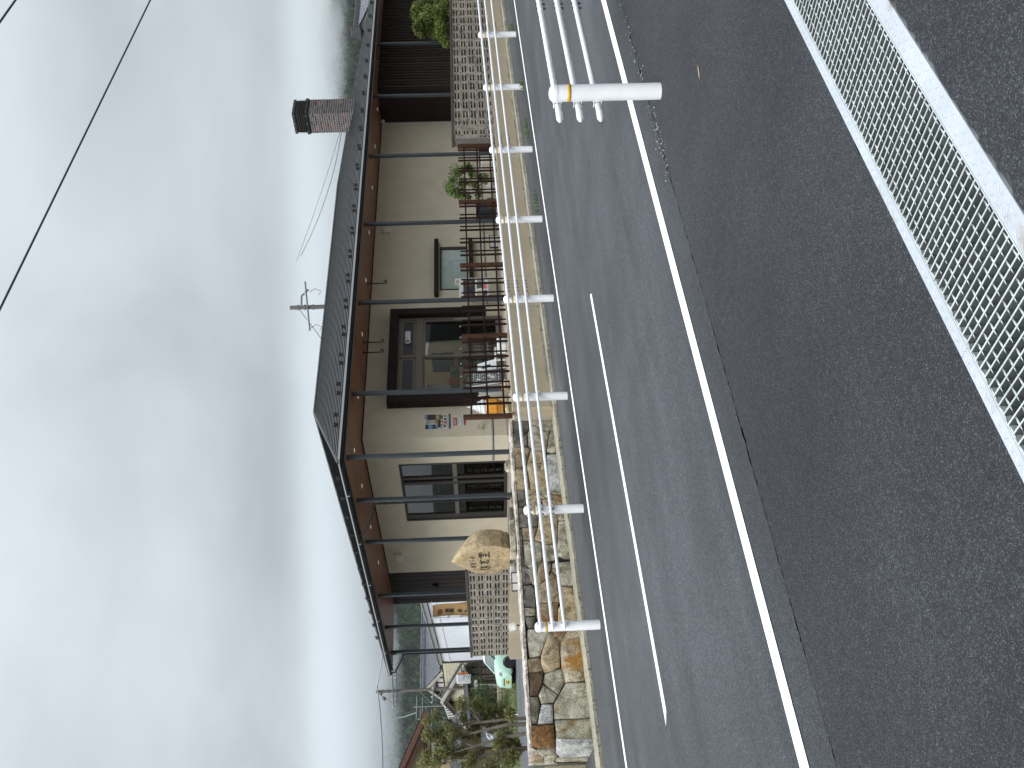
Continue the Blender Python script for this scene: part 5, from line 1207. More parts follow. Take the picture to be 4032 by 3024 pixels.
KURI = [[(.08,.92),(.92,.93)], [(.2,.75),(.2,.5)], [(.2,.75),(.8,.75),(.78,.5)], [(.4,.92),(.4,.5)], [(.6,.92),(.6,.5)], [(.2,.52),(.8,.52)], [(.05,.35),(.95,.36)], [(.5,.5),(.5,0)], [(.48,.34),(.08,.03)], [(.52,.34),(.92,.02)]]
KI = [[(.2,.8),(.8,.86)], [(.15,.6),(.85,.66)], [(.4,1),(.7,.42)], [(.25,.3),(.4,.08),(.75,.08)]]
NN = [[(.55,1),(.1,.05),(.35,.45),(.5,.3),(.55,.08),(.75,.08),(.95,.35)]]
M_GRAN = stone_mat('tan granite', (.36, .265, .15), (.40, .305, .18), (.30, .22, .125), .66, 7)
M_INK = mat('black brush ink', (.010, .009, .009), .6, .2, 20)
MXF, MYC, MZ0 = 8.14, 15.06, 1.072
mon = thing('chestnut_monument', 'big tan chestnut shaped stone with black brush writing on its flat face', 'stone monument', (8.3, 15.05, .955))
HW = [(0, .34), (.03, .385), (.125, .43), (.135, .455), (.25, .495), (.37, .525), (.49, .52), (.61, .475), (.73, .39), (.85, .255), (.95, .12), (1.02, .035), (1.045, .008)]
DP = [(0, .43), (.03, .47), (.125, .49), (.135, .505), (.25, .51), (.37, .51), (.49, .50), (.61, .47), (.73, .40), (.85, .28), (.95, .16), (1.02, .06), (1.045, .02)]
bm = bmesh.new(); rings = []; NB, NF = 26, 8
lv = []
for (z0, w0), (z1, w1), (_, d0), (_, d1) in zip(HW, HW[1:], DP, DP[1:]):
    k = 3 if z1 - z0 > .05 else 1
    for i in range(k): f = i / k; lv.append((z0 + (z1-z0)*f, w0 + (w1-w0)*f, d0 + (d1-d0)*f))
lv.append((HW[-1][0], HW[-1][1], DP[-1][1]))
for z, w, d in lv:
    vs = []
    for i in range(NB + 1):       # curved back from +Y edge round to -Y edge
        a = math.pi / 2 - math.pi * i / NB
        ex = .8
        yy = MYC + w * math.copysign(abs(math.sin(a)) ** ex, math.sin(a)); xx = MXF + .012 + d * abs(math.cos(a)) ** ex
        vs.append(bm.verts.new((xx + random.gauss(0, .002), yy + random.gauss(0, .002), MZ0 + z)))
    for i in range(1, NF):        # nearly flat written face
        u = i / NF; yy = MYC - w + 2 * w * u; bul = .022 * (1 - (2*u-1)**2)
        vs.append(bm.verts.new((MXF - bul, yy, MZ0 + z)))
    rings.append(vs)
n = len(rings[0])
for A, B in zip(rings, rings[1:]):
    for i in range(n): bm.faces.new((A[i], A[(i+1) % n], B[(i+1) % n], B[i]))
bm.faces.new(rings[0]); bm.faces.new(rings[-1]); bm.normal_update()
me = bpy.data.meshes.new('chestnut_stone'); bm.to_mesh(me); bm.free(); me.materials.append(M_GRAN)
for v in me.vertices: v.co -= Vector(ORG[mon])
o = bpy.data.objects.new('chestnut_stone', me); link(o, mon); ORG[o] = ORG[mon]; autosmooth(o, 42)
def onface(yc, zc, s):
    # reading direction runs towards -Y when one faces the stone
    def P(u, v, th):
        y = yc - (u - .5) * s; z = zc + (v - .5) * s; rel = (y - MYC) / .52
        return (MXF - .022 * (1 - rel * rel) - th - .0015, y, z)
    return P
for ch_, y, z, s, w in ((SHIN, 15.30, 1.53, .20, .052), (GEN, 15.06, 1.535, .19, .058), (DO, 14.82, 1.545, .21, .052), (ON, 15.24, 1.735, .105, .035), (KA, 15.115, 1.735, .105, .032), (SHI, 15.005, 1.74, .095, .04), (DOK, 14.89, 1.735, .10, .04)):
    mb = MB(); brush(mb, ch_, onface(y, z, s), w, .003); part('character', mb, M_INK, mon)
mb = MB(); mb.box(8.08, 8.62, 14.48, 14.98, .966, 1.071); t1 = part('base_stone', mb, SM['g'], mon, bevel=.012)
mb = MB(); mb.box(8.06, 8.55, 15.2, 15.62, .966, 1.071); part('base_stone', mb, SM['w'], mon, bevel=.012)
mb = MB(); mb.box(8.62, 8.9, 14.5, 15.4, .9, 1.06); part('base_stone', mb, SM['l'], mon, bevel=.012)

# upright rough stone beside the corner posts
mb = MB(); mb.ball((11.25, 16.7, .93), .13, 10, 7, 0, (1.2, 1.0, .8)); mb.v = [(a + random.gauss(0, .015), b + random.gauss(0, .015), c) for a, b, c in mb.v]; solo('rock', mb, SM['g'], 'grey rough stone by the corner posts under the side window', 'rock')
# tan banner on a white pole
t = thing('nobori_banner', 'tan vertical banner with brush writing fluttering behind the left block wall', 'banner', (11.3, 23.95, ZT))
mb = MB(); NX_, NZ_ = 8, 22; V = []
def flagp(u, v): 
    return Vector((11.28 + .40 * u + .05 * math.sin(v * 5 + u * 3) , 23.95 - .30 * u - (.22 * u) * (v ** 1.5) * 1.3 + .05 * math.sin(u * 6 + v * 3), 2.98 - 1.75 * v))
for j in range(NZ_ + 1):
    for i in range(NX_ + 1): V.append(flagp(i / NX_ * (.55 + .45 * (j / NZ_)), j / NZ_))
mb.add(V, [(j*(NX_+1)+i, j*(NX_+1)+i+1, (j+1)*(NX_+1)+i+1, (j+1)*(NX_+1)+i) for j in range(NZ_) for i in range(NX_)]); part('cloth', mb, mat('tan banner cloth', (.46, .30, .13), .85, .12, 5, trans=True), t, smooth=True)
nrm = Vector((-.6, -.8, 0))
for k, (gl, v0) in enumerate(((KURI, .27), (KI, .46), (NN, .63))):
    def P(u, v, th): return flagp((.14 + .28 * u), v0 + .075 - .15 * v) + nrm * (.006 + th)
    mb = MB(); brush(mb, gl, P, .075, .001); part('character', mb, M_INK, t)
mb = MB()
def PF(u, v): return flagp(u, v) + nrm * .006
mb.add([PF(.10, .10), PF(.24, .06), PF(.36, .10), PF(.34, .15), PF(.14, .15)], [(0,1,2,3,4)]); part('chestnut_picture', mb, mat('brown print', (.12, .05, .02), .7, .5, 20), t)
mb = MB(); mb.add([PF(.16, .15), PF(.34, .15), PF(.32, .175), PF(.18, .175)], [(0,1,2,3)]); part('orange_print', mb, mat('orange print', (.50, .18, .03), .7, .2, 20), t)
mb = MB(); mb.tube([(11.27, 23.97, ZT), (11.27, 23.97, 3.03)], .012, n=8); mb.tube([(11.22, 24.0, 3.0), (11.62, 23.68, 3.0)], .009, n=6); part('pole', mb, mat('white pole', (.66, .66, .66), .4, .04, 4), t)
mb = MB()
for z in (2.9, 2.55, 2.2, 1.85, 1.5): mb.box(11.25, 11.31, 23.93, 23.99, z - .03, z + .03)
part('loop', mb, MATS['white pole'], t)
# ------------------------------------------------------------------ trees and bushes near by
LEAFG = [mat('podocarpus leaf dark', (.060, .075, .025), .5, .3, 20, trans=True), mat('podocarpus leaf', (.17, .18, .055), .5, .3, 20, trans=True), mat('podocarpus leaf young', (.33, .30, .10), .5, .25, 20, trans=True)]
M_BARK = mat('grey brown bark', (.13, .11, .09), .9, .3, 12, .5, 40, stretch=(1, 1, .3))
def pod_tree(lab, base, stems, pads, n=230):
    t = thing('podocarpus_tree', lab, 'tree', base)
    mb = MB()
    for st_ in stems: mb.tube(*st_, n=8)
    # a limb from the nearest stem to each pad
    for (x, y, z, r) in pads:
        best = min((p for st_ in stems for p in st_[0]), key=lambda p: (p[0]-x)**2 + (p[1]-y)**2 + 1.5*(p[2]-(z-.12))**2)
        mid = ((best[0]+x)/2 + random.gauss(0, .03), (best[1]+y)/2, (best[2]+z)/2 - .03)
        mb.tube([best, mid, (x, y, z - r*.3)], [.018, .014, .007], n=6)
    part('trunk', mb, M_BARK, t, smooth=True)
    mb = MB()
    for (x, y, z, r) in pads:
        r = r * 1.08
        for k in range(4):
            c = (x + random.gauss(0, r*.45), y + random.gauss(0, r*.5), z + random.gauss(0, r*.38)); rr = r * random.uniform(.55, .85)
            leaf_cluster(mb, c, (rr*1.15, rr*1.2, rr*.95), int(n * (r/.1)**1.5 / 2), .055, .0085, droop=.05, shell=.25, mset=[0, 0, 1, 1, 1, 2] if k < 2 else [0, 1, 1, 2, 2])
    part('crown', mb, LEAFG, t)
PADS = [(5.6,15.91,2.58,.056),(5.77,16.16,2.43,.076),(5.45,16.2,2.56,.122),(5.42,16.52,2.45,.105),(5.23,16.71,2.71,.105),(5.01,16.15,2.43,.12),(5.1,16.01,2.31,.092),(5.76,16.54,2.26,.106),(5.39,16.08,2.16,.112),(5.83,15.69,2.03,.074),(5.98,16.2,2.02,.088),(5.68,16.12,2.01,.066),(5.68,16.4,1.83,.116),(5.45,16.3,1.8,.085),(5.23,16.5,2.0,.114),(5.09,16.17,1.76,.102),(5.79,16.22,1.61,.133),(5.91,16.41,1.48,.087),(5.86,16.03,1.78,.085),(5.77,16.36,1.29,.144),(5.53,16.46,1.21,.143),(5.22,15.94,1.41,.092),(5.24,16.5,1.41,.134),(5.18,16.4,1.16,.114),(5.21,16.23,1.09,.075),(5.54,15.62,1.19,.092)]
EXTRA = [(5.35,16.2,2.33,.10),(5.15,16.3,2.15,.11),(5.62,16.3,1.5,.10),(5.3,16.3,1.25,.11),(5.0,16.1,1.9,.09),(4.95,16.0,1.2,.11),(4.92,16.1,1.55,.10),(5.05,16.3,2.6,.09),(5.5,16.2,2.35,.09),(5.6,16.3,2.1,.08)]
P1 = [p for p in PADS + EXTRA if p[0] >= 5.42]; P2 = [p for p in PADS + EXTRA if p[0] < 5.42]
pod_tree('cloud pruned evergreen tree with two slim stems behind the stone wall, right of its twin', (5.52, 15.9, .85),
         [([(5.58,15.9,.85),(5.60,15.95,1.15),(5.62,16.1,1.7),(5.60,16.2,2.1),(5.45,16.2,2.5)], [.032,.026,.022,.018,.010]), ([(5.46,15.85,.85),(5.50,15.95,1.3),(5.45,16.1,1.8),(5.48,16.3,2.3)], [.04,.03,.02,.01])], P1, 250)
pod_tree('cloud pruned evergreen tree with crossing stems at the left end of the stone wall', (5.2, 15.9, .85),
         [([(5.30,15.8,.85),(5.30,15.95,1.3),(5.22,16.1,1.8),(5.12,16.2,2.4)], [.036,.028,.02,.010]), ([(5.12,16.0,.85),(5.15,16.1,1.3),(5.0,16.1,1.9),(5.2,16.5,2.65)], [.034,.026,.02,.009])], P2, 250)
LEAFM = [mat('maple leaf dark', (.030, .055, .012), .55, .3, 20, trans=True), mat('maple leaf', (.12, .165, .028), .55, .3, 20, trans=True), mat('maple leaf light', (.24, .27, .055), .55, .25, 20, trans=True)]
def round_tree(name, lab, base, stems, blobs, n, L, W, mats, mset):
    t = thing(name, lab, 'tree' if name.endswith('tree') else 'shrub', base); mb = MB()
    for st_ in stems: mb.tube(*st_, n=7)
    part('trunk', mb, M_BARK, t, smooth=True); mb = MB()
    for (x, y, z, r) in blobs:
        for k in range(5):
            c = (x + random.gauss(0, r*.5), y + random.gauss(0, r*.5), z + random.gauss(0, r*.45)); rr = r * random.uniform(.45, .75)
            leaf_cluster(mb, c, (rr, rr, rr*.75), n // 5, L, W, droop=.25, shell=.2, mset=mset)
    part('crown', mb, mats, t)
round_tree('maple_bush', 'rounded yellow green maple bush showing over the right block wall', (26.2, 14.9, .9),
    [([(26.2,14.9,.88),(26.1,14.9,1.6),(25.8,14.9,2.4)], [.05,.04,.02]), ([(26.2,14.9,1.2),(26.7,14.95,2.0),(27.2,14.95,2.6)], [.035,.03,.015])],
    [(24.95,14.75,2.05,.24),(25.1,14.75,2.15,.32),(25.6,14.75,2.32,.34),(25.95,14.8,2.62,.34),(25.75,14.9,2.85,.18),(26.4,14.8,2.5,.38),(26.9,14.8,2.75,.36),(26.6,14.7,2.1,.40),(25.9,14.7,2.05,.36),(27.3,14.8,2.4,.42),(27.6,14.8,2.9,.40),(27.0,14.7,2.05,.40)], 1500, .09, .019, LEAFM, [0, 0, 1, 1, 1, 2, 2])
LEAFS = [mat('fresh leaf', (.10, .175, .030), .5, .3, 20, trans=True), mat('fresh leaf light', (.19, .27, .065), .5, .25, 20, trans=True), mat('fresh leaf dark', (.045, .09, .018), .5, .3, 20, trans=True)]
round_tree('young_tree', 'young bright green tree growing behind the brown lattice', (18.95, 15.2, ZT),
    [([(18.95,15.2,ZT),(19.0,15.2,1.25),(18.85,15.2,1.7),(18.8,15.2,2.0)], [.022,.020,.014,.008]), ([(19.0,15.2,1.2),(19.35,15.2,1.55),(19.55,15.2,1.8)], [.014,.010,.006]), ([(18.95,15.2,1.1),(18.6,15.15,1.5),(18.45,15.2,1.75)], [.013,.010,.006])],
    [(18.62,15.2,2.0,.17),(18.75,15.2,2.02,.17),(19.1,15.2,1.95,.18),(19.45,15.2,1.88,.16),(18.5,15.2,1.88,.16),(18.9,15.2,1.82,.16),(18.35,15.2,1.70,.12),(19.55,15.2,1.60,.10),(18.75,15.1,1.45,.13),(18.5,15.1,1.35,.12),(18.95,15.1,1.3,.12),(19.3,15.2,1.5,.09)], 330, .062, .021, LEAFS, [0, 0, 0, 1, 1, 2])

# ------------------------------------------------------------------ mint green small car
M_MINT = mat('mint car paint', (.46, .68, .56), .25, .02, 2); M_MINT.node_tree.nodes['Principled BSDF'].inputs['Coat Weight'].default_value = .5
M_CWHITE = mat('white car roof', (.76, .78, .78), .25, .02, 2); M_TYRE = mat('tyre rubber', (.012, .012, .013), .8, .1, 20); M_RIM = mat('alloy rim', (.50, .50, .52), .35, .05, 10, metal=.5)
M_CGL = mat('car glass', (.10, .125, .125), .08, .2, 1.5); M_CBLK = mat('black trim', (.012, .012, .013), .5, .1, 10); M_LAMP = mat('headlight glass', (.30, .32, .33), .12, .4, 14)
HEAD = math.radians(187); CAR0 = Vector((18.15, 44.85, LOTZ))     # centre line at the front axle
ex = Vector((math.cos(HEAD), math.sin(HEAD), 0)); ey = Vector((-math.sin(HEAD), math.cos(HEAD), 0))
def cw_(x, y, z): return CAR0 + ex * x + ey * y + Vector((0, 0, z))      # x forward from the front axle, y left
car = thing('parked_car', 'mint green small hatchback with a white roof standing by the side street', 'car', tuple(CAR0))
def ringsect(x, wl, wu, z0, z1, n=7, rnd=.09):
    """closed cross-section at station x: half width wl at sill, wu at top"""
    pts = []
    for s in (1, -1):
        seq = [(wl - .05, z0), (wl, z0 + .06), (wl + .012, z0 + (z1-z0)*.45), (wu + .01, z1 - rnd), (wu - rnd*.55, z1 - rnd*.12), (wu * .5, z1 + .012)]
        if s < 0: seq = seq[::-1]
        pts += [(x, s * y, z) for y, z in seq]
    return [cw_(*p) for p in pts]
def loft(mb, secs, m=0, cap=True):
    k = len(secs[0]); V = [p for s in secs for p in s]; F = []
    for i in range(len(secs) - 1): F += [(i*k+j, i*k+(j+1) % k, (i+1)*k+(j+1) % k, (i+1)*k+j) for j in range(k)]
    if cap: F += [tuple(range(k)), tuple(range((len(secs)-1)*k, len(secs)*k))[::-1]]
    mb.add(V, F, m)
mb = MB()
loft(mb, [ringsect(*a) for a in ((.60, .52, .42, .30, .62), (.585, .60, .50, .22, .72), (.52, .66, .57, .19, .82), (.36, .70, .62, .18, .90), (.05, .722, .66, .18, .945), (-.30, .728, .69, .18, .985), (-.40, .73, .70, .18, 1.0), (-2.3, .73, .70, .18, 1.02), (-2.75, .70, .66, .22, .98), (-2.82, .62, .6, .3, .9))])
body = part('body', mb, M_MINT, car, smooth=True)
mb = MB(); loft(mb, [[cw_(x, s * w, z) for s, w, z in ((1, wb, zb), (1, wt, zt), (-1, wt, zt), (-1, wb, zb))] for x, wb, wt, zb, zt in ((-.20, .66, .63, .95, .955), (-.42, .695, .63, .97, 1.13), (-.80, .70, .59, .98, 1.425), (-2.35, .70, .57, .98, 1.43), (-2.74, .66, .60, .98, 1.05))])
part('window_glass', mb, M_CGL, car, smooth=True)
mb = MB(); loft(mb, [[cw_(x, s * w, z) for s, w, z in ((1, w0, z0), (1, w0 - .03, z0 + .045), (1, w0 * .5, z0 + .062), (-1, w0 * .5, z0 + .062), (-1, w0 - .03, z0 + .045), (-1, w0, z0))] for x, w0, z0 in ((-.72, .58, 1.385), (-.84, .605, 1.435), (-1.5, .61, 1.462), (-2.3, .60, 1.44), (-2.55, .57, 1.37))])
part('roof', mb, M_CWHITE, car, smooth=True)
for s in (1, -1):
    mb = MB()
    mb.tube([cw_(-.22, s*.665, .965), cw_(-.78, s*.60, 1.42)], .028, n=6); mb.tube([cw_(-1.42, s*.705, .99), cw_(-1.40, s*.60, 1.43)], .032, n=6); mb.tube([cw_(-2.42, s*.69, .99), cw_(-2.3, s*.585, 1.42)], .05, n=6)
    part('pillar', mb, M_MINT if s < 0 else M_CBLK, car, smooth=True)
    mb = MB(); mb.obox(cw_(-.55, s*.80, 1.045), (.10, .14, .12), Matrix.Rotation(HEAD, 3, 'Z')); part('mirror', mb, M_CWHITE, car, bevel=.03)
    mb = MB(); mb.ball(cw_(.475, s*.52, .70), .118, 14, 8, 0, (.9, 1, 1.05)); part('headlight', mb, M_LAMP, car, smooth=True)
    mb = MB(); mb.obox(cw_(-.62, s*.737, .60), (.012, .006, .72), Matrix.Rotation(HEAD, 3, 'Z')); mb.obox(cw_(-1.45, s*.737, .60), (.012, .006, .72), Matrix.Rotation(HEAD, 3, 'Z')); part('door_gap', mb, M_CBLK, car)
    mb = MB(); mb.obox(cw_(-1.30, s*.742, .80), (.16, .022, .028), Matrix.Rotation(HEAD, 3, 'Z')); part('door_handle', mb, M_MINT, car, bevel=.008)
    for x in (0, -2.42):
        Ax = Matrix((ex, Vector((0,0,1)), ey)).transposed(); R0 = .275
        w = bpy.data.objects.new('wheel', None); link(w, car); wc = cw_(x, s*.676, R0); w.location = wc - ORG[car]; ORG[w] = wc
        mb = MB(); mb.lathe([(.185, -.075), (.25, -.078), (.272, -.05), (.275, 0), (.272, .05), (.25, .078), (.185, .075)], wc, 28, 0, Ax); part('tyre', mb, M_TYRE, w, smooth=True)
        mb = MB(); mb.lathe([(.19, s*.050), (.186, s*.074), (.172, s*.074), (.168, s*.045)], wc, 28, 0, Ax); mb.cyl(wc + ey*s*.03, wc + ey*s*.066, .045, n=12)
        for k in range(7):
            a = k * 2 * math.pi / 7; d = ex * math.cos(a) + Vector((0,0,1)) * math.sin(a); q = d.cross(ey)
            mb.slab([wc + d*.03 + q*.024 + ey*s*.050, wc + d*.178 + q*.034 + ey*s*.050, wc + d*.178 - q*.034 + ey*s*.050, wc + d*.03 - q*.024 + ey*s*.050], ey*s*.014)
        part('rim', mb, M_RIM, w)
        mb = MB(); mb.cyl(wc + ey*s*.01, wc + ey*s*.044, .17, n=20); part('brake_disc', mb, M_CBLK, w)
        mb = MB(); mb.lathe([(.282, s*.050), (.282, s*.066), (.318, s*.066), (.318, s*.050), (.282, s*.050)], wc, 28, 0, Ax); part('wheel_arch', mb, M_CBLK, car)
mb = MB(); mb.obox(cw_(.592, 0, .56), (.03, .66, .065), Matrix.Rotation(HEAD, 3, 'Z')); part('grille', mb, M_CBLK, car, bevel=.015)
mb = MB(); mb.obox(cw_(.60, 0, .40), (.02, .34, .17), Matrix.Rotation(HEAD, 3, 'Z')); pl = part('number_plate', mb, mat('yellow plate', (.62, .42, .03), .5, .05, 10), car, bevel=.004)
mb = MB()
for k, (u, v, w, h) in enumerate(((-.03, .045, .14, .03), (-.10, -.03, .05, .06), (-.02, -.03, .05, .06), (.05, -.03, .05, .06), (.11, -.03, .04, .06))): mb.obox(cw_(.612, -u, .40 + v), (.002, w*.8, h), Matrix.Rotation(HEAD, 3, 'Z'))
part('plate_marks', mb, M_CBLK, pl)
mb = MB(); mb.obox(cw_(.50, 0, .22), (.16, 1.25, .07), Matrix.Rotation(HEAD, 3, 'Z')); mb.obox(cw_(-1.2, 0, .21), (3.0, 1.2, .08), Matrix.Rotation(HEAD, 3, 'Z')); part('underside', mb, M_CBLK, car)
mb = MB(); mb.ball(cw_(-.85, .2, 1.02), .09, 8, 6, 0, (1, 1, 1.3)); part('cushion', mb, mat('pale blue toy', (.35, .52, .58), .8, .2, 20), car, smooth=True)

car.scale = (1.07, 1.07, 1.07)
# ------------------------------------------------------------------ buildings in the background
M_TILE = None
def tile_mat(name, base, px=.30, pz=.25, axis='X'):
    m = bpy.data.materials.new(name); m.use_nodes = True; t = m.node_tree; b = t.nodes['Principled BSDF']; b.inputs['Roughness'].default_value = .45
    g = N(t, 'ShaderNodeNewGeometry'); n = N(t, 'ShaderNodeTexNoise'); n.inputs['Scale'].default_value = 3; n.inputs['Detail'].default_value = 5; t.links.new(g.outputs['Position'], n.inputs['Vector'])
    r = N(t, 'ShaderNodeValToRGB'); r.color_ramp.elements[0].position = .3; r.color_ramp.elements[0].color = (*[c*.7 for c in base], 1); r.color_ramp.elements[1].position = .7; r.color_ramp.elements[1].color = (*[c*1.3 for c in base], 1)
    t.links.new(n.outputs[0], r.inputs[0]); t.links.new(r.outputs[0], b.inputs['Base Color']); return m
M_KAWARA = tile_mat('grey roof tile', (.125, .13, .15)); M_KDARK = tile_mat('dark roof tile', (.05, .052, .058))
M_PLAS = mat('white plaster', (.60, .59, .55), .9, .06, 2); M_CRSID = mat('cream lap siding', (.50, .47, .34), .7, .06, 2); M_TIMB = mat('old dark timber', (.045, .035, .028), .8, .3, 2, stretch=(2, 2, .5)); M_DKSID = mat('weathered dark boards', (.060, .050, .043), .85, .35, 2, .2, 20, stretch=(6, 6, .6))
def tiled_slope(mb, p00, p10, p01, p11, nu, nv, h=.05):
    """roof slope built as rows of curved tiles: p00-p10 along the eave, p01-p11 along the ridge"""
    p00, p10, p01, p11 = map(Vector, (p00, p10, p01, p11)); nrm = (p10 - p00).cross(p01 - p00).normalized()
    if nrm.z < 0: nrm = -nrm
    def P(u, v, d): return (p00.lerp(p10, u)).lerp(p01.lerp(p11, u), v) + nrm * d
    for j in range(nv):
        v0, v1 = j / nv, (j + 1.15) / nv
        V = []; K = 4
        for i in range(nu * K + 1):
            u = i / (nu * K); hh = h * (.5 + .5 * math.cos(2 * math.pi * (i % K) / K))
            V += [P(u, v0, -.01), P(u, v0, hh + .035), P(u, min(v1, 1), hh)]
        n = nu * K
        mb.add(V, [f for i in range(n) for f in ((3*i, 3*i+3, 3*i+4, 3*i+1), (3*i+1, 3*i+4, 3*i+5, 3*i+2))])
def lap_wall(mb, y0, y1, x, z0, ztop, pitch=.22, side=-1):
    """lap siding on a plane X = x facing -X; ztop(y) gives the sloping head"""
    z = z0
    while z < max(ztop(y0), ztop((y0+y1)/2), ztop(y1)) - .02:
        a, b = y0, y1
        n = 10; ys = [y0 + (y1-y0) * i / 40 for i in range(41)]; ok = [y for y in ys if ztop(y) >= z + pitch * .6]
        if ok: a, b = min(ok), max(ok); mb.add([(x - .03, a, z), (x - .03, b, z), (x, b, z + pitch), (x, a, z + pitch), (x, a, z), (x, b, z)], [(0,1,2,3), (0,1,5,4)])
        z += pitch
# upper house with a tiled gable roof, ridge along X
hA = thing('tiled_house', 'old house with grey tiled gable roof and white plaster gable beyond the side street', 'house', (34, 77.8, .1))
AX, AY, AZ, EZ, HWa = 30.7, 77.84, 6.93, 5.4, 3.25
mb = MB(); tiled_slope(mb, (AX - .5, AY - HWa - .15, EZ - .05), (46, AY - HWa - .15, EZ - .05), (AX - .5, AY, AZ - .12), (46, AY, AZ - .12), 50, 15); tiled_slope(mb, (AX - .5, AY + HWa + .15, EZ - .05), (46, AY + HWa + .15, EZ - .05), (AX - .5, AY, AZ - .12), (46, AY, AZ - .12), 40, 12)
rA = part('roof', mb, M_KAWARA, hA)
mb = MB(); mb.box(AX - .6, 46, AY - .18, AY + .18, AZ - .15, AZ + .12); mb.box(AX - .65, 46, AY - .11, AY + .11, AZ + .121, AZ + .28); part('ridge', mb, M_KAWARA, rA, bevel=.05)
for s in (-1, 1):
    mb = MB(); mb.slab([(AX - .55, AY, AZ - .16), (AX - .55, AY + s*(HWa + .2), EZ - .18), (AX - .55, AY + s*(HWa + .2), EZ - .42), (AX - .55, AY, AZ - .42)], (.12, 0, 0)); part('barge_board', mb, mat('pale barge board', (.36, .34, .30), .8, .2, 4), rA)
mb = MB(); mb.slab([(AX, AY - HWa, .1), (AX, AY + HWa, .1), (AX, AY + HWa, EZ - .2), (AX, AY, AZ - .25), (AX, AY - HWa, EZ - .2)], (14, 0, 0)); part('wall', mb, M_PLAS, hA)
mb = MB()
for y in (AY - HWa + .1, AY - 2.1, AY - 1.1, AY, AY + 1.1, AY + 2.1): mb.box(AX - .06, AX - .002, y - .09, y + .09, 3.2, EZ + (1 - abs(y - AY) / HWa) * (AZ - EZ) - .4)
for z in (5.15, 5.85): mb.box(AX - .065, AX - .061, AY - HWa * (1 if z < 5.5 else .6), AY + HWa * (1 if z < 5.5 else .6), z - .1, z + .1)
part('timber_frame', mb, M_TIMB, hA)
mb = MB(); lap_wall(mb, AY - HWa + .05, AY + HWa - .05, AX - .08, 2.4, lambda y: 4.95); part('lap_siding', mb, M_CRSID, hA)
mb = MB(); mb.box(AX - .14, AX - .115, 73.2, 74.3, 3.3, 4.7); w_ = part('window', mb, M_TIMB, hA); mb = MB(); mb.box(AX - .16, AX - .141, 73.35, 74.15, 3.45, 4.55); part('pane', mb, mat('dim window', (.20, .20, .15), .3, .2, 1), w_)
mb = MB(); mb.box(32, 46, AY - HWa + .0, AY - HWa + .05, 3.0, EZ - .1); part('front_boards', mb, M_DKSID, hA)
# lower wing, gable to -X with lap siding
hB = thing('timber_house', 'dark timber house wing with cream lap siding in its wide low gable', 'house', (30, 71.3, .1))
BX, BY, BZ, BEZ, HB = 27.0, 71.3, 5.08, 3.0, 7.4
mb = MB(); tiled_slope(mb, (BX - .4, BY - HB, BEZ), (27.04, BY - HB, BEZ), (BX - .4, BY, BZ), (27.04, BY, BZ), 2, 26); tiled_slope(mb, (BX - .4, BY + HB, BEZ), (27.04, BY + HB, BEZ), (BX - .4, BY, BZ), (27.04, BY, BZ), 2, 20)
rB = part('roof', mb, M_KDARK, hB)
for s in (-1, 1):
    mb = MB(); mb.slab([(BX - .5, BY, BZ + .1), (BX - .5, BY + s*HB, BEZ + .1), (BX - .5, BY + s*HB, BEZ - .12), (BX - .5, BY, BZ - .12)], (.1, 0, 0)); part('barge_board', mb, MATS['pale barge board'], rB)
    mb = MB(); mb.slab([(BX - .44, BY, BZ - .13), (BX - .44, BY + s*HB, BEZ - .13), (BX - .44, BY + s*HB, BEZ - .5), (BX - .44, BY, BZ - .5)], (.1, 0, 0)); part('gable_shadow_board', mb, M_TIMB, rB)
mb = MB(); mb.slab([(BX, BY - HB + .3, .1), (BX, BY + HB - .3, .1), (BX, BY + HB - .3, BEZ), (BX, BY, BZ - .15), (BX, BY - HB + .3, BEZ)], (3.6, 0, 0)); part('wall', mb, M_DKSID, hB)
mb = MB(); lap_wall(mb, BY - HB + .5, BY + HB - .5, BX - .02, 3.35, lambda y: BZ - .5 - abs(y - BY) / HB * (BZ - BEZ), .2); part('lap_siding', mb, M_CRSID, hB)
mb = MB(); mb.box(27.12, 30.6, 63.6, 80, .1, 4.78); part('wall', mb, M_TIMB, hB)
mb = MB(); lap_wall(mb, 63.6, 71.0, 27.10, 2.9, lambda y: 4.7, .2); part('lap_siding', mb, M_CRSID, hB)
mb = MB(); mb.slab([(26.45, 71.45, 4.98), (26.45, 74.6, 4.72), (26.45, 74.6, 4.05)], (.06, 0, 0)); wl = part('gable_panel', mb, M_PLAS, hB)
mb = MB()
for k in range(5): y = 72.3 + k * .5; mb.box(26.40, 26.448, y - .04, y + .04, 4.95 - (y - 71.45) * .285, 4.93 - (y - 71.45) * .085)
part('gable_lattice', mb, M_TIMB, wl)
mb = MB(); mb.slab([(BX - .9, BY - HB + .2, 2.95), (BX - .9, BY + HB - .2, 2.95), (BX, BY + HB - .2, 3.3), (BX, BY - HB + .2, 3.3)], (0, 0, .08)); part('pent_roof', mb, M_KDARK, rB)
mb = MB()
for k in range(11): y = BY - HB + .6 + k * 1.35; mb.box(BX - .12, BX - .003, y - .08, y + .08, .1, 2.95)
mb.box(BX - .10, BX - .05, BY - HB + .4, BY + HB - .4, 1.95, 2.08); part('posts', mb, M_TIMB, hB)
mb = MB()
for k in range(9):
    if k % 3 == 2: continue
    y = BY - HB + .75 + k * 1.35; 
    for j in range(6): mb.box(BX - .05, BX - .01, y + .2, y + 1.05, .5 + j * .24, .66 + j * .24)
part('lattice_shutters', mb, mat('brown shutters', (.10, .075, .06), .8, .3, 4), hB)
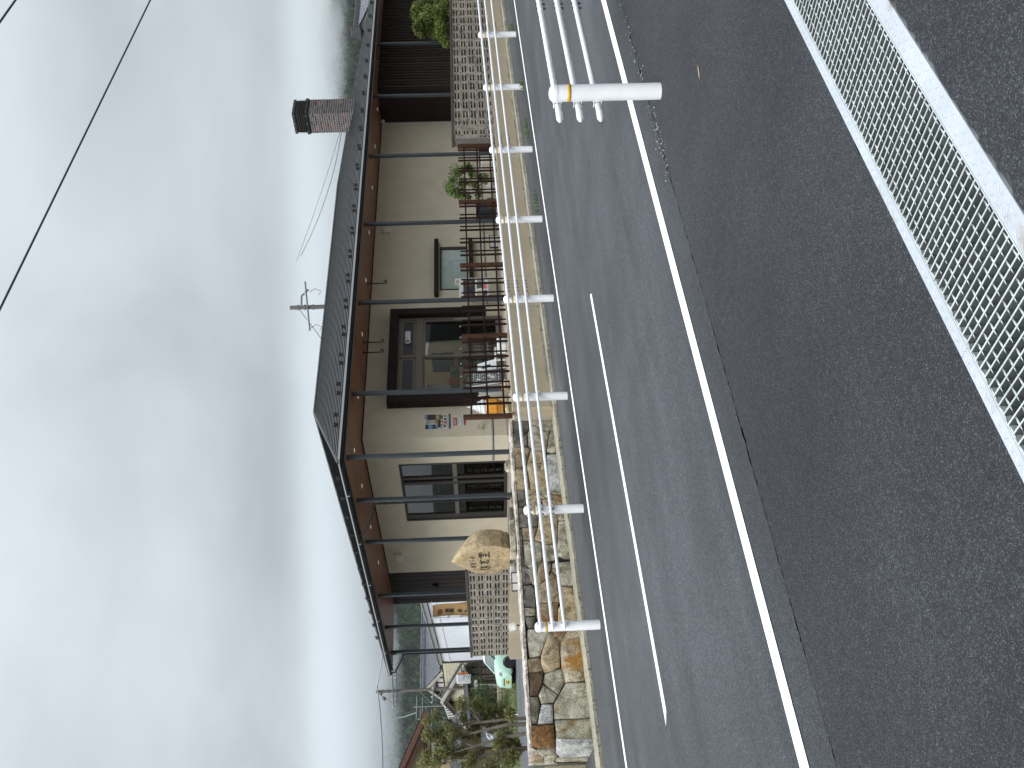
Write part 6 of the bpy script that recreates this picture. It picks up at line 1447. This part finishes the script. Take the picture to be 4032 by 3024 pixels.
# pale metal shed just behind the shop
sh = thing('metal_shed', 'white ribbed metal building with a grey eave behind the shop corner', 'shed', (22, 45.5, .1))
mb = MB(); n = 84
V = []
for i in range(n + 1):
    y = 41.2 + (49.1 - 41.2) * i / n; zt = 4.30 - (y - 41.9) * .055; d = .022 if (i // 1) % 2 else 0
    V += [(20.52 - d, y, .1), (20.52 - d, y, zt)]
mb.add(V, [(2*i, 2*i+2, 2*i+3, 2*i+1) for i in range(n)]); part('ribbed_wall', mb, mat('white ribbed metal', (.60, .63, .68), .45, .05, 1.2), sh)
mb = MB(); mb.slab([(20.55, 41.2, .1), (20.55, 49.12, .1), (20.55, 49.12, 3.9), (20.55, 41.2, 4.3)], (9, 0, 0)); part('wall', mb, mat('white flashing', (.62, .64, .66), .5, .05, 2), sh)
mb = MB(); mb.slab([(20.42, 41.0, 4.38), (20.42, 49.3, 3.92), (20.42, 49.3, 4.14), (20.42, 41.0, 4.62)], (.06, 0, 0)); mb.slab([(20.36, 41.0, 4.62), (20.36, 49.3, 4.14), (20.36, 49.3, 4.20), (20.36, 41.0, 4.68)], (9.3, 0, 0)); part('eave', mb, mat('grey eave metal', (.26, .27, .28), .45, .1, 2), sh)
mb = MB(); mb.slab([(20.485, 41.2, 3.94), (20.485, 49.1, 3.50), (20.485, 49.1, 3.56), (20.485, 41.2, 4.0)], (.015, 0, 0)); part('joint_strip', mb, MATS['white flashing'], sh)
mb = MB(); mb.box(20.47, 20.6, 49.11, 49.26, .1, 3.95); part('corner_pipe', mb, M_FRAME, sh)
# beige house with brown barge boards at the left
hC = thing('beige_house', 'beige house with reddish brown barge board and small tiled porch roof, far left', 'house', (14.5, 58, .1))
CX, CYc, CZr = 18.9, 54.0, 5.38; sl = .446
mb = MB(); tiled_slope(mb, (19.35, 53.4, 5.20), (19.35, 66, 5.20), (9.5, 53.4, 9.6), (9.5, 66, 9.6), 40, 36, .03); rC = part('roof', mb, M_KDARK, hC)
mb = MB(); mb.slab([(19.4, 53.3, 5.17), (9.5, 53.3, 9.58), (9.5, 53.3, 9.28), (19.4, 53.3, 4.87)], (0, .14, 0)); part('barge_board', mb, mat('red brown barge', (.125, .055, .034), .6, .2, 3), rC)
mb = MB(); mb.slab([(19.2, 53.45, 5.0), (9.5, 53.45, 9.3), (9.5, 53.45, 9.0), (19.2, 53.45, 4.72)], (0, .10, 0)); part('barge_board', mb, MATS['red brown barge'], rC)
mb = MB(); mb.slab([(18.5, 54.0, .1), (8, 54.0, .1), (8, 54.0, 9.7), (18.5, 54.0, 5.15)], (0, 11, 0)); part('wall', mb, mat('beige stucco', (.44, .35, .21), .9, .08, 1.5), hC)
mb = MB(); mb.box(12, 18.5, 53.9, 53.995, 5.05, 5.25); mb.box(17.2, 17.4, 53.88, 53.995, 4.0, 5.04); mb.box(18.0, 18.12, 53.9, 53.995, .1, 5.04); part('timber_frame', mb, MATS['red brown barge'], hC)
mb = MB(); mb.box(16.6, 17.9, 53.92, 53.998, 4.0, 4.9); w_ = part('window', mb, M_TIMB, hC); mb = MB(); mb.box(16.7, 17.8, 53.90, 53.919, 4.1, 4.8); part('pane', mb, M_FROST, w_)
mb = MB(); tiled_slope(mb, (13.5, 51.9, 3.05), (18.9, 51.9, 3.05), (13.5, 53.9, 3.75), (18.9, 53.9, 3.75), 20, 8, .04); part('porch_roof', mb, M_KAWARA, hC)
mb = MB(); mb.box(17.3, 18.7, 53.9, 53.998, .75, 2.1); w_ = part('window', mb, MATS['red brown barge'], hC); mb = MB(); mb.box(17.4, 18.0, 53.88, 53.899, .85, 2.0); mb.box(18.05, 18.6, 53.88, 53.899, .85, 2.0); part('pane', mb, mat('pale curtain', (.50, .54, .52), .5, .1, 2), w_)
mb = MB(); mb.box(15.0, 16.3, 53.9, 53.998, .5, 2.0); w_ = part('shutter', mb, MATS['brown shutters'], hC)
# gable end peeping over the shop roof at the right
hE = thing('far_tiled_house', 'tiled gable ridge peeping over the shop roof at the far right', 'house', (56.5, 33, .1))
mb = MB(); tiled_slope(mb, (55.2, 28.5, 6.3), (70, 28.5, 6.3), (55.2, 32.1, 8.35), (70, 32.1, 8.35), 36, 14, .05); tiled_slope(mb, (55.2, 36.5, 6.0), (70, 36.5, 6.0), (55.2, 32.1, 8.35), (70, 32.1, 8.35), 36, 14, .05)
rE = part('roof', mb, M_KAWARA, hE); mb = MB(); mb.box(55.0, 70, 31.9, 32.3, 8.3, 8.62); mb.box(54.95, 55.15, 31.75, 32.45, 8.1, 8.75); part('ridge', mb, M_KDARK, rE, bevel=.04)
mb = MB(); mb.slab([(55.8, 28.9, .3), (55.8, 36.0, .3), (55.8, 36.0, 6.2), (55.8, 32.1, 8.2), (55.8, 28.9, 6.4)], (13, 0, 0)); part('wall', mb, M_PLAS, hE)

# street side details on the left
struct('grass_verge', sheet([-40, 12, 14, 16, 18, 20, 22, 40], [44.5, 45.4, 46.2, 47.2], lambda x, y: LOTZ + .01 + .5 * sm((y - 45.2) / 1.8)), mat('verge grass', (.11, .125, .05), .9, .35, 3, .4, 12))
gr = MB()
for i in range(5200):
    x = random.uniform(11, 22); y = random.uniform(45.0, 47.2); z = LOTZ + .5 * sm((y - 45.2) / 1.8); h = random.uniform(.06, .2); a = random.uniform(0, 3.14); dx, dy = math.cos(a) * .02, math.sin(a) * .02
    gr.add([(x - dx, y - dy, z), (x + dx, y + dy, z), (x + random.gauss(0, .05), y + random.gauss(0, .05), z + h)], [(0, 1, 2)])
o = solo('grass_blades', gr, mat('grass blades', (.13, .165, .055), .7, .4, 2, trans=True), 'green grass growing on the verge below the low wall', 'grass', kind='stuff')
lw = thing('low_block_wall', 'low beige garden wall of long stones beyond the green verge', 'garden wall', (16, 47.5, .4))
mb = MB(); mb.box(-20, 26, 47.36, 47.6, .2, .62); part('wall_core', mb, M_DARKGAP, lw)
x = 10.0; BMm = mat('beige garden stone', (.27, .235, .17), .9, .25, 2, .3, 20, objvar=.15)
while x < 22:
    L = random.uniform(.7, 1.1)
    for z0, z1 in ((.45, .78), (.80, 1.05)):
        mb = MB(); mb.box(x + .02 + (.3 if z0 > .7 else 0), x + L + (.3 if z0 > .7 else 0), 47.25 + random.uniform(-.03, .03), 47.6, z0, z1); part('wall_stone', mb, BMm, lw, bevel=.03)
    x += L + .02
for k, (x, y, h, lab) in enumerate(((15.9, 44.7, .75, 'slim white roadside post below the bushes'), (13.0, 43.4, .75, 'slim white roadside post nearest the left edge of the picture'))):
    mb = MB(); mb.cyl((x, y, LOTZ), (x, y, LOTZ + h), .035, n=10); mb.cyl((x, y, LOTZ + h - .12), (x, y, LOTZ + h - .06), .037, n=10, m=1); solo('delineator_post', mb, [MATS['white pole'], M_YEL], lab, 'post')
HG = [mat('hedge leaf dark', (.022, .045, .012), .6, .3, 8, trans=True), mat('hedge leaf', (.05, .09, .022), .6, .3, 8, trans=True), mat('hedge leaf light', (.10, .15, .03), .6, .3, 8, trans=True)]
def bush(lab, c, r, n, mset, L=.13):
    mb = MB()
    for k in range(9):
        q = (c[0] + random.gauss(0, r[0]*.45), c[1] + random.gauss(0, r[1]*.4), c[2] + random.gauss(0, r[2]*.35)); leaf_cluster(mb, q, (r[0]*.55, r[1]*.5, r[2]*.55), n // 9, L, .035, droop=.2, shell=.3, mset=mset)
    solo('garden_bush', mb, HG, lab, 'bush')
bush('round dark green garden bush left of the car bonnet', (19.3, 53.0, 1.45), (1.0, .8, .85), 1800, [0, 0, 1, 1, 2])
bush('light green shrub behind the mint car, under the dark timber wall', (21.0, 55.5, 2.0), (.9, .8, .9), 1300, [1, 1, 2, 2])
bush('dark green tall bush behind the white roof of the car', (23.6, 55.0, 2.4), (1.4, .8, 1.1), 1700, [0, 1, 1])
bush('low bright bush at the far left beneath the pruned trees', (14.6, 46.9, .9), (1.0, .5, .45), 1300, [1, 2, 2], .1)
bush('small green bush on the verge beside the slim white post', (16.6, 46.9, .9), (.7, .4, .4), 1000, [1, 1, 2], .1)
# scooter under a silver cover by the garden wall
mb = MB(); mb.ball((17.4, 50.2, 1.0), .5, 12, 8, 0, (1.5, .6, .75)); mb.ball((16.8, 50.2, 1.35), .28, 10, 6, 0, (.9, .8, 1.1)); mb.ball((18.0, 50.2, 1.15), .3, 10, 6, 0, (1.1, .8, .7)); mb.v = [(a + random.gauss(0, .03), b + random.gauss(0, .03), max(c + random.gauss(0, .03), .2)) for a, b, c in mb.v]
solo('covered_scooter', mb, mat('silver sheet', (.36, .38, .42), .4, .2, 3, .4, 9), 'scooter under a silvery cover before the dark timber house', 'scooter')
# shop sign box on a bracket
t = thing('sign_box', 'white rounded sign box with orange side lamp standing before the dark timber house', 'sign', (23.05, 58, .1))
mb = MB(); mb.box(22.74, 23.31, 57.9, 58.1, 2.55, 3.47); part('sign_panel', mb, mat('white sign face', (.60, .61, .63), .5, .06, 2), t, bevel=.05); mb = MB(); mb.box(23.32, 23.44, 57.92, 58.08, 2.75, 3.4); part('orange_strip', mb, mat('orange strip', (.62, .17, .05), .5, .1, 4), t)
mb = MB(); mb.cyl((23.05, 58.0, .1), (23.05, 58.0, 2.56), .05, n=8); mb.cyl((23.4, 58, 3.1), (23.9, 58, 3.2), .03, n=6); part('pole', mb, M_TIMB, t)
t = thing('lamp_pole', 'thin white slanted pole in front of the dark timber house by the car', 'pole', (22.3, 57.0, .1)); mb = MB(); mb.tube([(22.1, 57, .5), (22.25, 57, 2.15)], .04, n=8); mb.box(22.0, 22.5, 56.9, 57.1, 2.16, 2.36); part('pole', mb, MATS['white pole'], t)

# ------------------------------------------------------------------ utility poles and cables
M_PCONC = mat('utility pole concrete', (.135, .125, .115), .85, .2, 2, .2, 20); M_WIRE = mat('black cable', (.04, .042, .048), .6, .1, 5); M_WIREP = mat('grey cable sheath', (.30, .32, .34), .6, .1, 5); M_IRON = mat('dull iron fitting', (.16, .165, .175), .6, .2, 8, metal=.2); M_PORC = mat('white porcelain', (.62, .62, .62), .3, .05, 5)
def upole(lab, x, y, z0, z1, r0, r1, arms, extra=None):
    t = thing('utility_pole', lab, 'utility pole', (x, y, z0)); mb = MB(); mb.cyl((x, y, z0), (x, y, z1), r0, r1, n=14); part('pole', mb, M_PCONC, t, smooth=True)
    for (z, a, L0, L1, tilt) in arms:
        d = Vector((math.cos(a), math.sin(a), tilt)); c = Vector((x, y, z)); mb = MB(); mb.tube([c - d*L0 - Fv*.2, c + d*L1 - Fv*.2], .05, n=6); ar = part('cross_arm', mb, M_IRON, t)
        mb = MB()
        for s in (-L0, -L0*.55, L1*.55, L1): q = c + d*s - Fv*.2; mb.lathe([(.02, 0), (.045, .04), (.025, .06), (.045, .10), (.02, .14)], tuple(q), 10)
        part('insulators', mb, M_PORC, ar, smooth=True)
    mb = MB()
    for z in (z1 - .5, z1 - .9, z1 - 1.4, z1 - 2.2): mb.cyl((x, y, z - .04), (x, y, z + .04), r1 + .045, n=12)
    part('pole_bands', mb, M_IRON, t)
    return t
def P_at(s, d, z): v = Rv * s + Fv * d; return (v.x, v.y, z)
p1 = P_at((1512 - 1185) / 3690 * 58, 58, 0); p2 = P_at((1512 - 2699) / 3690 * 70, 70, 0)
t1 = upole('grey concrete utility pole with cable fittings rising behind the shop roof', p1[0], p1[1], .1, 12.85, .19, .125, [(11.75, math.radians(-51+8), 1.45, 1.55, .05)])
mb = MB(); c = Vector((p1[0], p1[1], 12.15)) + Rv*.15; mb.tube([c, c + Rv*.55 + Vector((0,0,-.02)), c + Rv*.8 + Vector((0,0,-.3)), c + Rv*.95 + Vector((0,0,-.45))], .06, n=6)
for s in (.9, -1.3): q = Vector((p1[0], p1[1], 11.6)) + Rv*s - Fv*.25; mb.tube([q, q + Rv*.2 + Vector((0,0,-.35)), q + Rv*.05 + Vector((0,0,-.7)), q - Rv*.2 + Vector((0,0,-.55))], .02, n=5)
q = Vector((p1[0], p1[1], 12.3)) - Rv*.1; mb.tube([q, q - Rv*1.5 + Vector((0,0,-1.05)), q - Rv*2.5 + Vector((0,0,-1.7))], .025, n=5); part('fittings', mb, M_IRON, t1)
t2 = upole('tall grey utility pole with cross arms beyond the left end of the shop', p2[0], p2[1], .1, 9.82, .15, .10, [(8.55, math.radians(-51+14), 1.1, 2.1, .02), (8.3, math.radians(-51+14), .9, 1.9, -.04), (5.55, math.radians(-51), 1.0, .25, -.12)])
mb = MB(); c = Vector((p2[0], p2[1], 9.7)); mb.tube([c - Rv*.1, c - Rv*1.0 + Vector((0,0,-1.3)), c - Rv*1.9 + Vector((0,0,-2.2))], .02, n=5); mb.ball(tuple(c - Rv*.55 + Vector((0,0,-.45))), .16); mb.ball(tuple(c - Rv*.2 + Vector((0,0,-.25))), .12)
for s in (1.2, 1.6, 2.0): q = Vector((p2[0], p2[1], 8.5)) + Rv*s - Fv*.25; mb.tube([q, q + Rv*.1 + Vector((0,0,-.4)), q - Rv*.4 + Vector((0,0,-.75))], .02, n=5)
q = Vector((p2[0], p2[1], 6.6)); mb.tube([q - Rv*.1, q - Rv*1.1 + Vector((0,0,-.95))], .03, n=5); mb.tube([q + Vector((0,0,-1.6)) - Rv*.3, q - Rv*.9 + Vector((0,0,-1.0)), ], .03, n=5); part('fittings', mb, M_IRON, t2)
def cable(lab, a, b, sag, r, m, n=30, group=None):
    a, b = Vector(a), Vector(b); mb = MB(); mb.tube([a.lerp(b, i/n) - Vector((0, 0, sag * 4 * (i/n) * (1 - i/n))) for i in range(n+1)], r, n=6)
    solo('overhead_cable', mb, m, lab, 'cable', group, smooth=True)
d1 = Vector((1, .079, 0))
cable('dark overhead cable crossing the whole sky from upper right to the top', Vector((13, 9.61, 8.0)) - d1*45, Vector((13, 9.61, 8.0)) + d1*55, 0.0, .0165, M_WIRE)
cable('second dark overhead cable cutting the top corner of the sky', Vector((12.8, 7.02, 8.0)) - d1*45, Vector((12.8, 7.02, 8.0)) + d1*55, 0.0, .0165, M_WIRE)
def img(x, y, d):      # a point given by its direction, used once for far cable ends
    a = (1512 - y) / 3690; b = (2016 - x) / 3690; v = fw + a * r2 + b * u2; return Vector((0, 0, 1.56)) + v * d
cable('twisted service cable running from the rear pole down to the chimney side', img(1184, 1008, 58), img(1345, 516, 52), .35, .018, M_WIRE)
cable('thin upper service cable running from the rear pole down to the chimney side', img(1166, 1030, 58), img(1338, 520, 52), .10, .012, M_WIRE)
cable('upper power line against the misty hill at the right edge', img(1320, -60, 80), img(1400, 330, 66), .25, .022, M_WIRE)
cable('lower power line against the misty hill at the right edge', img(1328, -60, 80), img(1404, 330, 66), .25, .022, M_WIRE)
cable('pale thick cable rising from the left pole behind the shop eave', img(1485, 2700, 70), img(1512, 2480, 64), .1, .055, M_WIREP)
cable('pale thick cable sagging from the left pole to the picture edge', img(1485, 2700, 70), img(1506, 3160, 62), .15, .055, M_WIREP)
cable('thin cable from the left pole arm across the misty hill', img(1538, 2560, 70), img(1536, 2380, 68), .1, .016, M_WIREP)
# television aerials on the house roofs
def aerial(lab, mast, z0, z1, booms):
    t = thing('roof_aerial', lab, 'aerial', mast[:2] + (z0,)); mb = MB(); mb.cyl((mast[0], mast[1], z0), (mast[0], mast[1], z1), .03, n=6); part('mast', mb, M_STEEL, t)
    for z, L, n_, w in booms:
        c = Vector((mast[0], mast[1], z)); d = (Rv * .75 + Fv * .66); s_ = (Rv * .66 - Fv * .75); mb = MB(); mb.tube([c - d*L*.5, c + d*L*.5], .022, n=5)
        for k in range(n_): q = c + d * L * (k / (n_-1) - .5); ww = w * (1 - .4 * k / n_); mb.tube([q - s_*ww, q + s_*ww], .012, n=4)
        part('boom', mb, M_STEEL, t)
aerial('slender television aerial with two booms over the small white gable', (24.1, 65.4), 4.7, 6.75, [(6.55, 1.5, 9, .35), (6.15, 1.2, 7, .3)])
aerial('cluster of silver aerials on a mast beside the pruned trees', (23.3, 65.6), 4.6, 6.5, [(6.3, 1.3, 6, .5), (5.9, 1.6, 8, .45), (5.5, 1.2, 6, .4)])
mb = MB(); mb.tube([tuple(img(1640, 2806, 66)), tuple(img(1590, 2823, 66)), tuple(img(1546, 2828, 66))], .04, n=6); solo('aerial_whip', mb, M_STEEL, 'long pale whip aerial slanting over the aerial cluster', 'aerial')

# ------------------------------------------------------------------ wooded hills and low cloud
def dirpt(y, d): a = (1512 - y) / 3690; v = Fv + Rv * a; return v * d
def hill_z(y, d):
    """height of the hillside at bearing y (picture row) and forward distance d"""
    crest = 140 + 14 * math.sin(y * .0021 + 1.0) + 8 * math.sin(y * .0067) + (34 * sm((900 - y) / 900))
    return crest * sm((d - 560) / 760)
mb = MB(); ys = list(range(-900, 4200, 60)); ds = [520 + 30 * i for i in range(40)]
for d in ds:
    for y in ys:
        p = dirpt(y, d); mb.v.append((p.x, p.y, max(0, hill_z(y, d)) - 1 + random.uniform(-1, 1)))
nx = len(ys); mb.f = [(j*nx+i, j*nx+i+1, (j+1)*nx+i+1, (j+1)*nx+i) for j in range(len(ds)-1) for i in range(nx-1)]; mb.mi = [0] * len(mb.f)
struct('hill', mb, mat('hill undergrowth', (.008, .014, .008), .95, .4, .03, spec=.1), smooth=True)
# the other side of the valley, behind the camera and to the left
mb = MB(); nb, nr = 72, 8
for j in range(nr):
    for i in range(nb + 1):
        a = math.radians(105 + 262 * i / nb); rr = 520 + 90 * j; h = (78 + 26 * math.sin(a * 5) + 10 * math.sin(a * 13)) * sm(j / (nr - 1))
        mb.v.append((math.sin(a) * rr, math.cos(a) * rr, h - 2))
mb.f = [(j*(nb+1)+i, j*(nb+1)+i+1, (j+1)*(nb+1)+i+1, (j+1)*(nb+1)+i) for j in range(nr-1) for i in range(nb)]; mb.mi = [0] * len(mb.f)
struct('hill', mb, mat('far wooded slope', (.018, .024, .017), .95, .5, .06), smooth=True)
M_FOR = [mat('forest dark', (.008, .016, .010), .95, .35, .05, spec=.1), mat('forest mid', (.014, .026, .014), .95, .35, .05, spec=.1), mat('forest light', (.026, .042, .020), .95, .35, .05, spec=.1)]
rng = np.random.default_rng(5)
def forest(name, lab, y0, y1, n):
    V, F, MI = [], [], []
    for i in range(n):
        y = rng.uniform(y0, y1); d = 560 + 760 * rng.uniform(0, 1) ** .8
        z = hill_z(y, d); p = dirpt(y, d); r = rng.uniform(2.0, 4.2); h = r * rng.uniform(1.5, 2.6); k = len(V); ns = 6
        m = int(rng.choice([0, 0, 1, 1, 1, 2]))
        for (f, rr) in ((0.0, .75), (.45, 1.0), (.8, .55)):
            for a in range(ns):
                q = 2*math.pi*a/ns + f; R_ = r * rr * rng.uniform(.75, 1.2); V.append((p.x + R_*math.cos(q), p.y + R_*math.sin(q), z - 1 + h*f*rng.uniform(.85, 1.15)))
        V.append((p.x, p.y, z - 1 + h))
        for b in (0, 1):
            for a in range(ns): F.append((k + b*ns + a, k + b*ns + (a+1) % ns, k + (b+1)*ns + (a+1) % ns, k + (b+1)*ns + a)); MI.append(m)
        for a in range(ns): F.append((k + 2*ns + a, k + 2*ns + (a+1) % ns, k + 3*ns)); MI.append(m)
    b = MB(); b.v, b.f, b.mi = V, F, MI
    return solo(name, b, M_FOR, lab, 'forest', kind='stuff')
forest('forest', 'dark green wooded hillside under low cloud at the left', 2150, 3500, 15000)
forest('forest', 'misty blue green wooded hillside under low cloud at the right', -500, 800, 9000)
mb = MB()
# ------------------------------------------------------------------ haze and the low cloud on the hilltops
def vol_box(name, lab, x0, x1, y0, y1, z0, z1, dens):
    mb = MB(); mb.box(x0, x1, y0, y1, z0, z1); m = bpy.data.materials.new(name); m.use_nodes = True; t = m.node_tree; t.nodes.clear()
    o = N(t, 'ShaderNodeOutputMaterial'); v = N(t, 'ShaderNodeVolumePrincipled'); v.inputs['Color'].default_value = (.80, .83, .85, 1); v.inputs['Density'].default_value = dens; v.inputs['Anisotropy'].default_value = 0.0
    t.links.new(v.outputs[0], o.inputs['Volume'])
    return solo(name, mb, m, lab, 'haze', kind='stuff'), t, v
vol_box('haze', 'thin grey blue haze filling the valley air', -1500, 2200, -1300, 2000, -3, 260, .00006)
def low_cloud(lab, x0, x1, y0, y1, z0, z1, zb):
    ob, t, v = vol_box('low_cloud', lab, x0, x1, y0, y1, z0, z1, 0.0); ob['category'] = 'cloud'
    tcx = N(t, 'ShaderNodeTexCoord'); sp = N(t, 'ShaderNodeSeparateXYZ'); t.links.new(tcx.outputs['Object'], sp.inputs[0])
    mp = N(t, 'ShaderNodeMapping'); mp.inputs['Scale'].default_value = (.0052, .0052, .011); t.links.new(tcx.outputs['Object'], mp.inputs[0])
    n = N(t, 'ShaderNodeTexNoise'); n.inputs['Scale'].default_value = 1.0; n.inputs['Detail'].default_value = 4; n.inputs['Roughness'].default_value = .58; t.links.new(mp.outputs[0], n.inputs['Vector'])
    # cloud base wanders up and down and rises to the right; the near side and the top thin out
    ox, oy = (x0 + x1) / 2, (y0 + y1) / 2
    fwd = mth(t, 'ADD', mth(t, 'ADD', mth(t, 'MULTIPLY', sp.outputs[0], Fv.x), mth(t, 'MULTIPLY', sp.outputs[1], Fv.y)), ox * Fv.x + oy * Fv.y)
    lat = mth(t, 'ADD', mth(t, 'ADD', mth(t, 'MULTIPLY', sp.outputs[0], Rv.x), mth(t, 'MULTIPLY', sp.outputs[1], Rv.y)), ox * Rv.x + oy * Rv.y)
    base = mth(t, 'ADD', mth(t, 'MULTIPLY', mth(t, 'SUBTRACT', n.outputs[0], .5), -170.0), mth(t, 'ADD', mth(t, 'MULTIPLY', lat, .055), zb - z0))
    k = mth(t, 'DIVIDE', mth(t, 'SUBTRACT', sp.outputs[2], base), 30.0, True)
    k2 = mth(t, 'DIVIDE', mth(t, 'SUBTRACT', z1 - z0, sp.outputs[2]), (z1 - z0) * .42, True)
    k3 = mth(t, 'DIVIDE', mth(t, 'SUBTRACT', fwd, 900.0), 180.0, True)
    d = mth(t, 'MULTIPLY', mth(t, 'MULTIPLY', mth(t, 'MULTIPLY', k, k2), k3), .022)
    t.links.new(d, v.inputs['Density'])
low_cloud('low grey cloud lying on the wooded hilltops', 250, 1350, 480, 1420, 55, 215, 112)
S.cycles.volume_step_rate = 1.0; S.cycles.volume_max_steps = 64
